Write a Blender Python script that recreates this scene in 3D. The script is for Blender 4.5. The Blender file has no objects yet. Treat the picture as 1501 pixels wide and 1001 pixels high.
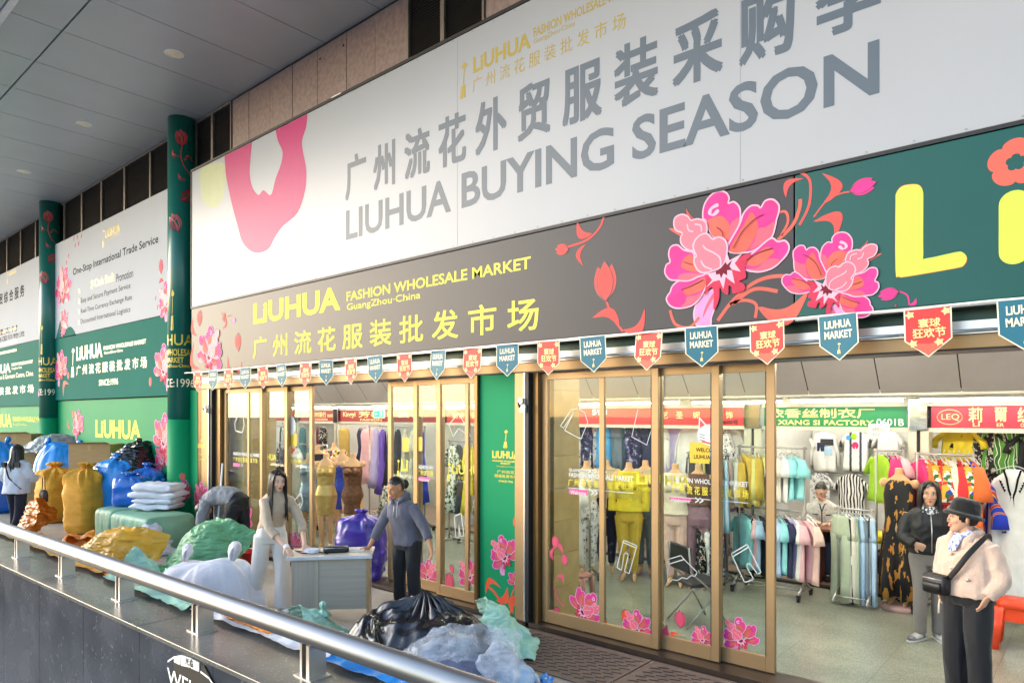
import bpy, bmesh, math, random
from mathutils import Vector, Matrix, noise
from mathutils.geometry import tessellate_polygon
random.seed(7)
R = math.radians
scene = bpy.context.scene
COL = scene.collection

# ---------------------------------------------------------------- camera, sky, sun, exposure
FPX, CX, YH, EYE, YAW = 1010.0, 750.5, 608.0, 2.25, R(40.82)
cam_data = bpy.data.cameras.new('camera')
cam = bpy.data.objects.new('camera', cam_data); COL.objects.link(cam)
cam.location = (0, 0, EYE); cam.rotation_euler = (R(90), 0, YAW)
cam_data.sensor_width = 36; cam_data.lens = FPX / 1501 * 36
cam_data.shift_y = (YH - 500.5) / 1501
cam_data.clip_start = 0.05; cam_data.clip_end = 2000
scene.camera = cam

SUN_DIR = Vector((-0.80, -0.55, 0.33)).normalized()
world = bpy.data.worlds.new('World'); scene.world = world; world.use_nodes = True
wn = world.node_tree.nodes; wl = world.node_tree.links
sky = wn.new('ShaderNodeTexSky'); sky.sky_type = 'NISHITA'; sky.sun_disc = False
sky.sun_elevation = math.asin(SUN_DIR.z); sky.sun_rotation = math.atan2(SUN_DIR.x, SUN_DIR.y)
sky.air_density = 1.0; sky.dust_density = 1.0; sky.ozone_density = 1.0
wl.new(sky.outputs[0], wn['Background'].inputs[0]); wn['Background'].inputs[1].default_value = 0.15
sl = bpy.data.lights.new('sun', 'SUN'); sl.energy = 0.38; sl.angle = R(42); sl.color = (1.0, 0.99, 0.97)
sun = bpy.data.objects.new('sun', sl); COL.objects.link(sun)
sun.rotation_euler = SUN_DIR.to_track_quat('Z', 'Y').to_euler()
scene.view_settings.view_transform = 'Standard'; scene.view_settings.look = 'None'
scene.view_settings.exposure = 2.0; scene.view_settings.gamma = 1.0
scene.cycles.use_denoising = True
scene.cycles.max_bounces = 8; scene.cycles.transparent_max_bounces = 24
scene.cycles.sample_clamp_indirect = 8

# ---------------------------------------------------------------- photograph pixel -> place
FW = Vector((-math.sin(YAW), math.cos(YAW), 0)); RT = Vector((math.cos(YAW), math.sin(YAW), 0))
def ray(px, py): return FW + RT * ((px - CX) / FPX) + Vector((0, 0, (YH - py) / FPX))
def onY(px, py, Y):
    d = ray(px, py); k = Y / d.y
    return Vector((d.x * k, Y, EYE + d.z * k))
def onG(px, py, z=0.0):
    d = ray(px, py); k = (z - EYE) / d.z
    return Vector((d.x * k, d.y * k, z))
def depth_g(py, z=0.0): return FPX * (EYE - z) / (py - YH)
def atD(px, py, D):
    d = ray(px, py); return Vector((d.x * D, d.y * D, EYE + d.z * D))

# ---------------------------------------------------------------- materials
def C(h, k=1.0):
    h = h.lstrip('#'); v = [int(h[i:i + 2], 16) / 255 for i in (0, 2, 4)]
    return tuple(min(1, k * (c / 12.92 if c <= .04045 else ((c + .055) / 1.055) ** 2.4)) for c in v) + (1,)
MATS = {}
def M(name, col='#808080', rough=.6, metal=0., var=.12, scale=6., bump=0., bscale=60., spec=.5, stretch=(1, 1, 1), k=1.0, coat=0., coat_rough=.1, sheen=0., alt=None, alt_amt=.5):
    """principled material with procedural colour variation and bump"""
    if name in MATS: return MATS[name]
    m = bpy.data.materials.new(name); m.use_nodes = True; MATS[name] = m
    n = m.node_tree.nodes; l = m.node_tree.links; b = n['Principled BSDF']
    c = C(col, k)
    b.inputs['Roughness'].default_value = rough; b.inputs['Metallic'].default_value = metal
    b.inputs['Specular IOR Level'].default_value = spec
    b.inputs['Coat Weight'].default_value = coat; b.inputs['Coat Roughness'].default_value = coat_rough
    b.inputs['Sheen Weight'].default_value = sheen
    tc = n.new('ShaderNodeTexCoord'); mp = n.new('ShaderNodeMapping'); mp.inputs['Scale'].default_value = stretch
    l.new(tc.outputs['Object'], mp.inputs[0])
    nz = n.new('ShaderNodeTexNoise'); nz.inputs['Scale'].default_value = scale; nz.inputs['Detail'].default_value = 5
    l.new(mp.outputs[0], nz.inputs['Vector'])
    rp = n.new('ShaderNodeValToRGB'); e = rp.color_ramp.elements
    if alt:
        e[0].position = .5 - .25 * (1 - alt_amt) - .05; e[1].position = .5 + .25 * (1 - alt_amt)
        e[0].color = C(alt, k); e[1].color = c
    else:
        e[0].position = .3; e[1].position = .7
        e[0].color = tuple(x * (1 - var) for x in c[:3]) + (1,); e[1].color = tuple(min(1, x * (1 + var)) for x in c[:3]) + (1,)
    l.new(nz.outputs['Fac'], rp.inputs[0]); l.new(rp.outputs[0], b.inputs['Base Color'])
    if bump:
        n2 = n.new('ShaderNodeTexNoise'); n2.inputs['Scale'].default_value = bscale; n2.inputs['Detail'].default_value = 6
        l.new(mp.outputs[0], n2.inputs['Vector'])
        bp = n.new('ShaderNodeBump'); bp.inputs['Strength'].default_value = min(1, bump); bp.inputs['Distance'].default_value = .02
        l.new(n2.outputs['Fac'], bp.inputs['Height']); l.new(bp.outputs[0], b.inputs['Normal'])
    return m
def pattern(name, cols, kind='voronoi', scale=12., rough=.8, stretch=(1, 1, 1), sharp=True, k=1.0, pos=None):
    """printed cloth: ramp of colours over a procedural pattern"""
    if name in MATS: return MATS[name]
    m = bpy.data.materials.new(name); m.use_nodes = True; MATS[name] = m
    n = m.node_tree.nodes; l = m.node_tree.links; b = n['Principled BSDF']; b.inputs['Roughness'].default_value = rough
    tc = n.new('ShaderNodeTexCoord'); mp = n.new('ShaderNodeMapping'); mp.inputs['Scale'].default_value = stretch
    l.new(tc.outputs['Object'], mp.inputs[0])
    if kind == 'voronoi':
        t = n.new('ShaderNodeTexVoronoi'); t.inputs['Scale'].default_value = scale; out = t.outputs['Distance']
    elif kind == 'cells':
        t = n.new('ShaderNodeTexVoronoi'); t.inputs['Scale'].default_value = scale; out = t.outputs['Color']
    elif kind == 'wave':
        t = n.new('ShaderNodeTexWave'); t.inputs['Scale'].default_value = scale; t.inputs['Distortion'].default_value = 6; t.inputs['Detail'].default_value = 1.5; out = t.outputs['Fac']
    elif kind == 'stripe':
        t = n.new('ShaderNodeTexWave'); t.inputs['Scale'].default_value = scale; t.inputs['Distortion'].default_value = .3; out = t.outputs['Fac']
    else:
        t = n.new('ShaderNodeTexNoise'); t.inputs['Scale'].default_value = scale; t.inputs['Detail'].default_value = 3; out = t.outputs['Fac']
    l.new(mp.outputs[0], t.inputs['Vector'])
    rp = n.new('ShaderNodeValToRGB'); r = rp.color_ramp; r.interpolation = 'CONSTANT' if sharp else 'LINEAR'
    N = len(cols)
    ps = pos or ([i / N for i in range(N)] if kind != 'noise' else [0] + [.34 + .32 * i / (N - 1) for i in range(1, N)])
    r.elements[0].position = ps[0]; r.elements[0].color = C(cols[0], k); r.elements[1].position = ps[1]; r.elements[1].color = C(cols[1], k)
    for i in range(2, N): r.elements.new(ps[i]).color = C(cols[i], k)
    l.new(out, rp.inputs[0]); l.new(rp.outputs[0], b.inputs['Base Color'])
    return m
def emit(name, col, s):
    if name in MATS: return MATS[name]
    m = bpy.data.materials.new(name); m.use_nodes = True; MATS[name] = m
    b = m.node_tree.nodes['Principled BSDF']; b.inputs['Base Color'].default_value = C(col)
    b.inputs['Emission Color'].default_value = C(col); b.inputs['Emission Strength'].default_value = s
    return m
def glass(name, tint='#eef4f2', rough=.01, boost=1.0):
    if name in MATS: return MATS[name]
    m = bpy.data.materials.new(name); m.use_nodes = True; MATS[name] = m
    n = m.node_tree.nodes; l = m.node_tree.links; n.remove(n['Principled BSDF'])
    t = n.new('ShaderNodeBsdfTransparent'); t.inputs[0].default_value = C(tint)
    g = n.new('ShaderNodeBsdfGlossy'); g.inputs['Roughness'].default_value = rough; g.inputs[0].default_value = (.9 * boost, .9 * boost, .9 * boost, 1)
    f = n.new('ShaderNodeFresnel'); f.inputs[0].default_value = 1.45
    ge = n.new('ShaderNodeNewGeometry'); iv = n.new('ShaderNodeMath'); iv.operation = 'SUBTRACT'; iv.inputs[0].default_value = 1; l.new(ge.outputs['Backfacing'], iv.inputs[1]); mu = n.new('ShaderNodeMath'); mu.operation = 'MULTIPLY'; l.new(f.outputs[0], mu.inputs[0]); l.new(iv.outputs[0], mu.inputs[1])
    x = n.new('ShaderNodeMixShader'); l.new(mu.outputs[0], x.inputs[0]); l.new(t.outputs[0], x.inputs[1]); l.new(g.outputs[0], x.inputs[2])
    l.new(x.outputs[0], n['Material Output'].inputs[0])
    return m

# ---------------------------------------------------------------- objects
def thing(name, label, cat, loc=(0, 0, 0), rotz=0., group=None, kind=None):
    o = bpy.data.objects.new(name, None); COL.objects.link(o); o.empty_display_size = .1
    o.location = loc; o.rotation_euler = (0, 0, rotz)
    return tag(o, label, cat, group, kind)
def tag(o, label=None, cat=None, group=None, kind=None):
    if label: o['label'] = label
    if cat: o['category'] = cat
    if group: o['group'] = group
    if kind: o['kind'] = kind
    return o
def wloc(o):
    v = Vector((0, 0, 0))
    while o is not None: v += o.location; o = o.parent
    return v
def rot2(p, a): return (p[0] * math.cos(a) - p[1] * math.sin(a), p[0] * math.sin(a) + p[1] * math.cos(a))
class MB:
    """collects shapes; build() links them as one mesh object"""
    def __init__(s): s.v = []; s.f = []; s.m = []; s.sm = []
    def add(s, vs, fs, mat=None, smooth=False):
        o = len(s.v); s.v += [Vector(v) for v in vs]
        for f in fs: s.f.append([i + o for i in f]); s.m.append(mat); s.sm.append(smooth)
        return s
    def box(s, x0, x1, y0, y1, z0, z1, mat=None, rz=0., c=None):
        vs = [(x, y, z) for z in (z0, z1) for y in (y0, y1) for x in (x0, x1)]
        if rz:
            cx, cy = c or ((x0 + x1) / 2, (y0 + y1) / 2)
            vs = [(cx + rot2((x - cx, y - cy), rz)[0], cy + rot2((x - cx, y - cy), rz)[1], z) for x, y, z in vs]
        return s.add(vs, [(0, 2, 3, 1), (4, 5, 7, 6), (0, 1, 5, 4), (2, 6, 7, 3), (0, 4, 6, 2), (1, 3, 7, 5)], mat)
    def loft(s, rings, mat=None, n=14, closed=False, smooth=True, cap=True):
        """rings: (centre, u, v) with u, v the half axis vectors; optional 4th value = superellipse power"""
        vs = []
        for r in rings:
            c, u, v = Vector(r[0]), Vector(r[1]), Vector(r[2]); p = r[3] if len(r) > 3 else 1.
            for i in range(n):
                a = 2 * math.pi * i / n; ca, sa = math.cos(a), math.sin(a)
                if p != 1: ca = math.copysign(abs(ca) ** p, ca); sa = math.copysign(abs(sa) ** p, sa)
                vs.append(c + u * ca + v * sa)
        fs = []
        for k in range(len(rings) - 1):
            for i in range(n):
                j = (i + 1) % n; fs.append((k * n + i, k * n + j, (k + 1) * n + j, (k + 1) * n + i))
        if cap: fs += [tuple(range(n))[::-1], tuple((len(rings) - 1) * n + i for i in range(n))]
        return s.add(vs, fs, mat, smooth)
    def tube(s, pts, r, mat=None, n=10, smooth=True, flat=1.0):
        pts = [Vector(p) for p in pts]; N = len(pts)
        rs = r if isinstance(r, (list, tuple)) else [r] * N
        rings = []; pu = None
        for i, p in enumerate(pts):
            t = (pts[min(i + 1, N - 1)] - pts[max(i - 1, 0)]); t = t.normalized() if t.length > 1e-9 else Vector((0, 0, 1))
            if pu is None:
                a = Vector((0, 0, 1)) if abs(t.z) < .9 else Vector((1, 0, 0)); u = t.cross(a).normalized()
            else:
                u = (pu - t * pu.dot(t)); u = u.normalized() if u.length > 1e-6 else t.orthogonal().normalized()
            pu = u; v = t.cross(u).normalized()
            rings.append((p, u * rs[i], v * rs[i] * flat))
        return s.loft(rings, mat, n, smooth=smooth)
    def ball(s, c, rx, ry=None, rz=None, mat=None, n=16, k=10):
        ry = rx if ry is None else ry; rz = rx if rz is None else rz; c = Vector(c)
        return s.loft([(c + Vector((0, 0, -rz * math.cos(math.pi * (i + .02) / (k + .04)))), (rx * math.sin(math.pi * (i + .02) / (k + .04)), 0, 0), (0, ry * math.sin(math.pi * (i + .02) / (k + .04)), 0)) for i in range(k + 1)], mat, n)
    def poly(s, loops, Y, mat=None, flip=False):
        """flat filled shape in the xz plane at y = Y; loops[0] outline, others holes"""
        loops = [[Vector((p[0], p[1], 0)) for p in L] for L in loops]
        flat = [p for L in loops for p in L]
        tris = tessellate_polygon(loops)
        vs = [(p.x, Y, p.y) for p in flat]; fs = []
        for t in tris:
            a, b, c = (flat[i] for i in t); cr = (b - a).cross(c - a).z
            fs.append(t if cr > 0 else t[::-1])
        return s.add(vs, fs, mat)
    def prism(s, loop, y0, y1, mat=None):
        n = len(loop); vs = [(p[0], y0, p[1]) for p in loop] + [(p[0], y1, p[1]) for p in loop]
        ar = sum(loop[i][0] * loop[(i + 1) % n][1] - loop[(i + 1) % n][0] * loop[i][1] for i in range(n))
        fs = []
        for t in tessellate_polygon([[Vector((p[0], p[1], 0)) for p in loop]]):
            a, b, c = (Vector((loop[i][0], loop[i][1], 0)) for i in t)
            tt = t if (b - a).cross(c - a).z > 0 else t[::-1]
            fs.append(tuple(tt)); fs.append(tuple(i + n for i in tt[::-1]))
        for i in range(n):
            j = (i + 1) % n; fs.append((i, i + n, j + n, j) if ar > 0 else (j, j + n, i + n, i))
        return s.add(vs, fs, mat)
    def xf(s, mtx, start=0):
        for i in range(start, len(s.v)): s.v[i] = mtx @ s.v[i]
        return s
    def build(s, name, mat=None, parent=None, local=False, bevel=0.):
        mats = []
        for m in s.m:
            m = m or mat
            if m not in mats: mats.append(m)
        off = Vector((0, 0, 0))
        vs = s.v
        if parent is not None and not local: off = wloc(parent)
        elif parent is None and not local and vs:
            xs = [v.x for v in vs]; ys = [v.y for v in vs]
            off = Vector(((min(xs) + max(xs)) / 2, (min(ys) + max(ys)) / 2, min(v.z for v in vs)))
        me = bpy.data.meshes.new(name); me.from_pydata([v - off for v in vs], [], s.f)
        for m in mats: me.materials.append(m)
        for p, m, sm in zip(me.polygons, s.m, s.sm): p.material_index = mats.index(m or mat); p.use_smooth = sm
        o = bpy.data.objects.new(name, me); COL.objects.link(o)
        if parent is not None: o.parent = parent
        elif not local: o.location = off
        if bevel:
            b = o.modifiers.new('bevel', 'BEVEL'); b.width = bevel; b.segments = 2; b.limit_method = 'ANGLE'; b.angle_limit = R(40)
        return o
def copy_tree(o, parent=None):
    c = o.copy(); COL.objects.link(c); c.parent = parent
    for ch in list(o.children): copy_tree(ch, c)
    return c
def smooth_loop(pts, n=5, closed=True):
    P = [Vector((p[0], p[1])) for p in pts]; N = len(P); out = []
    for i in range(N if closed else N - 1):
        a, b, c, d = (P[(i - 1) % N], P[i], P[(i + 1) % N], P[(i + 2) % N]) if closed else (P[max(i - 1, 0)], P[i], P[i + 1], P[min(i + 2, N - 1)])
        for k in range(n):
            t = k / n
            out.append(tuple(.5 * ((2 * b) + (c - a) * t + (2 * a - 5 * b + 4 * c - d) * t * t + (3 * b - a - 3 * c + d) * t ** 3)))
    if not closed: out.append(tuple(P[-1]))
    return out

# ---------------------------------------------------------------- lettering (Blender's own font)
TXT = {}
def text_geo(s, bold=0.):
    key = (s, bold)
    if key in TXT: return TXT[key]
    cu = bpy.data.curves.new('lettering', 'FONT'); cu.body = s; cu.size = 1; cu.offset = bold; cu.resolution_u = 3
    o = bpy.data.objects.new('lettering', cu); COL.objects.link(o)
    dg = bpy.context.evaluated_depsgraph_get(); me = bpy.data.meshes.new_from_object(o.evaluated_get(dg))
    vs = [v.co.copy() for v in me.vertices]; fs = [tuple(p.vertices) for p in me.polygons]
    bpy.data.objects.remove(o); bpy.data.meshes.remove(me)
    xs = [v.x for v in vs]; ys = [v.y for v in vs]
    TXT[key] = (vs, fs, min(xs), max(xs), min(ys), max(ys)); return TXT[key]
def text(mb, s, x0, x1, z0, z1, Y, mat, bold=.02, fn=None):
    cjk = any(ord(ch) > 0x2E00 for ch in s)
    vs, fs, a, b, c, d = text_geo(s, 0. if cjk else bold)
    h = (z1 - z0) * bold * .7
    sh = [(0, 0)] if not cjk or bold < .008 else [(-h, -h), (h, -h), (-h, h), (h, h)]
    for k, (dx, dz) in enumerate(sh):
        out = []
        for v in vs:
            X = x0 + dx + (v.x - a) / (b - a) * (x1 - x0); Z = z0 + dz + (v.y - c) / (d - c) * (z1 - z0)
            out.append(fn(X, Z) if fn else (X, Y - .0002 * k, Z))
        mb.add(out, fs, mat)
def textpx(mb, s, pxl, pyt, pyb, pxr, Y, mat, bold=.02):
    if len(s) > 7 and all(ord(ch) > 0x2E00 for ch in s): s = ' '.join(s)
    a = onY(pxl, pyt, Y); b = onY(pxl, pyb, Y); c = onY(pxr, pyt, Y)
    text(mb, s, a.x, c.x, b.z, a.z, Y, mat, bold)
def pxl(pts, Y): return [(lambda p: (p.x, p.z))(onY(a, b, Y)) for a, b in pts]

# ---------------------------------------------------------------- printed flowers and the logo figure
FLW = None
def fl_mats():
    return dict(edge=M('print_white_pink', '#dba7ba', .6, spec=.15, var=.02), pink=M('print_pink', '#d83f8c', .6, spec=.15, var=.14, scale=5, k=.85),
                coral=M('print_coral', '#d9685c', .6, spec=.15, var=.14, scale=5, k=.85), red=M('print_crimson', '#c93a58', .6, spec=.15, var=.1, scale=9, k=.85),
                dark=M('print_dark_red', '#6c1a2c', .6, spec=.15, var=.05), lilac=M('print_lilac', '#d08cba', .6, spec=.15, var=.1))
PEO = None
def peony_shapes():
    """the printed peony, normalised: star at the origin, radius about 1"""
    global PEO
    if PEO: return PEO
    pet = [
     ('lilac', 1, [(215,880),(225,810),(260,750),(310,720),(345,705),(355,760),(350,830),(330,890),(320,945),(240,945)]), ('dark', 0, [(275,890),(290,820),(330,745),(350,725),(345,760),(310,820)]),
     ('coral', 0, [(50,300),(90,302),(150,360),(120,345)]), ('coral', 0, [(165,165),(185,200),(230,250),(180,250)]),
     ('pink', 1, [(275,225),(285,140),(330,75),(385,50),(430,60),(450,95),(445,130),(480,120),(515,150),(525,200),(518,260),(490,330),(440,395),(400,410),(330,330),(300,250)]), ('coral', 0, [(305,250),(345,225),(400,215),(435,245),(455,280),(450,330),(440,380),(405,360),(345,350),(320,310)]), ('dark', 0, [(460,270),(515,225),(512,270),(490,325),(447,388)]),
     ('edge', 0, [(310,200),(325,160),(370,130),(380,150),(340,170),(335,205),(370,170),(385,185),(350,215)]),
     ('pink', 1, [(440,420),(470,360),(520,270),(545,200),(590,150),(640,145),(660,160),(690,115),(740,105),(780,140),(780,190),(765,240),(755,290),(735,350),(680,400),(600,450),(500,460),(450,450)]), ('coral', 0, [(450,440),(500,350),(560,250),(600,190),(640,260),(638,310),(610,380),(570,440),(500,460)]), ('dark', 0, [(645,300),(690,290),(735,260),(752,255),(732,342),(660,405),(588,436),(620,380)]),
     ('pink', 1, [(540,520),(620,450),(700,380),(740,362),(775,385),(820,378),(848,410),(840,460),(800,510),(740,560),(660,585),(590,580),(545,562),(560,545)]), ('coral', 0, [(560,520),(640,460),(700,420),(750,450),(720,485),(660,535),(600,548)]), ('dark', 0, [(565,568),(640,558),(710,500),(790,508),(740,552),(660,578)]),
     ('pink', 1, [(60,720),(75,680),(120,645),(200,640),(270,605),(330,600),(310,650),(280,720),(240,780),(190,815),(110,828),(60,810),(35,770),(45,740)]), ('coral', 0, [(150,700),(220,660),(290,620),(290,690),(240,722),(170,742)]), ('dark', 0, [(172,752),(230,742),(270,722),(250,765),(190,806),(130,818),(160,790)]),
     ('pink', 1, [(50,470),(65,420),(110,408),(150,440),(215,460),(225,520),(290,595),(240,620),(180,645),(110,642),(55,635),(25,590),(35,540),(60,520)]), ('coral', 0, [(140,560),(150,500),(200,470),(230,540),(240,588)]), ('dark', 0, [(112,636),(142,598),(250,594),(282,598),(235,616),(180,640)]),
     ('rose', 1, [(85,270),(95,225),(140,205),(180,220),(200,245),(240,235),(290,250),(305,290),(300,330),(270,360),(215,400),(215,445),(170,435),(135,400),(130,360),(140,330),(100,310)]),
     ('rose', 1, [(215,430),(225,380),(265,340),(310,335),(345,370),(380,355),(425,375),(440,420),(435,480),(420,530),(390,560),(340,580),(290,592),(250,580),(225,540),(220,500),(235,480)]),
     ('red', 0, [(300,620),(380,600),(450,560),(540,480),(600,470),(560,540),(565,620),(535,640),(520,650),(555,670),(550,710),(480,730),(470,690),(450,680),(445,735),(410,720),(390,690),(385,770),(350,840),(350,720),(330,690),(290,740),(300,660)]),
     ('edge', 2, [(300,690),(340,640),(310,600),(360,585),(410,550),(440,460),(455,510),(540,465),(490,530),(530,585),(470,570),(490,665),(455,640),(430,620),(415,700),(390,640),(350,650)]),
     ('ink', 2, [(365,580),(400,560),(430,520),(440,540),(475,505),(455,550),(475,575),(440,575),(440,610),(415,595),(400,630),(390,600),(365,605)])]
    lines = [('edge', [(280,410),(300,435),(360,465),(395,500),(395,560)]), ('edge', [(265,510),(290,550),(340,570)]), ('edge', [(175,270),(185,310),(215,320)]), ('edge', [(225,270),(265,280),(270,320)]), ('ink', [(480,430),(540,320),(620,240),(680,205)]), ('ink', [(565,512),(640,462),(740,430)]), ('ink', [(135,705),(200,680),(280,640)]), ('ink', [(150,520),(210,540)]), ('ink', [(370,290),(405,320),(412,350)])]
    def cv(P): return [(lambda p: (p.x, p.z))(onY(970 + x / 4.55, 270 + y / 4.55, YSIGN)) for x, y in P]
    c = cv([(415, 570)])[0]; k = 1 / .62
    PEO = ([(m, f, [((x - c[0]) * k, (z - c[1]) * k) for x, z in (cv(P) if f == 2 else smooth_loop(cv(P), 4))]) for m, f, P in pet], [(m, [((x - c[0]) * k, (z - c[1]) * k) for x, z in smooth_loop(cv(P), 4, False)]) for m, P in lines])
    return PEO
YSIGN = 5.55
def ribbon(mb, P, w, Y, mat, closed=True):
    n = len(P); vs = []
    for i in range(n):
        a = Vector(P[(i - 1) % n] if closed else P[max(i - 1, 0)]); b = Vector(P[(i + 1) % n] if closed else P[min(i + 1, n - 1)]); d = b - a
        d = d.normalized() if d.length > 1e-9 else Vector((1, 0)); q = Vector((-d.y, d.x)) * w / 2; c = Vector(P[i]); vs += [(c.x + q.x, Y, c.y + q.y), (c.x - q.x, Y, c.y - q.y)]
    mb.add(vs, [(2 * i, 2 * i + 1, 2 * ((i + 1) % n) + 1, 2 * ((i + 1) % n)) for i in range(n if closed else n - 1)], mat)
def peony(mb, cx, cz, r, Y, rot=90., seed=1, pale=False):
    F = fl_mats(); F = dict(F, rose=M('print_rose_pink', '#dc5f74', .5, var=.06), ink=F['dark'], dark=M('print_wine', '#bf4560', .5, var=.05))
    A = R(rot - 90); ca, sa = math.cos(A), math.sin(A); mi = -1 if seed % 2 == 0 else 1; S = r * 1.02
    def T(P):
        Q = [(cx + S * (mi * x * ca - (z + .0) * sa), cz + S * (mi * x * sa + z * ca)) for x, z in P]
        return Q if mi > 0 else Q[::-1]
    pet, lines = peony_shapes(); k = 0
    for m, f, P in pet:
        Q = T(P); mb.poly([Q], Y - .0005 * k, F[m])
        if f == 1: ribbon(mb, Q, .022 * S, Y - .0005 * k - .0002, F['edge'])
        k += 1
    for m, P in lines: ribbon(mb, T(P), (.022 if m == 'edge' else .010) * S, Y - .0005 * k, F[m], False)
def leaf(mb, x0, z0, x1, z1, w, Y, mat, curl=.25):
    dx, dz = x1 - x0, z1 - z0; nx, nz = -dz, dx; N = 12
    def P(t, o): c = curl * 1.5 * math.sin(math.pi * t ** .9); return (x0 + dx * t + nx * (o + c), z0 + dz * t + nz * (o + c))
    def wd(t): return w * .75 * math.sin(math.pi * t ** .75) ** .8 if 0 < t < 1 else 0
    mb.poly([[P(k / N, wd(k / N)) for k in range(N + 1)] + [P(k / N, -wd(k / N) * .8) for k in range(N - 1, 0, -1)]], Y, mat)
def stem(mb, pts, w, Y, mat):
    P = smooth_loop(pts, 6, False); L = []; Rr = []
    for i, p in enumerate(P):
        a = Vector(P[min(i + 1, len(P) - 1)]) - Vector(P[max(i - 1, 0)]); a.normalize()
        L.append((p[0] - a.y * w / 2, p[1] + a.x * w / 2)); Rr.append((p[0] + a.y * w / 2, p[1] - a.x * w / 2))
    vs = [(x, Y, z) for x, z in L + Rr]; n = len(L)
    mb.add(vs, [(i, i + n, i + n + 1, i + 1) for i in range(n - 1)], mat)
def tulip(mb, cx, cz, h, ang, Y, mat, line):
    ang += math.pi / 2
    for k, (o, hh, ww) in enumerate([(-.22, .9, .2), (.22, .9, .2), (0, 1.0, .24)]):
        loop = []
        for t, q in [(0, .05), (.2, .75), (.45, 1), (.7, .8), (.9, .35), (1, 0), (.9, -.35), (.7, -.8), (.45, -1), (.2, -.75), (0, -.05)]:
            u = o * h * (t ** .6) * .9 + ww * h * q; v = t * h * hh
            loop.append((cx + v * math.cos(ang) - u * math.sin(ang), cz + v * math.sin(ang) + u * math.cos(ang)))
        big = smooth_loop(loop, 3); m = Vector((sum(p[0] for p in big), sum(p[1] for p in big))) / len(big)
        mb.poly([big], Y - .0012 * k, line)
        mb.poly([[(m.x + (p[0] - m.x) * .92, m.y + (p[1] - m.y) * .92) for p in big]], Y - .0012 * k - .0006, mat)
def logo_lady(mb, x0, x1, z0, z1, Y, mat):
    """the slim figure of the logo: hat-like bud, thin body, box skirt"""
    w, h = x1 - x0, z1 - z0
    def q(pts): return [(x0 + a * w, z0 + b * h) for a, b in pts]
    mb.poly([q(smooth_loop([(.30, .90), (.62, 1.0), (.95, .90), (.72, .84), (.45, .84)], 3))], Y, mat)
    mb.poly([q([(.55, .82), (.66, .82), (.62, .62), (.55, .42), (.42, .40), (.50, .62)])], Y, mat)
    mb.poly([q([(.25, .36), (.72, .38), (.80, .02), (.60, .0), (.56, .25), (.46, .0), (.10, .02)])], Y, mat)
def strokes(mb, pts, w, Y, mat, closed=False):
    P = [Vector(p) for p in pts]
    if closed: P.append(P[0])
    for a, b in zip(P, P[1:]):
        d = (b - a); L = d.length
        if L < 1e-6: continue
        d /= L; n = Vector((-d.y, d.x)) * w / 2; e = d * w / 2
        q = [a - e + n, a - e - n, b + e - n, b + e + n]
        mb.add([(p.x, Y, p.y) for p in q], [(0, 1, 2, 3)], mat)
# ================================================================ SETTING
YS, YD, YW, ZSOF = 5.55, 5.80, 5.85, 7.70
# materials of the place
gold = M('gold_anodised_metal', '#a0825a', .45, .4, var=.06, scale=3, bump=.02, bscale=30)
gold_dark = M('bronze_metal', '#755934', .35, .6, var=.08, scale=3)
steel = M('brushed_steel', '#b4b0ab', .42, 1., var=.05, scale=4, bump=.03, bscale=90, stretch=(1, 1, 6))
dark_metal = M('dark_metal', '#2b2a2b', .5, .5)
alu = M('aluminium', '#c4c6c8', .35, .9, var=.05)
black_rub = M('black_rubber', '#151515', .7)
teal_sign = M('teal_vinyl', '#0b4a46', .42, var=.06, scale=1.2, spec=.3, bump=.01, bscale=5)
char_sign = M('charcoal_vinyl', '#323136', .44, var=.06, scale=1.2, spec=.30, bump=.01, bscale=5)
teal_wrap = M('teal_wrap', '#0a6156', .3, var=.06, scale=1.0, spec=.5); teal_ban = M('teal_banner', '#086358', .75, var=.05, scale=1.0, spec=.08); white_ban = M('white_banner', '#b2b4b8', .75, var=.02, scale=1.0, spec=.08)
green_wrap = M('bright_green_wrap', '#0a8656', .6, var=.06, scale=1.0, spec=.15)
banner_white = M('white_banner_vinyl', '#9ea0a5', .36, var=.02, scale=1.0, spec=.3, bump=.03, bscale=1.1)
yellow_ink = M('yellow_letter', '#e2dc62', .7, var=.02, spec=.15)
gold_ink = M('gold_letter', '#a08c35', .6, var=.04)
grey_ink = M('slate_letter', '#4a5663', .5, var=.03)
black_ink = M('black_letter', '#17181b', .8, spec=.1)
white_ink = M('white_letter', '#f2f2ec', .5, var=.01)
red_ink = M('red_letter', '#d2373b', .5)
granite_pink = M('pink_granite', '#8d7975', .5, var=.22, scale=14, bump=.02, bscale=150)
soffit_m = M('soffit_panel', '#bfc3c8', .42, .25, var=.04, scale=1.2)
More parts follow.
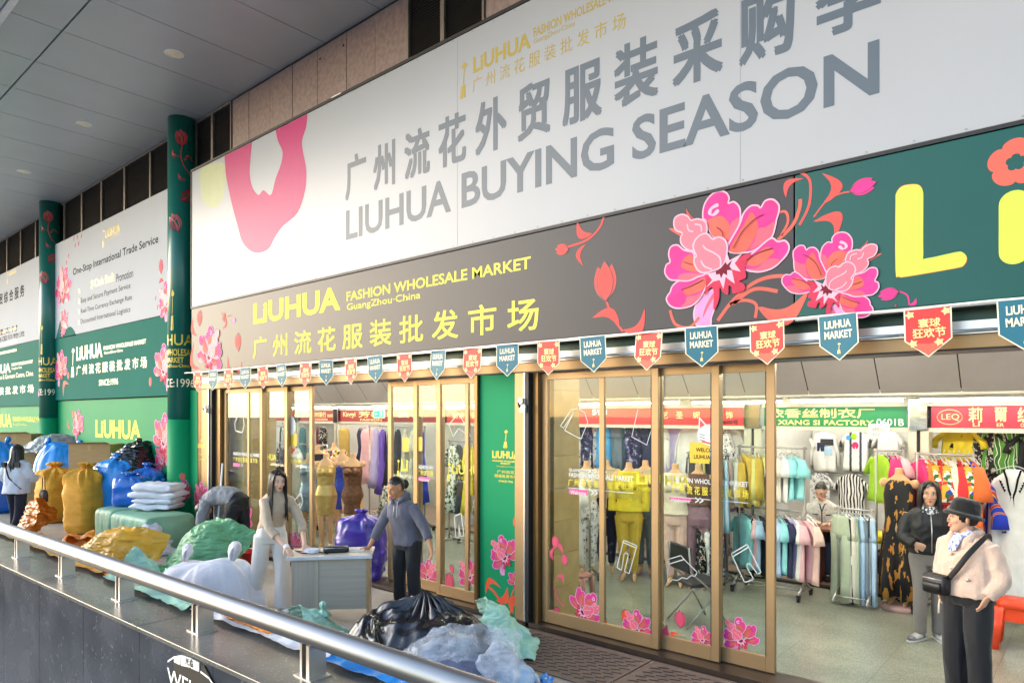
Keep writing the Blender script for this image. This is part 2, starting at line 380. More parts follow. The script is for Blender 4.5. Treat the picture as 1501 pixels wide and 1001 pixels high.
def speckle(name, base, light, rough, scale=90., amt=.62, grime=.25):
    m = M(name, base, rough)
    n = m.node_tree.nodes; l = m.node_tree.links; b = n['Principled BSDF']
    tc = n['Texture Coordinate']; v = n.new('ShaderNodeTexVoronoi'); v.inputs['Scale'].default_value = scale
    l.new(tc.outputs['Object'], v.inputs['Vector'])
    rp = n.new('ShaderNodeValToRGB'); rp.color_ramp.elements[0].position = amt; rp.color_ramp.elements[1].position = min(.99, amt + .25)
    rp.color_ramp.elements[0].color = (0, 0, 0, 1); rp.color_ramp.elements[1].color = (1, 1, 1, 1)
    l.new(v.outputs['Color'], rp.inputs[0])
    big = n.new('ShaderNodeTexNoise'); big.inputs['Scale'].default_value = 2.2; big.inputs['Detail'].default_value = 8
    l.new(tc.outputs['Object'], big.inputs['Vector'])
    mx = n.new('ShaderNodeMix'); mx.data_type = 'RGBA'; mx.inputs[6].default_value = C(base); mx.inputs[7].default_value = C(light)
    l.new(rp.outputs[0], mx.inputs[0])
    m2 = n.new('ShaderNodeMix'); m2.data_type = 'RGBA'; m2.blend_type = 'MULTIPLY'; m2.inputs[0].default_value = grime
    r2 = n.new('ShaderNodeValToRGB'); r2.color_ramp.elements[0].position = .35; r2.color_ramp.elements[1].position = .65
    l.new(big.outputs['Fac'], r2.inputs[0]); l.new(mx.outputs[2], m2.inputs[6]); l.new(r2.outputs[0], m2.inputs[7])
    l.new(m2.outputs[2], b.inputs['Base Color'])
    mr = n.new('ShaderNodeMapRange'); mr.inputs[3].default_value = rough * .7; mr.inputs[4].default_value = rough * 1.5
    l.new(big.outputs['Fac'], mr.inputs[0]); l.new(mr.outputs[0], b.inputs['Roughness'])
    return m
granite_top = speckle('polished_granite_top', '#6b6965', '#a8a398', .2, 130, .8, .3)
granite_black = speckle('black_granite', '#454951', '#767a82', .24, 55, .84, .4)
paver_m = speckle('granite_paver', '#a39a8e', '#bfb7aa', .5, 160, .6, .25)
tile_in = speckle('terrazzo_tile', '#8f9280', '#aeb09c', .2, 170, .55, .15)

# ground: one sheet round the sunken stair, pavers with joints
g = MB()
def pavers(mb, x0, x1, y0, y1, sx, sy, z, gap, mat):
    nx = max(1, round((x1 - x0) / sx)); ny = max(1, round((y1 - y0) / sy))
    for i in range(nx):
        for j in range(ny):
            a = x0 + (x1 - x0) * i / nx; b = x0 + (x1 - x0) * (i + 1) / nx; c = y0 + (y1 - y0) * j / ny; d = y0 + (y1 - y0) * (j + 1) / ny
            mb.add([(a + gap, c + gap, z), (b - gap, c + gap, z), (b - gap, d - gap, z), (a + gap, d - gap, z)], [(0, 1, 2, 3)], mat)
joint = M('paving_joint', '#9a968f', .8)
g.add([(-600, 1.9, -.004), (600, 1.9, -.004), (600, 600, -.004), (-600, 600, -.004)], [(0, 1, 2, 3)], joint)
g.add([(-600, -600, -.004), (600, -600, -.004), (600, -3, -.004), (-600, -3, -.004)], [(0, 1, 2, 3)], joint)
g.add([(-600, -3, -.004), (-24, -3, -.004), (-24, 1.9, -.004), (-600, 1.9, -.004)], [(0, 1, 2, 3)], joint)
g.add([(5, -3, -.004), (600, -3, -.004), (600, 1.9, -.004), (5, 1.9, -.004)], [(0, 1, 2, 3)], joint)
pavers(g, -30, 3, 2.1, 5.7, .6, .6, 0, .004, paver_m)
tag(g.build('ground', paver_m, local=True), kind='structure')
pit = MB(); pit.box(-24, 5, -3, 1.5, -2.6, -2.5, paver_m); pit.box(-24, 5, -3.1, -3.0, -2.6, 0, granite_black); pit.box(-24.1, -24, -3, 2, -2.6, 0, granite_black); pit.box(5, 5.1, -3, 2, -2.6, 0, granite_black)
tag(pit.build('stairwell_ground', paver_m), kind='structure')
# interior floor: large terrazzo tiles
f = MB(); f.add([(-26, 5.62, 0.0), (4, 5.62, 0.0), (4, 12.2, 0.0), (-26, 12.2, 0.0)], [(0, 1, 2, 3)], M('tile_joint', '#5c5a4c', .6))
pavers(f, -26, 4, 5.95, 9.4, .8, .8, .004, .003, tile_in); pavers(f, -26, 4, 9.5, 12.2, .6, .6, .004, .003, M('shop_floor_tile', '#a08478', .3))
f.box(-26, 4, 9.4, 9.5, 0, .03, M('dark_threshold', '#2e2926', .4))
tag(f.build('interior_floor', tile_in, local=True), kind='structure')

# soffit ceiling: metal panels with open joints and a bright edge trim
s = MB(); xs = [-8.68 - 1.28 * k for k in range(-10, 22)]; ys = [(3.245, 5.86), (2.62, 3.22), (1.9, 2.50)]
s.box(-36, 6, 1.9, 7.2, ZSOF + .05, ZSOF + .3, M('soffit_void', '#121315', .9))
for xa in xs:
    for k, (a, b) in enumerate(ys): s.box(xa - 1.28 + .008, xa - .008, a, b, ZSOF + (.0 if k < 2 else -.03), ZSOF + .045 + (.0 if k < 2 else -.03), soffit_m)
s.box(-36, 6, 2.52, 2.60, ZSOF - .05, ZSOF + .04, M('white_trim', '#e8e8ee', .3))
tag(s.build('ceiling', soffit_m, local=True), kind='structure')
for k in range(7):
    X = -10.66 - 3.86 * k + 3.86
    t = thing('recessed_downlight', ['first', 'nearest', 'second', 'third'][k] + ' recessed downlight' if 0 else 'round unlit downlight recessed in the grey metal soffit', 'ceiling light', (X, 4.54, ZSOF), group='downlights in a row along the soffit')
    if k in (1, 2, 3): t['label'] = ['', 'round unlit downlight in the soffit, nearest the camera', 'round unlit downlight in the soffit, middle one of the three seen', 'round unlit downlight in the soffit, farthest toward the street end'][k]
    m = MB(); n = 28
    for r0, r1, z0, z1 in ((.115, .14, -.012, -.004), (.115, .115, -.012, .02)):
        vs = [(r * math.cos(2 * math.pi * i / n), r * math.sin(2 * math.pi * i / n), z) for r, z in ((r0, z0), (r1, z1)) for i in range(n)]
        m.add(vs, [(i, (i + 1) % n, n + (i + 1) % n, n + i) for i in range(n)], None, True)
    m.build('trim_ring', M('lamp_trim', '#ffffff', .35), t, local=True)
    m = MB(); m.loft([((0, 0, .008), (.114, 0, 0), (0, .114, 0)), ((0, 0, -.006), (.114, 0, 0), (0, .114, 0))], None, 28, smooth=False); m.build('diffuser', M('lamp_diffuser', '#f4ecd0', .4), t, local=True)
    if k not in (1, 2, 3):
        for ch in list(t.children): bpy.data.objects.remove(ch)
        bpy.data.objects.remove(t)

# ================================================================ MARKET BUILDING
bld = thing('market_building', 'long market hall with pink granite band, dark louvers and glazed entrances', 'building', (-12, 6.0, 0))
m = MB(); m.box(-36, 6, YW, 7.1, 2.98, 6.52, M('facade_backing', '#3b3836', .8)); m.box(-36, 6, YW + .03, 7.1, 6.53, 7.74, M('facade_backing'))
m.box(-36, -13.0, YW, 6.1, 0, 2.97, M('facade_backing')); m.build('wall', None, bld)
m = MB(); j = -11.45
px_pan = [-11.42, -10.87, -10.2, -9.54, -8.87, -8.15, -7.5, -6.84]
for a, b in zip(px_pan, px_pan[1:]): m.box(a + .006, b - .006, YW - random.choice((0, .004)), YW + .03, 6.56, ZSOF - .04, granite_pink)
a = -5.46
while a < 3: m.box(a + .006, a + .654, YW, YW + .03, 6.56, ZSOF - .04, granite_pink); a += .66
o = m.build('granite_panel', granite_pink, bld)
o['label'] = 'pink granite slabs along the top of the facade'
m = MB()
for X, z in ((-8.80, 7.5), (-8.22, 7.5), (-8.80, 6.72), (-8.22, 6.72)): m.loft([((X, YW - .006, z), (.018, 0, 0), (0, 0, .018)), ((X, YW - .001, z), (.02, 0, 0), (0, 0, .02))], black_rub, 10)
m.build('anchor_bolt', black_rub, bld)
louver_m = M('louver_bronze', '#7a6f68', .55, .3); lframe = M('louver_frame', '#857a72', .5, .4)
def louver(x0, x1, name='louver_grille'):
    m = MB(); z0, z1 = 6.58, ZSOF - .03
    m.box(x0, x1, YW + .022, YW + .028, z0, z1, M('louver_dark', '#2a2624', .9))
    z = z0 + .03
    while z < z1 - .03:
        m.add([(x0 + .03, YW - .012, z), (x1 - .03, YW - .012, z), (x1 - .03, YW + .02, z + .026), (x0 + .03, YW + .02, z + .026)], [(0, 1, 2, 3)], louver_m); z += .036
    o = m.build(name, louver_m, bld)
    fr = MB(); fr.box(x0, x0 + .03, YW - .02, YW + .02, z0, z1); fr.box(x1 - .03, x1, YW - .02, YW + .02, z0, z1); fr.box(x0 + .03, x1 - .03, YW - .02, YW + .02, z0, z0 + .03); fr.box(x0 + .03, x1 - .03, YW - .02, YW + .02, z1 - .03, z1)
    fr.build('frame', lframe, o); return o
lx = [-28.5, -27.0, -25.4, -23.97, -22.54, -21.2, -20.14, -18.86, -17.56, -16.19, -14.84, -13.5, -12.82, -12.15, -11.45]
for a, b in zip(lx, lx[1:]): louver(a + .003, b - .003)
louver(-6.83, -6.172); louver(-6.168, -5.47)
# interior-side pillars of rough beige stone between the door bays
stone = M('beige_stone', '#b69a66', .6, var=.15, scale=5, bump=.12, bscale=14)
def stone_pier(x0, x1, y0, y1, label):
    m = MB(); z = 0.; k = 0
    while z < 2.9:
        h = .36; m.box(x0, x1, y0, y1, z + .004, min(2.9, z + h), stone); z += h; k += 1
    tag(m.build('stone_pier', stone), label, 'pier')
stone_pier(-4.95, -4.56, 5.98, 6.45, 'beige stone pier behind the glass beside the green panel')
stone_pier(-11.9, -11.3, 5.98, 6.6, 'beige stone pier behind the glass at the far end of the far doors')

# ---------------------------------------------------------------- billboards and signs
def panel(name, label, cat, x0, x1, z0, z1, Y, mat, th=.1, group=None, parent_kind=None):
    t = thing(name, label, cat, ((x0 + x1) / 2, Y + th / 2, z0), group=group)
    m = MB(); m.box(x0, x1, Y, Y + th, z0, z1, mat); m.build('panel', mat, t, bevel=.006); return t
XR = 2.2
bb = panel('billboard', 'huge white billboard with magenta flower and slate lettering above the entrances', 'billboard', -12.31, XR, 4.165, 6.56, YS, banner_white, .12)
m = MB(); m.box(-12.34, XR, YS - .012, YS + .13, 6.562, 6.60); m.box(-12.34, XR, YS - .008, YS + .13, 4.135, 4.163); m.box(-12.345, -12.312, YS - .008, YS + .13, 4.165, 6.56)
m.build('frame', dark_metal, bb)
m = MB(); random.seed(3); a = -12.3
while a < -5.2:
    w = random.uniform(.1, .5)
    if random.random() < .35: m.box(a, a + w, YS - .015, YS - .0125, 6.575 + random.uniform(0, .02), 6.605)
    a += w + random.uniform(.1, .5)
m.build('torn_edge', M('torn_vinyl', '#e6e2de', .5), bb)
Y1 = YS - .0014
m = MB()
for X in (-8.9, -5.62, -2.3): m.box(X, X + .006, YS - .0007, YS - .0002, 4.17, 6.555)
for k in range(46): X = -12.2 + .31 * k; m.box(X, X + .012, YS - .003, YS - .0004, 4.18, 4.192); m.box(X, X + .012, YS - .003, YS - .0004, 6.53, 6.542)
m.build('seam', M('banner_seam', '#80838a', .6), bb)
m = MB(); mag = M('magenta_print', '#ac0560', .45, var=.05, spec=.3); lime = M('lime_print', '#a9ad84', .45, var=.04, spec=.3)
outer = smooth_loop([(329, 226), (330, 243), (332, 262), (340, 300), (348, 330), (356, 356), (372, 370), (392, 366), (404, 346), (415, 331), (436, 312), (447, 280), (449, 250), (444, 222), (443, 205), (449, 185), (451, 160)], 4, False)
inner = smooth_loop([(403, 186), (407, 206), (414, 222), (412, 240), (404, 262), (397, 286), (386, 279), (379, 286), (370, 275), (366, 255), (367, 234), (369, 212), (371, 200)], 4, False)
top = 6.553
m.poly([[(x, min(z, top)) for x, z in pxl(outer + inner, Y1)]], Y1, mag)
m.build('flower_print', mag, bb)
m = MB(); L = pxl(smooth_loop([(296, 246), (294, 275), (298, 296), (312, 305), (324, 296), (330, 272), (330, 240)], 4), Y1 + .001)
L = [(x, min(z, top)) for x, z in L]; m.poly([L], Y1 + .001, lime); m.build('leaf_print', lime, bb)
m = MB()
textpx(m, '广州流花外贸服装采购季', 507, 233, 294, 1290, Y1, grey_ink, .035)
textpx(m, 'LIUHUA BUYING SEASON', 507, 309, 353, 1289, Y1, grey_ink, .022)
m.build('lettering', grey_ink, bb)
m = MB()
textpx(m, 'LiUHUA', 693.5, 85, 108.5, 778, Y1, gold_ink, .03)
textpx(m, 'FASHION WHOLESALE MARKET', 782, 42, 55.5, 937, Y1, gold_ink, .02); textpx(m, 'GuangZhou·China', 782, 58, 67.5, 843, Y1, gold_ink, .0)
textpx(m, '广州流花服装批发市场', 692.5, 116, 136.5, 917, Y1, gold_ink, .0)
a = onY(673, 93, Y1); b = onY(685.5, 142, Y1); logo_lady(m, a.x, b.x, b.z, a.z - .02, Y1, gold_ink)
m.build('logo', gold_ink, bb)

F = fl_mats()
pinkp = M('print_rose', '#cc5552', .6, var=.06, spec=.15); line_p = M('print_line', '#5a3038', .5)
# long dark sign, left length
sg = panel('shop_sign', 'dark sign with yellow market name and peonies above the far doors', 'sign', -12.33, -1.865, 3.015, 4.13, YS, char_sign, .14, 'sign boxes over the entrances')
m = MB(); m.box(-12.33, -1.87, YS + .002, YS + .14, 2.985, 3.013); m.build('edge_trim', M('sign_trim', '#8d8984', .35, .7), sg)
m = MB()
textpx(m, 'LiUHUA', 371, 445, 476, 499, Y1, yellow_ink, .035)
textpx(m, 'FASHION WHOLESALE MARKET', 508, 428, 442, 778, Y1, yellow_ink, .02); textpx(m, 'GuangZhou·China', 508.5, 445.5, 458, 616.5, Y1, yellow_ink, .012)
textpx(m, '广州流花服装批发市场', 371, 495, 526, 789, Y1, yellow_ink, .02)
m.build('lettering', yellow_ink, sg)
m = MB()
c = onY(970 + 415 / 4.55, 270 + 570 / 4.55, Y1); peony(m, c.x, c.z, .61, Y1, 90, 5)
c = onY(307, 520, Y1); peony(m, c.x, c.z - .05, .50, Y1, 92, 8)
Y2 = Y1 - .001
def px_tulip(mb, x, yb, yt, ang, mat=None, Y=None):
    Y = Y or Y2; a = onY(x, yb, Y); b = onY(x, yt, Y); tulip(mb, a.x, a.z, b.z - a.z, R(ang), Y, mat or pinkp, line_p)
def px_leaf(mb, p, q, w=.28, curl=.2, mat=None, Y=None):
    Y = Y or Y2; a = onY(*p, Y); b = onY(*q, Y); leaf(mb, a.x, a.z, b.x, b.z, w, Y, mat or pinkp, curl)
def px_stem(mb, pts, w=.022, mat=None, Y=None):
    Y = Y or Y2; stem(mb, pxl(pts, Y), w, Y + .0005, mat or pinkp)
px_tulip(m, 888, 442, 382, 2); px_stem(m, [(889, 442), (898, 465), (913, 486)]); px_leaf(m, (908, 478), (868, 466), .22, -.2); px_leaf(m, (912, 484), (945, 452), .22, -.25)
px_tulip(m, 834, 366, 340, 80); px_stem(m, [(832, 362), (860, 352), (878, 335), (885, 318)]); px_leaf(m, (868, 343), (846, 323), .25, .2); px_leaf(m, (858, 358), (855, 390), .2, -.25)
px_leaf(m, (1110, 450), (1186, 425), .25, -.25, F['coral']); px_leaf(m, (1152, 290), (1178, 262), .22, .25)
px_stem(m, [(1187, 420), (1150, 405), (1110, 412), (1075, 440), (1052, 470)], .03, F['coral']); px_stem(m, [(1140, 427), (1105, 424), (1075, 445)], .03, F['coral']); px_stem(m, [(1107, 466), (1108, 446), (1090, 440), (1070, 446)], .025, F['coral'])
px_stem(m, [(982, 455), (990, 475), (1010, 480), (1025, 465)], .025, F['coral'])
px_stem(m, [(1140, 352), (1162, 330), (1172, 305), (1173, 292)], .028, F['coral']); px_stem(m, [(1130, 345), (1130, 320), (1150, 310), (1155, 325), (1145, 345)], .02, F['coral']); px_stem(m, [(1172, 330), (1186, 300), (1187, 265), (1172, 252)], .02)
px_tulip(m, 349, 515, 487, 3); px_leaf(m, (344, 546), (334, 522), .2, .2); px_leaf(m, (346, 542), (354, 530), .3, -.3); px_tulip(m, 292, 478, 454, -6); px_leaf(m, (326, 482), (329, 462), .18, -.3); px_tulip(m, 329, 458, 444, 170); px_stem(m, [(324, 458), (332, 464), (340, 461)], .012)
px_leaf(m, (288, 492), (283, 465), .2, .2); px_leaf(m, (293, 540), (284, 502), .15, .3); px_tulip(m, 340, 470, 458, -90, F['lilac'])
m.build('flower_print', pinkp, sg)
# right length: teal with the big letters
sg2 = panel('shop_sign', 'teal sign with oversized yellow letters and red flower above the near doors', 'sign', -1.855, XR, 3.015, 4.13, YS, teal_sign, .14, 'sign boxes over the entrances')
m = MB(); m.box(-1.855, XR, YS + .002, YS + .14, 2.985, 3.013); m.build('edge_trim', MATS['sign_trim'], sg2)
m = MB()
big = M('big_yellow_letter', '#b9cc34', .35, var=.02); orange = M('orange_outline', '#d8653a', .4)
Lp = smooth_loop([(1313, 300), (1314, 284), (1322, 274), (1335, 271), (1347, 272), (1353, 281), (1353.5, 300), (1353.5, 372), (1357, 379), (1400, 370), (1411, 370), (1417, 378), (1413, 388), (1400, 393), (1330, 405), (1318, 405), (1313, 396)], 3)
for off, mt, dy in ((1.012, orange, 0), (1.0, big, -.001)):
    P = pxl(Lp, Y1); cx = sum(p[0] for p in P) / len(P); cz = sum(p[1] for p in P) / len(P)
    m.poly([[(cx + (x - cx) * off, cz + (z - cz) * off) for x, z in P]], Y1 + dy, mt)
def capsule(mb, x0, x1, z0, z1, Y, mat):
    r = (x1 - x0) / 2; L = [(x0 + r + r * math.cos(a), z1 - r + r * math.sin(a)) for a in [math.pi * k / 12 for k in range(13)]] + [(x0 + r - r * math.cos(a), z0 + r - r * math.sin(a)) for a in [math.pi * k / 12 for k in range(13)]]
    mb.poly([L], Y, mat)
a = onY(1464, 283, Y1); b = onY(1464, 390, Y1); capsule(m, a.x, a.x + .17, b.z, a.z, Y1, big)
x = a.x + .40   # the rest of the word runs on beyond the picture's edge
for k, (ch, w) in enumerate((('U', .5),('H', .5), ('U', .5))):
    text(m, ch, x, x + w, b.z, a.z + .28, Y1, big, .03); x += w + .2
m.build('lettering', big, sg2)
m = MB(); c = onY(1489, 238, Y1)
fl = []
for i in range(60):
    th = 2 * math.pi * i / 60; r = .125 + .032 * abs(math.cos(2.5 * th)) ** .6
    fl.append((c.x + .0 + r * math.cos(th + .3), c.z + r * math.sin(th + .3)))
ho = []
for i in range(40):
    th = 2 * math.pi * i / 40; r = .042 + .014 * abs(math.cos(2.5 * th)) ** .6
    ho.append((c.x + r * math.cos(th + .3), c.z + r * math.sin(th + .3)))
m.poly([fl, ho], Y1, M('red_print', '#e1523c', .4, var=.03))
c = onY(1240, 403, Y1); peony(m, onY(1212, 440, Y1).x, c.z - .10, .40, Y1, 80, 12)
for mt, args in ((F['pink'], ((1248, 281), (1290, 268))),):
    a = onY(1245, 281, Y2); tulip(m, a.x, a.z, .19, R(-80), Y2, F['pink'], line_p)
px_stem(m, [(1193, 318), (1212, 294), (1232, 284), (1246, 281)], .012); px_leaf(m, (1206, 300), (1205, 254), .25, -.3); px_leaf(m, (1192, 325), (1222, 355), .3, .35)
a = onY(1318, 427, Y2); tulip(m, a.x, a.z, .14, R(100), Y2, F['pink'], line_p); px_stem(m, [(1318, 427), (1330, 433), (1333, 447)], .01, F['pink']); px_leaf(m, (1333, 447), (1343, 437), .3, -.2, F['pink'])
px_tulip(m, 1313, 450, 446, 0, F['red'])
m.build('flower_print', F['pink'], sg2)

# ---------------------------------------------------------------- far banners, hoarding wall and columns
YB = 5.70
def banner(name, label, x0, x1, z0, z1, mat, cat='banner', grp=None, Y=YB): return panel(name, label, cat, x0, x1, z0, z1, Y, mat, .05, grp)
YBl = YB - .0014
bn = banner('service_banner', 'white service banner with black list of trade offers between the two columns', -20.6, -12.96, 4.19, 6.60, white_ban)
m = MB()
textpx(m, 'One-Stop International Trade Service', 107, 394, 407, 232, YBl, black_ink, .012)
textpx(m, 'Promotion', 170.5, 402, 414, 195, YBl, black_ink, 0)
for s, l, t, b, r in (('Easy and Secure Payment Service', 118.5, 437, 446.5, 191), ('Real-Time Currency Exchange Rate', 118.5, 453, 461.5, 193.5), ('Discounted International Logistics', 118, 468, 477, 191)):
    textpx(m, s, l, t, b, r, YBl, black_ink, .0)
m.build('lettering', black_ink, bn)
gold_bright = M('gold_bright_letter', '#d9b92e', .4)
m = MB(); textpx(m, '$ Cash Back', 133, 411, 425, 168, YBl, gold_bright, .03); textpx(m, 'LiUHUA', 154, 338, 350, 176, YBl, gold_bright, .03); textpx(m, 'FASHION WHOLESALE MARKET', 154, 351.5, 354, 176, YBl, gold_bright, 0)
a = onY(149.5, 338, YBl); b = onY(153, 362, YBl); logo_lady(m, a.x, b.x, b.z, a.z, YBl, gold_bright)
for y in (427, 442, 457, 473): a = onY(116, y, YBl); m.poly([[(a.x - .05, a.z - .05), (a.x + .05, a.z - .05), (a.x + .05, a.z + .05), (a.x - .05, a.z + .05)]], YBl, gold_bright)
m.build('logo', gold_bright, bn)
m = MB(); P = pxl(smooth_loop([(88, 470), (92, 478), (98, 480), (104, 479), (109, 485), (112, 493)], 4, False), YBl); P += [(onY(112, 493, YBl).x, 4.195), (-20.3, 4.195)]
m.poly([P], YBl, teal_ban); m.build('corner_print', teal_ban, bn)
m = MB(); c = onY(92, 430, YBl); peony(m, c.x, c.z, .62, YBl, 60, 21); peony(m, onY(92, 448, YBl).x, c.z - .75, .36, YBl, 20, 22)
px_tulip(m, 236.5, 402, 379, 5, F['red'], YBl); px_leaf(m, (233, 415), (240, 412), .3, .1, F['red'], YBl); c = onY(246, 445, YBl); peony(m, c.x, c.z, .42, YBl, 100, 23)
for (x, y) in ((97, 385), (100, 375), (98, 396), (228, 437), (231, 450), (99, 460), (97, 472), (108, 350), (113, 348), (119, 346), (110, 360), (115, 357)): px_leaf(m, (x, y + 4), (x + 1.5, y - 4), .3, .1, F['red'] if x % 2 else F['pink'], YBl)
m.build('flower_print', F['pink'], bn)
bn = banner('market_banner', 'teal banner with white market name and the year 1996 between the two columns', -20.6, -12.96, 2.62, 4.18, teal_ban)
m = MB(); cream = M('cream_letter', '#efe7c6', .45)
textpx(m, 'LiUHUA', 112, 508.5, 529, 150, YBl, cream, .03); textpx(m, 'FASHION WHOLESALE MARKET', 152, 507.5, 513.5, 214, YBl, cream, .025); textpx(m, 'GuangZhou·China', 152.5, 515.5, 520.5, 180, YBl, cream, .02)
textpx(m, '广州流花服装批发市场', 112, 536, 550, 215, YBl, cream, .03); textpx(m, 'SINCE:1996', 145, 556.5, 565.5, 173, YBl, cream, .02)
a = onY(103.5, 511, YBl); b = onY(109.5, 553, YBl); logo_lady(m, a.x, b.x, b.z, a.z, YBl, cream)
m.build('lettering', cream, bn)
m = MB(); c = onY(90, 545, YBl); peony(m, c.x, c.z, .5, YBl, 80, 31); c = onY(240, 545, YBl); peony(m, c.x, c.z, .5, YBl, 95, 32); px_tulip(m, 220.5, 567, 552, 0, F['coral'], YBl); px_tulip(m, 100, 556, 544, 0, F['coral'], YBl); px_leaf(m, (93, 582), (101, 563), .2, .3, F['coral'], YBl)
m.build('flower_print', F['pink'], bn)
bn = banner('service_banner', 'white service banner with Chinese heading left of the far column', -29.5, -20.62, 4.28, 6.52, white_ban)
m = MB(); textpx(m, '一站式外贸综合服务', -28, 443, 458, 35.5, YBl, black_ink, .03); textpx(m, '安全便捷支付', -30, 492, 500, 26, YBl, black_ink, .02); textpx(m, '实时汇率 优惠国际物流', -40, 505, 512, 36, YBl, black_ink, .01); m.build('lettering', black_ink, bn)
m = MB(); textpx(m, 'LiUHUA', 13, 398.5, 405, 24, YBl, gold_bright, .03); a = onY(9.5, 399, YBl); b = onY(12, 416, YBl); logo_lady(m, a.x, b.x, b.z, a.z, YBl, gold_bright)
for y in (479, 497, 511): a = onY(-40, y + 3.5, YBl); b = onY(24, y, YBl); m.box(a.x, b.x, YBl + .001, YBl + .002, b.z - .07, b.z)
m.build('logo', gold_bright, bn)
bn = banner('market_banner', 'teal banner with white market name left of the far column', -29.5, -20.62, 2.50, 4.27, teal_ban)
m = MB(); textpx(m, 'LiUHUA', -20, 538, 551, 15.5, YBl, cream, .03); textpx(m, 'FASHION WHOLESALE MARKET', 17, 532.5, 537, 48, YBl, cream, .02); textpx(m, 'Guangzhou·China', 17, 538.5, 543, 32, YBl, cream, .0)
textpx(m, 'World Famous Fashion & Garment Centre, China', -30, 554, 561, 48.5, YBl, cream, .0); textpx(m, '广州流花服装批发市场', -45, 572, 582, 49, YBl, cream, .03); m.build('lettering', cream, bn)
m = MB(); px_tulip(m, 57, 582, 572, 0, F['lilac'], YBl); m.build('flower_print', F['lilac'], bn)
# hoarding wall behind the sacks
hw = thing('hoarding_wall', 'bright green printed hoarding wall behind the heap of sacks', 'wall', (-20, 5.8, 0))
m = MB(); m.box(-36, -12.98, 5.76, 5.84, 0, 2.6, green_wrap); m.build('panel', green_wrap, hw)
m = MB(); YH1 = 5.757
textpx(m, 'LiUHUA', 140, 615, 641, 206.5, YH1, yellow_ink, .035); textpx(m, 'FASHION WHOLESALE MARKET', 139, 655, 665, 209, YH1, yellow_ink, .02)
textpx(m, 'LiUHUA', -18, 607, 625, 17.5, YH1, yellow_ink, .035); textpx(m, 'FASHION WHOLESALE MARKET', 19, 610.5, 617.5, 66, YH1, yellow_ink, .02); textpx(m, 'GuangZhou·China', 19, 620, 624, 39, YH1, yellow_ink, 0)
m.build('lettering', yellow_ink, hw)
m = MB(); c = onY(115, 628, YH1); peony(m, c.x, c.z, .42, YH1, 80, 41); c = onY(240, 650, YH1); peony(m, c.x, c.z, .55, YH1, 90, 42); c = onY(238, 676, YH1); peony(m, c.x, c.z, .35, YH1, 100, 43); px_tulip(m, 107, 613, 600, -10, F['coral'], YH1); px_leaf(m, (102, 628), (100, 615), .2, .2, F['coral'], YH1); px_leaf(m, (219, 674), (215, 660), .2, .2, F['coral'], YH1)
m.build('flower_print', F['pink'], hw)

def column(x, y):
    t = thing('column', 'round green column with printed red tulips beside the big billboard', 'column', (x, y, 0), group='green wrapped columns carrying the soffit')
    r = .243
    m = MB(); n = 40; m.loft([((0, 0, 2.17), (r, 0, 0), (0, r, 0)), ((0, 0, ZSOF - .002), (r, 0, 0), (0, r, 0))], None, n); m.build('upper_wrap', teal_wrap, t, local=True)
    m = MB(); m.loft([((0, 0, 0), (r + .006, 0, 0), (0, r + .006, 0)), ((0, 0, 2.168), (r + .006, 0, 0), (0, r + .006, 0))], None, n); m.build('lower_wrap', green_wrap, t, local=True)
    d = Vector((-x, -y, 0)).normalized(); e = Vector((-d.y, d.x, 0)); 
    def wrapmb(mb, r=r):
        for i, v in enumerate(mb.v):
            th = v.x / r; rad = r + .003 - v.y; mb.v[i] = d * (rad * math.cos(th)) + e * (rad * math.sin(th)) + Vector((0, 0, v.z))
        return mb
    red = M('print_tulip_red', '#b3262f', .35, var=.05)
    def zc(py): return onY(267, py, 5.66).z
    m = MB()
    for (x0, yb, yt, a) in ((.0, 222, 196, 4), (-.02, 300, 275, -50), (-.06, 345, 316, 20)): tulip(m, x0, zc(yb), zc(yt) - zc(yb), R(a), 0, red, teal_sign)
    for p, q in (((-.03, 236), (-.17, 226)), ((.03, 242), (.22, 240)), ((.08, 268), (-.06, 260)), ((.24, 285), (.24, 270))): leaf(m, p[0], zc(p[1]), q[0], zc(q[1]), .25, 0, red, .25)
    stem(m, [(0, zc(222)), (-.02, zc(236)), (.05, zc(252)), (.2, zc(265))], .018, .0005, red)
    wrapmb(m); m.build('tulip_print', red, t, local=True)
    m = MB()
    text(m, 'LIUHUA', -.68, .20, zc(508), zc(492), 0, gold_bright, .01); text(m, 'WHOLESALE', -.34, .24, zc(523), zc(513), 0, gold_bright, .02); text(m, 'MARKET', -.34, .03, zc(533), zc(525), 0, gold_bright, .02); text(m, 'GuangZhou-China', -.46, .13, zc(541), zc(535), 0, gold_bright, .02)
    logo_lady(m, -.22, -.13, zc(487), zc(428), 0, gold_bright); text(m, 'SINCE:1996', -.62, .22, zc(568), zc(556), 0, cream, .0)
    wrapmb(m); m.build('lettering', gold_bright, t, local=True)
    m = MB(); 
    peony(m, .02, zc(724), .26, 0, 80, 51); tulip(m, .02, zc(703), .16, R(10), -.001, F['coral'], green_wrap)
    wrapmb(m, r + .006); m.build('flower_print', F['pink'], t, local=True)
    return t
c1 = column(-12.96, 5.66); c2 = copy_tree(c1); c2.location = (-20.6, 5.66, 0)
c2['label'] = 'round green column with printed red tulips, farther one beyond the service banner'
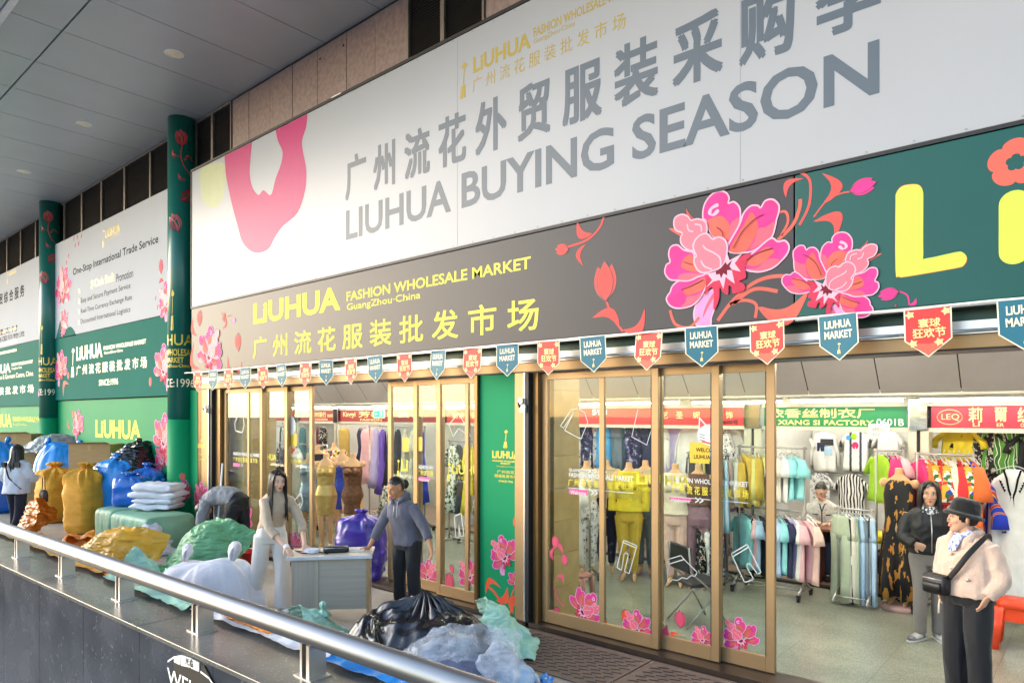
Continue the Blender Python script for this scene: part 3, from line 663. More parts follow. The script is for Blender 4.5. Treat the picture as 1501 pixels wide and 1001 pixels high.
# ================================================================ ENTRANCE
# header strip under the signs, frames and shutter tracks
hd = thing('entrance_header', 'gold and steel header running under the signs above the doors', 'header', (-5, 5.72, 2.7))
m = MB(); m.box(-12.3, XR, 5.70, 5.72, 2.905, 3.0); m.build('fascia', M('dark_green_metal', '#123b34', .4, .2), hd)
m = MB(); m.box(-12.3, XR, 5.66, 5.70, 2.81, 2.90); m.tube([(-12.3, 5.655, 2.83), (XR, 5.655, 2.83)], .012, alu); m.build('steel_rail', alu, hd)
m = MB(); m.box(-12.3, XR, 5.69, 5.95, 2.715, 2.808, gold); m.box(-12.3, XR, 5.688, 5.952, 2.70, 2.714, dark_metal); m.box(-12.3, XR, 5.95, 6.0, 2.7, 3.0, M('facade_backing')); m.build('gold_beam', gold, hd)
def frame_leaf(name, label, x0, x1, Y, z0=.06, z1=2.69, st=.075, grp='sliding glass door leaves', mull=None, top=.07, bot=.13):
    t = thing(name, label, 'glass door', ((x0 + x1) / 2, Y, z0), group=grp)
    m = MB(); th = .022
    m.box(x0, x0 + st, Y - th, Y + th, z0, z1); m.box(x1 - st, x1, Y - th, Y + th, z0, z1)
    m.box(x0 + st, x1 - st, Y - th, Y + th, z0, z0 + bot); m.box(x0 + st, x1 - st, Y - th, Y + th, z1 - top, z1)
    if mull: m.box(mull - .03, mull + .03, Y - th + .003, Y + th - .003, z0 + bot, z1 - top)
    m.build('frame', gold, t, bevel=.004)
    m = MB(); m.box(x0 + st - .002, x1 - st + .002, Y - .004, Y + .004, z0 + bot - .002, z1 - top + .002); m.build('pane', glass('door_glass'), t)
    m = MB(); m.box(x1 - st - .004, x1 - st + .003, Y - th - .001, Y - .005, z0 + bot, z1 - top, black_rub); m.build('seal', black_rub, t)
    return t
right_fixed = frame_leaf('glass_door', 'widest gold framed glass panel beside the green flowered panel', -4.55, -3.17, 5.78, mull=-3.80)
rb = frame_leaf('glass_door', 'narrow gold framed glass leaf with the left half of the yellow welcome board', -3.24, -2.60, 5.835)
rc = frame_leaf('glass_door', 'gold framed glass leaf next to the open near doorway', -2.68, -2.13, 5.89)
lf = frame_leaf('glass_door', 'glass panel at the far end of the far doors, behind the bending man', -11.60, -10.32, 5.80, mull=-10.77)
lb = frame_leaf('glass_door', 'glass leaf behind the woman in the cream jumper', -10.42, -9.66, 5.85)
lc = frame_leaf('glass_door', 'glass leaf at the far side of the open far doorway', -9.74, -9.05, 5.90)
ld = frame_leaf('glass_door', 'glass leaf at the near side of the open far doorway', -7.27, -6.62, 5.90)
le = frame_leaf('glass_door', 'glass leaf right behind the woman in the grey hoodie', -6.70, -6.16, 5.85)
lg = frame_leaf('glass_door', 'glass panel between the grey hoodie woman and the green panel', -6.22, -5.43, 5.80, mull=-5.70)
# jambs
def jamb(label, parts, cat='door frame'):
    x = sum(p[0] for p in parts) / len(parts); t = thing('door_jamb', label, cat, (x, 5.78, 0))
    for nm, x0, x1, y0, y1, mt in [(p[2], p[0], p[1], p[3], p[4], p[5]) for p in parts]:
        m = MB(); m.box(x0, x1, y0, y1, 0, 2.70); m.build(nm, mt, t, bevel=.004)
    return t
jamb('gold jamb and steel shutter track between the green panel and the near doors', [(-4.85, -4.72, 'gold_post', 5.66, 5.9, gold), (-4.715, -4.69, 'shutter_track', 5.64, 5.8, alu), (-4.685, -4.64, 'shutter_track', 5.64, 5.8, dark_metal), (-4.635, -4.56, 'gold_post', 5.70, 5.9, gold_dark)])
jamb('thin gold jamb between the far doors and the green flowered panel', [(-5.46, -5.41, 'gold_post', 5.66, 5.9, gold_dark)])
jamb('gold jamb and shutter track at the far end of the far doors', [(-12.28, -11.93, 'gold_post', 5.70, 5.9, gold), (-11.92, -11.88, 'shutter_track', 5.64, 5.8, alu), (-11.875, -11.80, 'shutter_track', 5.66, 5.8, dark_metal), (-11.79, -11.62, 'gold_post', 5.72, 5.9, gold_dark), (-12.40, -12.29, 'gold_post', 5.70, 5.9, gold_dark)])
def small_lock(x, z, label):
    t = thing('cable_clamp', label, 'clamp', (x, 5.63, z))
    m = MB(); m.box(x - .035, x + .035, 5.60, 5.64, z - .05, z + .03, alu); m.box(x - .05, x + .0, 5.605, 5.635, z + .03, z + .10, alu); m.tube([(x - .03, 5.6, z), (x - .03, 5.58, z + .05)], .01, black_rub, 8); m.build('clamp_body', M('clamp_grey', '#cfd2d6', .4, .3), t)
small_lock(-4.70, 2.33, 'small grey clamp on the shutter track by the green panel'); small_lock(-11.93, 2.33, 'small grey clamp on the shutter track by the far column')
# threshold and mats
m = MB(); m.box(-12.3, XR, 5.64, 5.96, 0.0, .052, M('bronze_sill', '#4c3f35', .35, .4)); tag(m.build('threshold', M('bronze_sill')), 'dark bronze sill strip running under all the glass doors', 'sill')
matm = M('brown_mat', '#6d5a4f', .75, var=.15, scale=14)
def entrance_mat(x0, x1, label):
    t = thing('entrance_mat', label, 'floor mat', ((x0 + x1) / 2, 5.2, .0), group='slotted mats along the doors')
    m = MB(); m.box(x0, x1, 4.72, 5.60, .002, .014, matm); m.build('sheet', matm, t, bevel=.004)
    m = MB(); k = 0
    y = 4.80
    while y < 5.54:
        x = x0 + .06 + (.05 if k % 2 else 0)
        while x < x1 - .1: m.add([(x, y, .0165), (x + .085, y + .030, .0165), (x + .10, y + .010, .0165), (x + .015, y - .020, .0165)], [(0, 3, 2, 1)], black_rub); x += .13
        y += .062; k += 1
    m.build('slot', black_rub, t)
for k, x in enumerate((-4.55, -3.13, -1.71, -.29)): entrance_mat(x, x + 1.40, ['brown slotted mat touching the mint cloth bundle', 'brown slotted mat in front of the near glass leaves', 'brown slotted mat at the open near doorway', 'brown slotted mat at the right picture edge'][k])
# green flowered panel between the bays
pl = panel('printed_panel', 'green panel with gold logo and pink peonies between the two door bays', 'panel', -5.405, -4.855, .05, 2.70, 5.70, green_wrap, .1)
YP = 5.6986; m = MB()
textpx(m, 'LiUHUA', 721.5, 660, 671, 761, YP, gold_bright, .035); textpx(m, 'FASHION WHOLESALE', 722, 673.5, 676, 761, YP, gold_bright, .03); textpx(m, 'MARKET', 734, 677.5, 680, 748, YP, gold_bright, .03); textpx(m, 'GuangZhou·China', 728, 682, 684, 754, YP, gold_bright, .0)
textpx(m, '广州流花', 729, 688.5, 693, 754, YP, gold_bright, .02); textpx(m, '服装批发市场', 725, 694.5, 699, 758, YP, gold_bright, .02); textpx(m, 'SINCE:1996', 731, 703, 706, 752, YP, gold_bright, .02)
a = onY(737, 630, YP); b = onY(745, 657, YP); logo_lady(m, a.x, b.x, b.z, a.z, YP, gold_bright); m.build('lettering', gold_bright, pl)
m = MB(); c = onY(741, 818, YP)
peony(m, c.x, c.z, .235, YP, 100, 61); c = onY(761, 856, YP); peony(m, c.x - .035, c.z, .14, YP, 95, 62); 
verm = M('print_vermilion', '#e2512d', .45)
px_tulip(m, 760, 776, 756, 20, verm, YP); px_stem(m, [(714, 858), (725, 868), (735, 885), (742, 905)], .03, verm, YP); px_leaf(m, (712, 870), (735, 862), .2, .3, verm, YP); px_leaf(m, (728, 880), (744, 860), .28, -.2, verm, YP); px_stem(m, [(748, 880), (752, 866), (765, 845)], .015, verm, YP); px_leaf(m, (752, 900), (763, 872), .25, .2, verm, YP); px_stem(m, [(740, 915), (752, 888), (764, 870)], .02, verm, YP)
m.build('flower_print', F['pink'], pl)
# narrow green panel at the far end
pl = panel('printed_panel', 'narrow green panel with gold logo beside the far column', 'panel', -12.90, -12.42, .05, 2.70, 5.70, green_wrap, .08)
m = MB(); textpx(m, 'LiUHUA', 290, 650, 656, 301, YP, gold_bright, .03); textpx(m, '广州流花', 291, 664, 667, 300, YP, gold_bright, .02); textpx(m, 'SINCE:1996', 292, 672, 674, 300, YP, gold_bright, .02)
a = onY(294, 635, YP); b = onY(297.5, 648, YP); logo_lady(m, a.x, b.x, b.z, a.z, YP, gold_bright); m.build('lettering', gold_bright, pl)
m = MB(); c = onY(295, 733, YP); peony(m, c.x, c.z, .3, YP, 85, 63); px_leaf(m, (297, 768), (300, 748), .2, .2, F['red'], YP); m.build('flower_print', F['pink'], pl)

# ---------------------------------------------------------------- stickers on the glass
wst = M('white_sticker', '#bcc2c0', .5, var=.01); sty = M('yellow_sticker', '#c6b91f', .5, var=.02); stp = M('pink_sticker', '#c93c86', .5, var=.02); board_y = M('yellow_board', '#cda91c', .5, var=.02)
def ob(m, name, mat, t): return m.build(name, mat, t)
def outline(mb, pts, Y, w=.012, closed=True): strokes(mb, pxl(pts, Y), w, Y, wst, closed)
YG = 5.774   # fixed near panel (front of the pane)
m = MB(); outline(m, [(837.4, 600.4), (821.5, 623.9), (826.1, 627.2), (841.5, 603.9)], YG, .0075, False); outline(m, [(841.5, 603.9), (827.7, 630.6), (851.5, 643.4), (861.5, 618.8), (856.8, 604.5), (847.6, 598.8), (837.4, 600.4)], YG, .0075, False)
outline(m, [(914.2, 791.3), (933.6, 799.4), (922.2, 840.1), (915.1, 837.1), (921.0, 813.8), (918.1, 809.0), (914.8, 812.0), (910.9, 835.3), (904.3, 831.1)], YG, .0075); outline(m, [(913.0, 794.3), (932.4, 802.7)], YG - .001, .008, False)
outline(m, [(935, 600), (926, 640), (948, 652), (960, 612)], YG, .006, False)
m.build('clothing_sticker', wst, right_fixed)
m = MB(); textpx(m, 'GUANGZHOU LIUHUA', 834, 686, 690.5, 890, YG, wst, .02); textpx(m, 'FASHION WHOLESALE MARKET', 834, 692, 699, 928, YG, wst, .02); a = onY(832, 714, YG); b = onY(928, 714, YG); m.box(a.x, b.x, YG - .001, YG, a.z - .006, a.z); 
textpx(m, '>>', 866, 717, 726, 876, YG - .001, wst, .02)
m.build('lettering', wst, right_fixed)
m = MB(); textpx(m, '广州流花服装批发市场', 833, 701, 711, 928, YG, sty, .02); textpx(m, 'LiU', 933, 694, 709, 968, YG, sty, .03); textpx(m, '广州流花', 933, 713, 719, 966, YG, sty, .01); m.build('lettering', sty, right_fixed)
m = MB(); a = onY(834, 716, YG); b = onY(861, 726, YG); m.box(a.x, b.x, YG - .0008, YG, b.z, a.z, stp); textpx(m, 'Welcome', 836, 718, 724, 859, YG - .002, wst, .015); m.build('welcome_sticker', stp, right_fixed)
rose = M('translucent_rose', '#c9415f', .5, var=.05)
m = MB(); c = onY(857, 893, YG); peony(m, c.x - .02, c.z - .03, .235, YG, 60, 72); c = onY(934, 914, YG); peony(m, c.x, c.z - .06, .18, YG, 85, 71)
px_tulip(m, 815, 804, 784, 5, rose, YG); px_tulip(m, 829, 829, 811, 10, rose, YG); px_leaf(m, (812, 800), (826, 812), .25, .2, rose, YG); px_leaf(m, (812, 822), (815, 800), .2, .2, rose, YG); px_stem(m, [(811, 860), (818, 878), (826, 888)], .016, rose, YG); px_leaf(m, (815, 845), (826, 856), .3, .3, rose, YG); px_tulip(m, 818, 905, 888, 10, rose, YG); px_tulip(m, 919, 915, 892, 8, verm, YG); px_leaf(m, (900, 925), (890, 908), .3, .3, verm, YG)
m.build('flower_sticker', rose, right_fixed)
YG2, YG3 = 5.829, 5.884
def half(mb_fn, t, x0, x1, name, mat):
    mb = MB(); mb_fn(mb); keep = MB()
    for f_, mt in zip(mb.f, mb.m):
        vs = [mb.v[i] for i in f_]
        if all(x0 - .001 <= v.x <= x1 + .001 for v in vs): keep.add(vs, [tuple(range(len(vs)))], mt)
    if keep.v: keep.build(name, mat, t)
def board(Y, t, left):
    def fn(mb):
        a = onY(1011, 648, Y); b = onY(1073, 681, Y); xm = onY(1040, 660, Y).x; L, Rr = (a.x, xm) if left else (xm, b.x)
        mb.poly([[(L, b.z), (Rr, b.z), (Rr, a.z), (L, a.z)]], Y, board_y)
        textpx(mb, 'WELCOME TO', 1020, 656, 662, 1066, Y - .001, black_ink, .02); textpx(mb, 'LIUHUA MARKET', 1017, 666, 672, 1070, Y - .001, black_ink, .02)
    def cat(mb):
        c = onY(1041, 637, Y); r = .115; L = []
        for i in range(40):
            th = 2 * math.pi * i / 40; L.append((c.x + r * 1.1 * math.cos(th), c.z + r * .82 * math.sin(th)))
        xm = c.x; L = [(min(x, xm) if left else max(x, xm), z) for x, z in L]
        mb.poly([L], Y - .0015, wst); s = -1 if left else 1
        mb.poly([[(c.x + s * .03, c.z + .085), (c.x + s * .115, c.z + .03), (c.x + s * .105, c.z + .16)]], Y - .0012, wst)
        mb.poly([[(c.x + s * .05, c.z + .085), (c.x + s * .10, c.z + .06), (c.x + s * .095, c.z + .135)]], Y - .002, red_ink)
        for d in (.0, .025, .05): mb.poly([[(c.x + s * .05, c.z - .01 - d), (c.x + s * .10, c.z - d), (c.x + s * .10, c.z - d + .006), (c.x + s * .05, c.z - .004 - d)]], Y - .002, grey_ink)
        mb.poly([[(c.x, c.z - .085), (c.x + s * .08, c.z - .07), (c.x + s * .08, c.z - .055), (c.x, c.z - .07)]], Y - .002, red_ink)
    x0, x1 = ((-3.165, -2.675) if left else (-2.605, -2.205)); 
    half(fn, t, x0, x1, 'welcome_board', board_y); half(cat, t, x0, x1, 'cat_sticker', wst)
board(YG2, rb, True); board(YG3, rc, False)
def strip(t, Y, x0, x1):
    def wf(mb): textpx(mb, 'FASHION WHOLESALE MARKET', 985, 703 - 4, 710 - 4, 1097, Y, wst, .02); a = onY(983, 727, Y); b = onY(1097, 727, Y); mb.poly([[(max(a.x, x0), a.z - .006), (min(b.x, x1), a.z - .006), (min(b.x, x1), a.z), (max(a.x, x0), a.z)]], Y, wst)
    def yf(mb): textpx(mb, '广州流花服装批发市场', 985, 710, 722, 1097, Y, sty, .02)
    half(wf, t, x0, x1, 'lettering', wst); half(yf, t, x0, x1, 'lettering', sty)
strip(rb, YG2, -3.165, -2.675); strip(rc, YG3, -2.605, -2.205)
m = MB(); textpx(m, 'HUA', 975, 696, 711, 1011, YG2, sty, .03); m.build('lettering', sty, rb)
m = MB(); a = onY(981, 728, YG2); b = onY(1013, 735, YG2); m.box(a.x, b.x, YG2 - .001, YG2, b.z, a.z, stp); textpx(m, 'Welcome', 983, 729.5, 734.5, 1011, YG2 - .002, wst, .015); textpx(m, '>>', 1019, 728, 737, 1031, YG2, wst, .02); m.build('welcome_sticker', stp, rb)
m = MB(); outline(m, [(978.5, 819.7), (997.9, 813.8), (1005.4, 822.1), (1021.9, 838.3), (1018.9, 844.3), (1012.9, 843.1), (1006.9, 847.9), (1000.0, 846.1), (992.8, 850.3), (986.0, 849.1), (979.1, 853.3), (977.9, 836.2), (981.5, 828.1)], YG2, .0075); outline(m, [(980.6, 826.3), (1001.8, 819.7)], YG2 - .001, .008, False); m.build('clothing_sticker', wst, rb)
m = MB(); c = onY(1031, 938, YG2); peony(m, c.x - .005, c.z, .12, YG2, 80, 75); px_tulip(m, 998, 920, 894, 5, rose, YG2); px_leaf(m, (985, 940), (978, 915), .4, .2, rose, YG2); px_leaf(m, (990, 945), (1001, 930), .2, .4, verm, YG2); m.build('flower_sticker', rose, rb)
m = MB(); outline(m, [(1071.8, 811.4), (1095.1, 797.3), (1115.5, 838.3), (1110.7, 841.3), (1100.5, 827.5), (1096.0, 824.5), (1094.5, 830.5), (1104.7, 848.5), (1091.6, 853.3)], YG3, .008); outline(m, [(1073.9, 815.6), (1097.2, 801.5)], YG3 - .001, .009, False); m.build('clothing_sticker', wst, rc)
m = MB(); c = onY(1087, 940, YG3); peony(m, c.x, c.z + .01, .185, YG3, 92, 77); m.build('flower_sticker', rose, rc)
# far bay
YG4 = 5.794
m = MB(); outline(m, [(344, 620), (350, 605), (356, 607), (358, 622), (355, 634), (345, 631)], YG4, .02); m.build('clothing_sticker', wst, lf)
m = MB(); textpx(m, 'FASHION WHOLESALE MARKET', 342, 662, 667, 382, YG4, wst, .03); m.build('lettering', wst, lf)
m = MB(); textpx(m, '广州流花服装批发市场', 342, 669, 676, 377, YG4, sty, .03); m.build('lettering', sty, lf)
m = MB(); a = onY(342, 678, YG4); b = onY(352, 684, YG4); m.box(a.x, b.x, YG4 - .001, YG4, b.z, a.z, stp); textpx(m, '>', 354, 679, 684, 356, YG4, wst, .02); m.build('welcome_sticker', stp, lf)
m = MB(); textpx(m, 'HUA', 392, 665, 674, 405, 5.844, sty, .03); m.build('lettering', sty, lb)
m = MB(); textpx(m, 'WHOLESALE MARKET', 418, 664, 669, 442, 5.894, wst, .03); m.build('lettering', wst, lc)
m = MB(); textpx(m, '批发市场', 418, 671, 678, 442, 5.894, sty, .03); m.build('lettering', sty, lc)
m = MB(); a = onY(420, 635, 5.894); b = onY(435, 654, 5.894); m.poly([[(a.x, b.z), (b.x, b.z), (b.x, a.z), (a.x, a.z)]], 5.894, board_y); c = onY(426, 624, 5.894); m.poly([[(c.x + .14 * math.cos(i * .5), c.z + .16 * math.sin(i * .5)) for i in range(13)]], 5.893, wst); m.build('welcome_board', board_y, lc)
m = MB(); outline(m, [(432, 733), (441, 722), (444, 735), (438, 750), (440, 737), (433, 745)], 5.894, .02); m.build('clothing_sticker', wst, lc)
m = MB(); c = onY(432, 800, 5.894); peony(m, c.x, c.z, .2, 5.894, 80, 81); m.build('flower_sticker', rose, lc)
m = MB(); c = onY(356, 765, YG4); peony(m, c.x, c.z, .35, YG4, 80, 83); m.build('flower_sticker', rose, lf)
m = MB(); logo_lady(m, *[onY(581, 690, 5.894).x, onY(586, 690, 5.894).x, onY(581, 699, 5.894).z, onY(581, 673, 5.894).z], 5.894, sty); textpx(m, 'Li', 588, 672, 690, 598, 5.894, sty, .03); a = onY(590, 641, 5.894); b = onY(599, 662, 5.894); m.poly([[(a.x, b.z), (b.x, b.z), (b.x, a.z), (a.x, a.z)]], 5.893, board_y); m.build('lettering', sty, ld)
m = MB(); a = onY(606, 640, 5.844); b = onY(619, 661, 5.844); m.poly([[(a.x, b.z), (b.x, b.z), (b.x, a.z), (a.x, a.z)]], 5.844, board_y); m.build('welcome_board', board_y, le)
m = MB(); textpx(m, 'FASHION WH', 612, 681, 687, 635, 5.844, wst, .03); m.build('lettering', wst, le)
m = MB(); textpx(m, '广州流花服', 612, 688, 696, 635, 5.844, sty, .03); m.build('lettering', sty, le)
m = MB(); a = onY(612, 698, 5.844); b = onY(630, 706, 5.844); m.box(a.x, b.x, 5.843, 5.844, b.z, a.z, stp); textpx(m, 'Welcome', 613, 700, 704, 629, 5.842, wst, .01); m.build('welcome_sticker', stp, le)
m = MB(); textpx(m, 'LiUHU', 662, 680, 694, 703, YG4, sty, .02); logo_lady(m, onY(654, 690, YG4).x, onY(661, 690, YG4).x, onY(654, 705, YG4).z, onY(654, 677, YG4).z, YG4, sty); textpx(m, '广州流花服装批发', 666, 697, 702, 703, YG4, sty, 0); m.build('lettering', sty, lg)
m = MB(); outline(m, [(666, 756), (676, 752), (680, 785), (675, 786), (672, 764), (673, 787), (668, 788)], YG4, .013); outline(m, [(658, 622), (672, 606), (682, 622), (690, 640), (672, 628), (664, 640)], YG4, .01); m.build('clothing_sticker', wst, lg)
m = MB(); c = onY(690, 846, YG4); peony(m, c.x, c.z, .21, YG4, 95, 85); px_tulip(m, 659, 868, 838, 0, rose, YG4); px_tulip(m, 664, 840, 826, 20, rose, YG4); m.build('flower_sticker', rose, lg)
m = MB(); c = onY(628, 845, 5.844); peony(m, c.x, c.z, .2, 5.844, 95, 86); m.build('flower_sticker', rose, le)

# ---------------------------------------------------------------- bunting
str_pts = []
xs = [-12.35 + .55 * k * .5 for k in range(46)]
for i, x in enumerate(xs): str_pts.append((x, 5.44, 2.985 + .012 * abs(math.sin(x * 2.9)) - .005))
m = MB(); m.tube(str_pts, .009, M('white_cord', '#e8e8e2', .7), 6); tag(m.build('bunting_cord', MATS['white_cord']), 'white cord under the signs from which the pennants hang', 'cord')
pr = M('red_pennant', '#c5302f', .6, var=.05, scale=4); pt = M('teal_pennant', '#1c6579', .6, var=.04); pe = M('pennant_edge', '#e9e0c4', .6, var=.02); pgold = M('pennant_gold', '#f0d58a', .5, var=.04); psal = M('salmon_pennant', '#d65c48', .6)
def pennant(red, x, label):
    t = thing('red_pennant' if red else 'teal_pennant', label, 'pennant', (x, 5.435, 2.64), group='red and teal pennants on the cord')
    w, h, s = .142, .335, .215
    def sh(k): return [(-w * k, h), (-w * k, h - s * (1 if k == 1 else .99)), (0, .0 + (1 - k) * .16), (w * k, h - s * (1 if k == 1 else .99)), (w * k, h)]
    m = MB(); m.prism(sh(1), -.002, .002, pe if red else pe); m.poly([sh(.94)], -.0028, pr if red else pt)
    if red: m.poly([[(-.085, .075), (0, .012), (.085, .075), (.06, .1), (0, .09), (-.06, .1)]], -.0034, psal)
    o = m.build('cloth', pr, t, local=True)
    m = MB()
    if red:
        text(m, '寰球', -.055, .075, .205, .265, -.0045, pgold, .03); text(m, '狂欢节', -.09, .105, .135, .2, -.0045, pgold, .03)
        for cx, cz in ((-.105, .30), (.11, .305), (-.09, .10), (.065, .10)): m.poly([[(cx + (.032 if i % 2 else .018) * math.cos(i * math.pi / 5), cz + (.03 if i % 2 else .016) * math.sin(i * math.pi / 5)) for i in range(10)]], -.004, pgold)
    else:
        text(m, 'LiUHUA', -.095, .095, .24, .30, -.0045, pe, .03); text(m, 'MARKET', -.10, .10, .165, .222, -.0045, pe, .03); logo_lady(m, -.018, .018, .05, .13, -.0045, pgold)
    m.build('lettering', pgold, t, local=True); return t
near = ['above the open near doorway', 'above the near glass leaves', 'over the green panel between the bays', 'above the far doors', 'by the far column']
pr0 = pennant(True, -11.9, ''); pt0 = pennant(False, -11.35, '')
PX = [-11.84 + .545 * k for k in range(22)]
random.seed(5); lab = {}
ordn = ['first', 'second', 'third', 'fourth', 'fifth', 'sixth', 'seventh', 'eighth', 'ninth', 'tenth', 'eleventh']
for k, x in enumerate(PX):
    red = k % 2 == 0; proto = pr0 if red else pt0
    t = proto if k < 2 else copy_tree(proto)
    z = 2.985 + .012 * abs(math.sin(x * 2.9)) - .005
    t.location = (x + random.uniform(-.015, .015), 5.435 + random.uniform(-.006, .006), z - .34); t.rotation_euler = (R(random.uniform(-3, 3)), R(random.uniform(-3, 3)), R(random.uniform(-7, 7)))
    t['label'] = ordn[k // 2] + (' red pennant with gold characters' if red else ' teal pennant with white market name') + ', counted along the cord from the far column'

# ---------------------------------------------------------------- parapet with handrail at the sunken stair
pa = Vector((-9.58, 2.14)); pb = Vector((-2.64, 2.32)); fa = Vector((-7.57, 1.69)); fb = Vector((-3.23, 1.80))
db = (pb - pa) / (pb.x - pa.x); df = (fb - fa) / (fb.x - fa.x)
def yb(x): return pa.y + db.y * (x - pa.x)
def yf(x): return fa.y + df.y * (x - fa.x)
pw = thing('parapet_wall', 'black granite parapet with polished coping along the sunken stair', 'wall', (-6, 2.0, 0))
m = MB(); x = -18.
xs = [-18 + .95 * k for k in range(24)]
for a, b in zip(xs, xs[1:]):
    vs = [(a + .003, yf(a) + .02, -2.5), (b - .003, yf(b) + .02, -2.5), (b - .003, yf(b) + .02, .868), (a + .003, yf(a) + .02, .868), (a + .003, yb(a) - .02, -.1), (b - .003, yb(b) - .02, -.1), (b - .003, yb(b) - .02, .868), (a + .003, yb(a) - .02, .868)]
    m.add(vs, [(0, 1, 2, 3), (5, 4, 7, 6), (3, 2, 6, 7), (0, 3, 7, 4), (1, 5, 6, 2)], granite_black)
m.build('granite_panel', granite_black, pw)
m = MB(); a, b = -18, 3
for a, b in zip(xs[::2], xs[2::2] + [xs[-1]]):
    if b <= a: continue
    vs = [(a + .002, yf(a), .87), (b - .002, yf(b), .87), (b - .002, yf(b), .90), (a + .002, yf(a), .90), (a + .002, yb(a), .87), (b - .002, yb(b), .87), (b - .002, yb(b), .90), (a + .002, yb(a), .90)]
    m.add(vs, [(0, 1, 2, 3), (5, 4, 7, 6), (3, 2, 6, 7), (0, 3, 7, 4), (1, 5, 6, 2), (0, 4, 5, 1)], granite_top)
m.build('coping', granite_top, pw, bevel=.004)
def yr(x): return 1.91 + (x + 7.9) * (2.02 - 1.90) / 4.8
hr = thing('handrail', 'thick brushed steel handrail on short posts along the parapet', 'handrail', (-6, 1.95, .9))
m = MB(); m.tube([(-18, yr(-18), 1.112), (-8, yr(-8), 1.112), (3, yr(3), 1.112)], .058, steel, 24); m.build('rail_pipe', steel, hr)
for k in range(12):
    x = -3.12 - 1.172 * (k - 2)
    m = MB(); y = yr(x)
    m.box(x - .04, x - .022, y - .05, y + .05, .906, 1.07, steel); m.box(x + .018, x + .045, y - .05, y + .05, .906, 1.07, steel); m.box(x - .022, x + .018, y - .01, y + .01, .906, 1.06, dark_metal); m.box(x - .075, x + .08, y - .065, y + .065, .9, .906, steel)
    m.box(x - .05, x - .04, y - .02, y + .0, .906, .92, dark_metal)
    m.build('post', steel, hr)
# welcome sticker low on the parapet face
m = MB(); Yp = yf(-3.75) + .012
ws = thing('welcome_sign', 'black arched welcome sign with white plates on the granite parapet face', 'sign', (-3.7, Yp, .5))
def pq(x, y): p = onY(x, y, Yp); return (p.x, p.z)
m.prism([pq(245, 1010), pq(243, 975), pq(258, 962), pq(282, 963), pq(300, 975), pq(318, 1010)], Yp - .004, Yp + .02, M('sign_black', '#26231f', .5)); m.build('board', MATS['sign_black'], ws)
m = MB(); 
for q in ([(258, 961), (267, 959), (266, 973), (258, 969)], [(268, 959), (283, 964), (282, 977), (268, 974)], [(283, 965), (294, 970), (294, 983), (283, 978)]): m.prism([pq(*p) for p in q], Yp - .012, Yp - .005, white_ink)
strokes(m, [pq(296, 984), pq(308, 993), pq(316, 1006)], .012, Yp - .006, white_ink); strokes(m, [pq(242, 972), pq(257, 962)], .01, Yp - .006, white_ink)
m.build('plate', white_ink, ws)
m = MB(); textpx(m, 'WELCOME', 245, 977, 999, 352, Yp - .0065, white_ink, .01); textpx(m, '光', 271, 962, 972, 277, Yp - .014, black_ink, .02); textpx(m, '临', 278, 965, 976, 283, Yp - .014, black_ink, .02); m.build('lettering', white_ink, ws)
# ================================================================ FIGURES
skin = M('skin', '#c99a7c', .5, var=.06, scale=20, spec=.4); skin_fair = M('skin_fair', '#dcb096', .48, var=.05, scale=20, spec=.4); skin_tan = M('skin_tan', '#b9825f', .5, var=.06, scale=20, spec=.4)
hair_m = M('black_hair', '#16110f', .38, var=.4, scale=60, stretch=(1, 1, .06), bump=.15, bscale=150, spec=.5)
eye_w = M('eye_white', '#e4ddd6', .3); eye_d = M('eye_dark', '#1a100c', .2); brow_m = M('brow', '#2a1e19', .8); lip_m = M('lip', '#b4504e', .4)
def solid(mb, name, mat, parent, voxel=.006, smooth=4, disp=None, local=True):
    """joins overlapping shapes into one continuous surface"""
    me = bpy.data.meshes.new('tmp'); me.from_pydata(mb.v, [], mb.f); me.update()
    bm = bmesh.new(); bm.from_mesh(me); bmesh.ops.recalc_face_normals(bm, faces=bm.faces); bm.to_mesh(me); bm.free()
    o = bpy.data.objects.new('tmp', me); COL.objects.link(o)
    r = o.modifiers.new('r', 'REMESH'); r.mode = 'VOXEL'; r.voxel_size = voxel
    if smooth: s_ = o.modifiers.new('s', 'SMOOTH'); s_.factor = .5; s_.iterations = smooth
    dg = bpy.context.evaluated_depsgraph_get(); m2 = bpy.data.meshes.new_from_object(o.evaluated_get(dg))
    bpy.data.objects.remove(o); bpy.data.meshes.remove(me)
    if disp:
        nrm = [v.normal.copy() for v in m2.vertices]
        for v, n in zip(m2.vertices, nrm): v.co += n * disp(v.co)
    m2.name = name
    for p in m2.polygons: p.use_smooth = True
    m2.materials.append(mat)
    ob_ = bpy.data.objects.new(name, m2); COL.objects.link(ob_); ob_.parent = parent
    if not local and parent is None:
        pass
    return ob_
def folds(amp, fx=9., fz=3., seed=0., rid=.6):
    off = Vector((seed * 3.1, seed * 1.7, seed * 2.3))
    def d(p):
        q = Vector((p.x * fx, p.y * fx, p.z * fz)) + off
        a = 1 - 2 * abs(noise.noise(q)); b = noise.noise(q * 2.3 + Vector((5, 1, 2)))
        return amp * (rid * a + (1 - rid) * b - .2)
    return d
def V(*a): return Vector(a)
def limb(mb, pts, rs, n=14, flat=1.):
    """tapered limb through joint points with extra rings so joints bend smoothly"""
    P = []; Q = []
    for i in range(len(pts) - 1):
        for k in range(4):
            t = k / 4; P.append(Vector(pts[i]).lerp(Vector(pts[i + 1]), t)); Q.append(rs[i] + (rs[i + 1] - rs[i]) * t)
    P.append(Vector(pts[-1])); Q.append(rs[-1])
    for _ in range(2):
        P = [P[0]] + [(P[i - 1] + P[i] * 2 + P[i + 1]) / 4 for i in range(1, len(P) - 1)] + [P[-1]]
    mb.tube(P, Q, None, n, flat=flat)
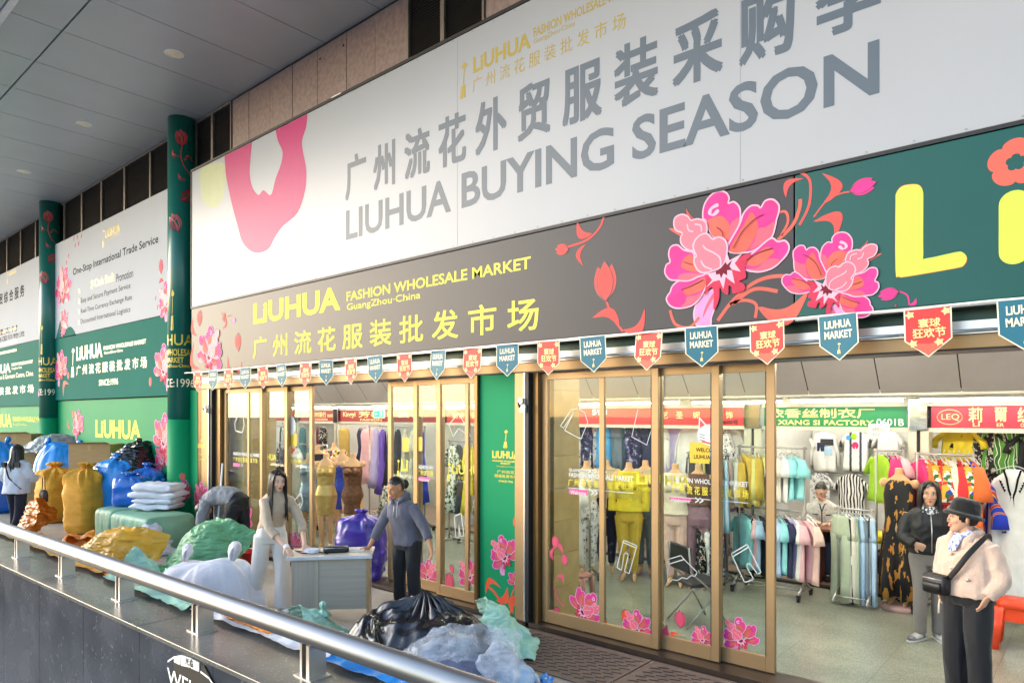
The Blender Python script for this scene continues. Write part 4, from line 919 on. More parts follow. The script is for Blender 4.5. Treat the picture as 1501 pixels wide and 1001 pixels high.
def torso(mb, rows):
    """rows: (centre, right vector, depth vector, half width, half depth)"""
    mb.loft([(c, Vector(r).normalized() * w, Vector(d).normalized() * h, .85) for c, r, d, w, h in rows], None, 22)
def frame_from(f, up=(0, 0, 1)):
    f = Vector(f).normalized(); u = Vector(up); r = f.cross(u).normalized(); u = r.cross(f).normalized()
    return r, f, u     # r = the figure's right
def hand(mb, wrist, d, n, side, curl=.5, s=1.0, spread=.0):
    """wrist point, finger direction d, palm-facing direction n, side +1 = left hand"""
    d = Vector(d).normalized(); n = Vector(n); n = (n - d * n.dot(d)).normalized(); a = d.cross(n) * side
    w = Vector(wrist)
    mb.loft([(w, a * .024 * s, n * .019 * s), (w + d * .03 * s, a * .034 * s, n * .016 * s), (w + d * .065 * s, a * .040 * s, n * .014 * s), (w + d * .088 * s, a * .038 * s, n * .011 * s)], None, 12)
    for k, (o, L, cu) in enumerate(((.029, .068, .9), (.010, .078, 1.0), (-.010, .072, 1.06), (-.028, .056, 1.15))):
        p = w + d * (.080 - abs(o) * .25) * s + a * o * s; pts = [p]; ang = curl * .35 * cu; dirv = d + a * (o * spread)
        for seg, q in enumerate((.46, .30, .24)):
            v = (dirv.normalized() * math.cos(ang) + n * math.sin(ang)); p = p + v * L * q * s; pts.append(p); ang += curl * .75 * cu
        mb.tube(pts, [.0092 * s, .0088 * s, .0080 * s, .0062 * s], None, 8)
    p = w + d * .022 * s + a * .026 * s
    pts = [p, p + (d * .6 + a * .75 + n * .25).normalized() * .036 * s]; pts.append(pts[-1] + (d * .85 + a * .25 + n * (.25 + .4 * curl)).normalized() * .03 * s); pts.append(pts[-1] + (d * .9 - a * .05 + n * (.3 + .5 * curl)).normalized() * .022 * s)
    mb.tube(pts, [.015 * s, .0115 * s, .010 * s, .0075 * s], None, 8)
def head_geo(mb, Hc, r, f, u, s=1.0):
    def T(x, y, z): return Hc + (r * -x + f * -y + u * z) * s     # canonical: faces -y, +x = figure's left
    L = -r
    def ring(z, y, a, b): return (T(0, y, z), L * a * s, f * b * s)
    mb.loft([ring(.118, .012, .02, .03), ring(.108, .012, .045, .058), ring(.085, .012, .064, .080), ring(.05, .01, .073, .091), ring(.01, .004, .073, .092), ring(-.03, -.008, .067, .081), ring(-.06, -.016, .058, .070), ring(-.085, -.028, .046, .055), ring(-.105, -.043, .032, .038), ring(-.115, -.052, .017, .022)], None, 20)
    mb.loft([(T(0, -.088, .012), L * .008 * s, u * .012 * s), (T(0, -.098, -.008), L * .010 * s, u * .012 * s), (T(0, -.108, -.026), L * .014 * s, u * .010 * s), (T(0, -.104, -.036), L * .017 * s, u * .007 * s), (T(0, -.085, -.04), L * .014 * s, u * .006 * s)], None, 10)
    for sd in (-1, 1):
        mb.ball(T(sd * .074, .012, -.012), .012 * s, .02 * s, .030 * s, None, 10, 6)
        mb.ball(T(sd * .036, -.062, -.03), .024 * s, .022 * s, .022 * s, None, 10, 6)
        mb.ball(T(sd * .030, -.072, .030), .022 * s, .016 * s, .010 * s, None, 10, 6)
    mb.ball(T(0, -.082, -.062), .022 * s, .012 * s, .014 * s, None, 10, 6); mb.ball(T(0, -.074, -.098), .018 * s, .014 * s, .014 * s, None, 10, 6)
    mb.loft([(T(0, .028, -.135), L * .050 * s, f * .053 * s), (T(0, .016, -.06), L * .052 * s, f * .056 * s), (T(0, .006, .0), L * .05 * s, f * .055 * s)], None, 14)
def face(t, Hc, r, f, u, s=1.0, smile=False, lip=None, down=False, glasses=False):
    def T(x, y, z): return Hc + (r * -x + f * -y + u * z) * s
    L = -r
    ew = MB(); ed = MB(); bw = MB()
    for sd in (-1, 1):
        ew.loft([(T(sd * .030, -.0865, .006) - L * 0 , L * .0135 * s, u * (.004 if down else .006) * s), (T(sd * .030, -.0915, .006), L * .009 * s, u * (.003 if down else .0045) * s)], eye_w, 12)
        ed.loft([(T(sd * .029, -.090, .006), L * .0060 * s, u * (.004 if down else .0060) * s), (T(sd * .029, -.0935, .006), L * .005 * s, u * (.003 if down else .005) * s)], eye_d, 12)
        ed.tube([T(sd * .016, -.090, .010), T(sd * .030, -.0945, .0135), T(sd * .045, -.086, .009)], [.0012 * s, .0024 * s, .0014 * s], eye_d, 6)
        bw.tube([T(sd * .014, -.093, .027), T(sd * .030, -.0945, .033), T(sd * .049, -.084, .028)], [.0022 * s, .0034 * s, .0016 * s], brow_m, 6, flat=.6)
    ew.build('eye', eye_w, t, local=True); ed.build('iris', eye_d, t, local=True); bw.build('eyebrow', brow_m, t, local=True)
    lm = MB(); c = .006 if smile else 0
    lm.tube([T(-.022 - c, -.080, -.062 + c), T(-.010, -.0935, -.0625), T(0, -.0965, -.064), T(.010, -.0935, -.0625), T(.022 + c, -.080, -.062 + c)], [.002 * s, .0048 * s, .0050 * s, .0048 * s, .002 * s], lip or lip_m, 8, flat=.8)
    lm.tube([T(-.018, -.081, -.068), T(-.008, -.0925, -.073), T(.008, -.0925, -.073), T(.018, -.081, -.068)], [.0022 * s, .0052 * s, .0052 * s, .0022 * s], lip or lip_m, 8)
    if smile: lm.tube([T(-.017, -.090, -.066), T(0, -.0985, -.0685), T(.017, -.090, -.066)], [.0015 * s, .003 * s, .0015 * s], eye_w, 6)
    lm.build('lips', lip or lip_m, t, local=True)
    if glasses:
        g_ = MB()
        for sd in (-1, 1): g_.tube([T(sd * .031 + .022 * math.cos(a), -.102, .004 + .016 * math.sin(a)) for a in [2 * math.pi * i / 14 for i in range(15)]], .0012 * s, dark_metal, 6); g_.tube([T(sd * .053, -.10, .006), T(sd * .074, -.02, .006)], .0012 * s, dark_metal, 6)
        g_.tube([T(-.009, -.104, .006), T(.009, -.104, .006)], .0012 * s, dark_metal, 6); g_.build('glasses', dark_metal, t, local=True)
def hair(t, Hc, r, f, u, s=1.0, length=.0, locks=46, part=0., front=False, spread=.0, bun=None, wave=.01, seed=1, sway=(0, 0, 0), hairline=.078, temple=True):
    rnd = random.Random(seed)
    def T(x, y, z): return Hc + (r * -x + f * -y + u * z) * s
    m = MB(); NU, NV = 40, 22; grid = {}
    vs = []; fs = []
    for j in range(NV + 1):
        ph = math.pi * j / NV
        for i in range(NU):
            th = 2 * math.pi * i / NU
            x = .083 * math.sin(ph) * math.cos(th); y = .104 * math.sin(ph) * math.sin(th) + .014; z = .112 * math.cos(ph) + .016
            k = 1 + .012 * math.sin(9 * th + 3 * ph)
            vs.append(T(x * k, y * k, z * k))
            grid[j, i] = (x, y, z)
    for j in range(NV):
        for i in range(NU):
            x, y, z = grid[j, i]; hl = hairline - .62 * max(0, abs(x - part) - .028) if y < .02 else -.05
            if y < .0 and abs(x) > .066 and temple: hl = min(hl, -.02)
            if not temple and y < .02: hl = max(hl, .045 - 1.2 * max(0, y + .02))
            if z > hl and z > -.075: fs.append((j * NU + i, (j + 1) * NU + i, (j + 1) * NU + (i + 1) % NU, j * NU + (i + 1) % NU))
    m.add(vs, fs, hair_m, True)
    if length:
        for k in range(locks):
            a = math.pi * (-.18 + 1.36 * k / (locks - 1))      # round the back from ear to ear
            x0, y0 = .080 * math.cos(a), .100 * math.sin(a) + .014
            lay = rnd.choice((0, 1)); top = T(x0 * .55, y0 * .5 + .01, .105 - .02 * lay)
            L = length * rnd.uniform(.86, 1.04)
            mid = T(x0 * (1.06 + .08 * lay), y0 * 1.06 + .004, .02); low = T(x0 * 1.10 + rnd.uniform(-.008, .008), y0 * 1.06 + .01 + .01 * lay, -.11)
            down = Vector((0, 0, -1)); sw = Vector(sway)
            e1 = low + down * (L * .35) + (low - Hc) * Vector((1, 1, 0)) * .15 * (1 + spread) + sw * .4 + Vector((rnd.uniform(-wave, wave), rnd.uniform(-wave, wave), 0))
            e2 = low + down * L + (low - Hc) * Vector((1, 1, 0)) * .12 * (1 + spread) + sw + Vector((rnd.uniform(-wave, wave) * 2, rnd.uniform(-wave, wave) * 2, 0))
            P = [top, T(x0 * .95, y0 * .95, .075), mid, low, e1, (e1 + e2) / 2 + Vector((rnd.uniform(-wave, wave), rnd.uniform(-wave, wave), 0)), e2]
            m.tube(P, [.010 * s, .016 * s, .017 * s, .018 * s, .017 * s, .013 * s, .003 * s], hair_m, 7, flat=.7)
        if front:
            for sd in (-1, 1):
                for k in range(6):
                    x0 = sd * (.066 + .004 * k); P = [T(part + sd * .01, -.045 + .01 * k, .112), T(sd * .062, -.066 + .012 * k, .072), T(x0 * 1.12, -.058 + .012 * k, .0), T(x0 * 1.16, -.05 + .012 * k, -.10), T(x0 * 1.2, -.05 + .014 * k, -.10 - length * .5), T(x0 * 1.1, -.05 + .014 * k, -.10 - length * rnd.uniform(.8, 1.))]
                    P = [p + (Vector(sway) * max(0, (i - 2) / 3) if i > 2 else Vector((0, 0, 0))) for i, p in enumerate(P)]
                    m.tube(P, [.006 * s, .013 * s, .014 * s, .014 * s, .012 * s, .003 * s], hair_m, 7, flat=.7)
    o = m.build('hair', hair_m, t, local=True)
    if bun:
        b = MB(); c = T(*bun[0]); 
        b.ball(c, bun[1] * s, bun[1] * s, bun[2] * s, hair_m, 14, 10); b.tube([T(0, .08, .03), c], [.03 * s, .022 * s], hair_m, 10); b.build('hair_bun', hair_m, t, local=True)
    return o
def shoe(t, ankle, fwd, mat, sole, s=1.0, name='shoe'):
    f = Vector(fwd); f.z = 0; f.normalize(); a = Vector((-f.y, f.x, 0)); p = Vector(ankle); p = Vector((p.x, p.y, 0))
    m = MB(); rows = [(-.075, .025, .034, .05), (-.06, .034, .042, .058), (-.02, .037, .046, .062), (.04, .040, .038, .05), (.09, .043, .030, .04), (.135, .038, .024, .032), (.165, .02, .016, .026)]
    m.loft([(p + f * x * s + Vector((0, 0, .022 + z * .5 * s)), a * w * s, Vector((0, 0, z * .62 * s))) for x, w, h, z in rows], mat, 14)
    m.loft([(p + f * .0 * s + Vector((0, 0, .06 * s)), a * .040 * s, f * .05 * s), (p - f * .01 * s + Vector((0, 0, .105 * s)), a * .038 * s, f * .046 * s)], mat, 14)
    m.loft([(p + f * x * s + Vector((0, 0, .012)), a * (w + .003) * s, Vector((0, 0, .012))) for x, w, h, z in rows], sole, 14)
    return m.build(name, mat, t, local=True)
# ================================================================ PEOPLE
def person(label, loc, rotz, group=None):
    return thing('person', label, 'person', loc, rotz, group)
Z = Vector((0, 0, 1)); X_ = Vector((1, 0, 0)); Y_ = Vector((0, 1, 0))
def std_body(mb, J, sc=1.0, arms=True):
    """J: joints in local space; figure faces -y, its left is +x"""
    rt, fw = J['right'], J['fwd']
    torso(mb, [(J['crotch'], rt, fw, .10 * sc, .09 * sc), (J['pelvis'], rt, fw, .150 * sc, .102 * sc), (J['waist'], J.get('right_w', rt), J.get('fwd_w', fw), .115 * sc, .082 * sc), (J['chest'], J['right_c'], J['fwd_c'], .135 * sc, .096 * sc), (J['shoulder'], J['right_c'], J['fwd_c'], .150 * sc, .072 * sc), (J['neck'], J['right_c'], J['fwd_c'], .055 * sc, .052 * sc)])
    limb(mb, [J['neck'] - (J['head'] - J['neck']) * .2, J['neck'], J['head']], [.056, .050, .048], 12)
    for s, S in ((1, 'l'), (-1, 'r')):
        limb(mb, [J['hip' + S], J['knee' + S], J['ankle' + S]], [.078 * sc, .050 * sc, .034 * sc])
        a = J['ankle' + S]; t_ = J.get('toe' + S, J['fwd']); t_ = Vector((t_.x, t_.y, 0)).normalized()
        mb.tube([a - t_ * .04 - Z * .03, a + t_ * .03 - Z * .035, a + t_ * .12 - Z * .055], [.03, .032, .02], None, 10)
        if arms: limb(mb, [J['sh' + S], J['el' + S], J['wr' + S]], [.044 * sc, .034 * sc, .024 * sc])
def jt(**k): return {a: (Vector(b) if not isinstance(b, Vector) else b) for a, b in k.items()}
def sleeves(mb, J, r0, r1, r2, cut=1.0, flare=1.0):
    for S in 'lr':
        e = J['el' + S].lerp(J['wr' + S], cut); mid = J['el' + S]
        limb(mb, [J['sh' + S] + (J['chest'] - J['sh' + S]) * .12, mid, e], [r0, r1, r2 * flare])
def legs(mb, J, r0, r1, r2, endz=.06):
    for S in 'lr':
        a = J['ankle' + S].copy(); a.z = max(endz, a.z - .02) if endz is not None else a.z
        limb(mb, [J['hip' + S] + Z * .03, J['knee' + S], a], [r0, r1, r2], 16)

# --- woman in the cream jumper pushing the desk
def woman_cream():
    fwd = V(0, -1, 0)
    p = onG(397, 897); t = person('woman in a beige knit top and white trousers pushing the desk', (p.x, p.y, 0), R(82))
    J = jt(right=(-1, 0, 0), fwd=(0, -1, 0), right_c=(-1, .08, 0), fwd_c=(-.05, -.93, -.28), crotch=(0, .02, .80), pelvis=(0, .0, .90), waist=(0, -.05, 1.04), chest=(0, -.12, 1.20), shoulder=(0, -.17, 1.335), neck=(0, -.185, 1.395), head=(-.01, -.225, 1.505),
           hipl=(.085, .0, .86), hipr=(-.085, .02, .86), kneel=(.10, -.11, .48), kneer=(-.10, .10, .47), anklel=(.10, -.10, .09), ankler=(-.10, .30, .11),
           shl=(.155, -.15, 1.31), shr=(-.155, -.17, 1.31), ell=(.225, -.32, 1.05), elr=(-.18, -.34, 1.04), wrl=(.15, -.56, .83), wrr=(-.06, -.58, .83))
    Hc = J['head'] + V(0, 0, .015); r_, f_, u_ = frame_from((-.10, -.97, -.20))
    b = MB(); std_body(b, J); head_geo(b, Hc, r_, f_, u_, .98)
    hand(b, J['wrl'], (-.25, -.8, -.55), (0, .25, -1), 1, .55); hand(b, J['wrr'], (.1, -.85, -.5), (0, .25, -1), -1, .55)
    solid(b, 'body', skin_fair, t, .0055, 3)
    face(t, Hc, r_, f_, u_, .98, lip=M('lip_red', '#c0413f', .4)); hair(t, Hc, r_, f_, u_, .98, length=.36, front=True, part=-.02, seed=3, sway=(0, -.05, 0))
    knit = M('beige_knit', '#b8a48e', .85, var=.08, scale=30, bump=.25, bscale=220, sheen=.3)
    m = MB(); rt, fc = J['right'], J['fwd_c']
    torso(m, [(J['pelvis'] + Z * .07, rt, J['fwd'], .155, .112), (J['waist'], rt, fc, .142, .108), (J['chest'], J['right_c'], fc, .158, .118), (J['shoulder'] - Z * .01, J['right_c'], fc, .165, .084), (J['neck'], J['right_c'], fc, .064, .060), (J['neck'] + (J['head'] - J['neck']) * .55, J['right_c'], fc, .060, .058)])
    sleeves(m, J, .058, .050, .044, .45); 
    for S in 'lr': c = J['el' + S].lerp(J['wr' + S], .42); d = (J['wr' + S] - J['el' + S]).normalized(); m.tube([c - d * .025, c + d * .02], .050, None, 14)
    solid(m, 'knit_top', knit, t, .008, 3, folds(.010, 11, 5, 1))
    m = MB(); torso(m, [(V(0, .02, .80), rt, J['fwd'], .155, .12), (J['pelvis'] + V(0, 0, -.02), rt, J['fwd'], .172, .126), (J['pelvis'] + V(0, -.02, .08), rt, J['fwd'], .150, .108), (J['pelvis'] + V(0, -.03, .13), rt, J['fwd'], .138, .102)])
    legs(m, J, .098, .086, .096, .06)
    solid(m, 'trousers', M('white_trousers', '#dbd8d0', .8, var=.04, bump=.05, bscale=180), t, .009, 3, folds(.011, 8, 2.2, 2))
    shoe(t, J['anklel'], (0, -1, 0), M('white_shoe', '#d9d6d0', .6), M('sole_white', '#c7c4bd', .6)); shoe(t, J['ankler'], (0, -1, 0), MATS['white_shoe'], MATS['sole_white'])
    m = MB(); m.tube([J['wrr'] + V(0, .02, .015), J['wrr'] + V(.0, -.02, -.01)], .032, M('white_cuff', '#e6e6e6', .7), 12); m.build('wristband', MATS['white_cuff'], t, local=True)
woman_cream()

# --- woman in the grey hoodie holding the desk's end
def woman_hoodie():
    p = onG(597, 904); t = person('woman in a grey purple hooded top with tied back hair holding the desk end', (p.x, p.y, 0), R(14))
    J = jt(right=(-1, 0, 0), fwd=(0, -1, 0), right_c=(-1, .03, -.07), fwd_c=(0, -1, -.10), crotch=(0, .02, .76), pelvis=(0, .01, .87), waist=(-.015, -.02, 1.00), chest=(-.03, -.05, 1.15), shoulder=(-.04, -.07, 1.275), neck=(-.045, -.08, 1.335), head=(-.07, -.12, 1.435),
           hipl=(.085, .0, .82), hipr=(-.085, .0, .82), kneel=(.10, -.03, .45), kneer=(-.10, -.01, .45), anklel=(.11, .02, .09), ankler=(-.11, .03, .09),
           shl=(.125, -.06, 1.255), shr=(-.20, -.06, 1.235), ell=(.27, -.06, 1.03), elr=(-.28, -.13, 1.0), wrl=(.385, -.11, .83), wrr=(-.335, -.24, .80))
    Hc = J['head'] + V(0, 0, .015); r_, f_, u_ = frame_from((-.30, -.88, -.36))
    b = MB(); std_body(b, J); head_geo(b, Hc, r_, f_, u_, .97)
    hand(b, J['wrl'], (.25, -.15, -1), (-.6, -.6, 0), 1, .5); hand(b, J['wrr'], (-.45, -.35, -.8), (-.8, .3, .5), -1, 1.0)
    solid(b, 'body', skin_tan, t, .0055, 3); face(t, Hc, r_, f_, u_, .97, down=True)
    hair(t, Hc, r_, f_, u_, .97, bun=((0, .135, -.02), .042, .055), hairline=.080, temple=False)
    hm = M('grey_purple_jersey', '#5c5a66', .85, var=.08, scale=18, bump=.12, bscale=200, sheen=.2)
    rt, fc = J['right_c'], J['fwd_c']; m = MB()
    torso(m, [(J['pelvis'] - Z * .06, J['right'], J['fwd'], .165, .125), (J['pelvis'] + Z * .04, J['right'], J['fwd'], .175, .13), (J['waist'] + Z * .02, J['right'], fc, .165, .125), (J['chest'], rt, fc, .168, .128), (J['shoulder'] - Z * .01, rt, fc, .165, .088), (J['neck'] - Z * .015, rt, fc, .075, .072)])
    sleeves(m, J, .068, .058, .042, .62)
    solid(m, 'hooded_top', hm, t, .008, 3, folds(.012, 9, 4, 5))
    m = MB(); nk = J['neck']
    m.tube([nk + V(.02, -.095, -.06), nk + V(.075, -.06, -.005), nk + V(.085, .03, .03), nk + V(.0, .10, .03), nk + V(-.085, .03, .03), nk + V(-.075, -.06, -.005), nk + V(-.02, -.095, -.06)], [.012, .026, .036, .046, .036, .026, .012], hm, 12); m.ball(nk + V(0, .10, -.03), .085, .045, .075, hm); solid(m, 'hood', hm, t, .008, 3, folds(.008, 12, 8, 6))
    m = MB(); m.tube([nk + V(0, -.10, -.05), nk + V(.01, -.125, -.12), nk + V(.01, -.135, -.19)], .004, M('zip_silver', '#c9c9cc', .3, .9), 6); m.build('zip', MATS['zip_silver'], t, local=True)
    m = MB()
    for sd in (-1, 1): m.tube([nk + V(sd * .045, -.10, -.03), nk + V(sd * .06, -.135, -.10), nk + V(sd * .062, -.14, -.20)], .004, M('cord_pale', '#b9b5bd', .7), 6)
    m.build('drawstring', MATS['cord_pale'], t, local=True)
    m = MB(); torso(m, [(V(0, .02, .76), J['right'], J['fwd'], .15, .12), (J['pelvis'], J['right'], J['fwd'], .168, .124), (J['waist'] - Z * .02, J['right'], J['fwd'], .145, .11)]); legs(m, J, .094, .072, .070, .05)
    solid(m, 'trousers', M('black_trousers', '#0e0e12', .75, var=.2, bump=.06, bscale=150, sheen=.2), t, .009, 3, folds(.012, 8, 2.5, 7))
    for S in 'lr': shoe(t, J['ankle' + S], (0, -1, 0), M('black_shoe', '#1b1b1d', .5), M('sole_black', '#2a2a2a', .7))
woman_hoodie()

# --- man bending down by the far jamb
def man_bending():
    p = onG(347, 822); t = person('man in grey jacket and dark trousers bending down beside the far doors', (p.x, p.y, 0), R(-64))
    # local: faces -y; bends forward and down
    J = jt(right=(-1, 0, 0), fwd=(0, -.6, -.8), right_c=(-1, 0, 0), fwd_c=(0, .25, -1), right_w=(-1, 0, 0), fwd_w=(0, -.2, -1), crotch=(0, .0, .80), pelvis=(0, .03, .90), waist=(0, -.13, .99), chest=(0, -.32, 1.0), shoulder=(0, -.48, .93), neck=(0, -.55, .88), head=(0, -.60, .78),
           hipl=(.09, .02, .86), hipr=(-.09, .02, .86), kneel=(.12, -.08, .47), kneer=(-.14, .02, .47), anklel=(.13, .02, .09), ankler=(-.15, .06, .09), toel=(0, -1, 0), toer=(0, -1, 0),
           shl=(.17, -.45, .92), shr=(-.17, -.45, .92), ell=(.20, -.50, .64), elr=(-.20, -.48, .64), wrl=(.15, -.48, .40), wrr=(-.15, -.44, .40))
    Hc = J['head'] + V(0, -.02, -.02); r_, f_, u_ = frame_from((0, -.25, -1), (0, -1, 0))
    b = MB(); std_body(b, J, 1.05); head_geo(b, Hc, r_, f_, u_, 1.0); hand(b, J['wrl'], (0, -.1, -1), (-1, 0, 0), 1, .6); hand(b, J['wrr'], (0, -.1, -1), (1, 0, 0), -1, .6)
    solid(b, 'body', skin, t, .007, 3); face(t, Hc, r_, f_, u_, 1.0); hair(t, Hc, r_, f_, u_, 1.0)
    jm = M('grey_jacket', '#85868b', .75, var=.15, scale=12, bump=.1, bscale=80); m = MB()
    torso(m, [(J['pelvis'] + V(0, -.03, .05), J['right'], J['fwd_w'], .18, .14), (J['waist'] + V(0, 0, .0), J['right'], J['fwd_w'], .18, .15), (J['chest'], J['right'], J['fwd_c'], .195, .15), (J['shoulder'], J['right'], J['fwd_c'], .19, .11), (J['neck'], J['right'], J['fwd_c'], .075, .07)])
    sleeves(m, J, .088, .075, .055, .95); solid(m, 'jacket', jm, t, .009, 3, folds(.018, 9, 7, 9))
    m = MB(); torso(m, [(J['crotch'] + V(0, .02, -.02), J['right'], V(0, -1, 0), .16, .13), (J['pelvis'] + V(0, .01, 0), J['right'], V(0, -.8, -.6), .185, .15), (J['waist'] + V(0, .06, -.02), J['right'], J['fwd_w'], .165, .13)]); legs(m, J, .115, .095, .09, .07)
    solid(m, 'trousers', M('dark_trousers', '#121318', .7, var=.2, bump=.08, bscale=90), t, .009, 3, folds(.016, 8, 4, 10))
    for S in 'lr': shoe(t, J['ankle' + S], (0, -1, 0), M('beige_shoe', '#a79f92', .6), M('sole_white', '#c7c4bd', .6), 1.08)
man_bending()

# --- woman walking away at the far left
def woman_back():
    p = atD(24, 700, 12.2); t = person('long haired woman in a pale grey jacket seen from behind near the sacks', (p.x, p.y, 0), R(213))
    J = jt(right=(-1, 0, 0), fwd=(0, -1, 0), right_c=(-1, 0, 0), fwd_c=(0, -1, -.1), crotch=(0, .02, .86), pelvis=(0, 0, .97), waist=(0, -.01, 1.10), chest=(0, -.02, 1.27), shoulder=(0, -.03, 1.42), neck=(0, -.03, 1.48), head=(.02, -.05, 1.59),
           hipl=(.09, 0, .92), hipr=(-.09, 0, .92), kneel=(.10, -.10, .52), kneer=(-.10, .02, .52), anklel=(.10, -.06, .09), ankler=(-.10, .22, .12), shl=(.17, -.02, 1.40), shr=(-.17, -.02, 1.40), ell=(.25, .03, 1.14), elr=(-.24, -.02, 1.14), wrl=(.24, -.16, 1.02), wrr=(-.20, -.20, 1.10))
    Hc = J['head'] + V(0, 0, .015); r_, f_, u_ = frame_from((.35, -.9, -.05))
    b = MB(); std_body(b, J); head_geo(b, Hc, r_, f_, u_); hand(b, J['wrl'], (-.3, -.8, -.2), (0, 0, -1), 1, .7); hand(b, J['wrr'], (.3, -.8, .2), (0, 0, 1), -1, .7)
    solid(b, 'body', skin_fair, t, .007, 3); face(t, Hc, r_, f_, u_); hair(t, Hc, r_, f_, u_, length=.34, locks=60, seed=9, wave=.016)
    jm = M('pale_grey_jacket', '#bfc5cf', .7, var=.06, bump=.08, bscale=60); m = MB()
    torso(m, [(J['pelvis'] - Z * .10, J['right'], J['fwd'], .22, .17), (J['waist'], J['right'], J['fwd'], .205, .155), (J['chest'], J['right'], J['fwd_c'], .205, .15), (J['shoulder'] - Z * .02, J['right'], J['fwd_c'], .20, .105), (J['neck'] - Z * .02, J['right'], J['fwd_c'], .085, .08)])
    sleeves(m, J, .085, .082, .065, .95); solid(m, 'jacket', jm, t, .01, 3, folds(.020, 7, 4, 12))
    m = MB(); 
    for sd in (-1, 1): m.box(sd * .13 - .045, sd * .13 + .045, .10, .13, 1.33, 1.42, M('black_strap', '#1c1c20', .7))
    m.tube([V(.10, .14, 1.40), V(.0, .16, 1.15), V(-.19, .10, .95)], [.018] * 3, MATS['black_strap'], 8, flat=.4); m.build('strap', MATS['black_strap'], t, local=True)
    m = MB(); torso(m, [(J['crotch'], J['right'], J['fwd'], .15, .12), (J['pelvis'], J['right'], J['fwd'], .17, .125), (J['waist'] - Z * .05, J['right'], J['fwd'], .15, .11)]); legs(m, J, .10, .08, .075, .06); solid(m, 'trousers', M('navy_trousers', '#1d2230', .8, var=.15), t, .01, 3, folds(.012, 8, 3, 14))
    for S in 'lr': shoe(t, J['ankle' + S], (0, -1, 0), MATS['black_shoe'], MATS['sole_black'])
    # shoulder bag is hers to carry but a thing of its own
    q = atD(64, 724, 12.1); bg = thing('shoulder_bag', 'small dark brown shoulder bag hanging at the walking woman\'s side', 'bag', (q.x, q.y, q.z - .13))
    m = MB(); m.loft([((0, 0, 0), (.11, 0, 0), (0, .05, 0), .5), ((0, 0, .12), (.12, 0, 0), (0, .055, 0), .5), ((0, 0, .2), (.10, 0, 0), (0, .035, 0), .5)], M('brown_leather', '#3a2a25', .5), 16); m.build('body', MATS['brown_leather'], bg, local=True)
    m = MB(); m.tube([V(-.09, 0, .19), V(-.05, 0, .42), V(.05, 0, .42), V(.09, 0, .19)], .008, MATS['brown_leather'], 8); m.tube([V(-.07, -.04, .1), V(-.05, -.05, -.12), V(.05, -.05, -.1), V(.06, -.04, .1)], .006, MATS['black_strap'], 6); m.build('strap', MATS['brown_leather'], bg, local=True)
woman_back()

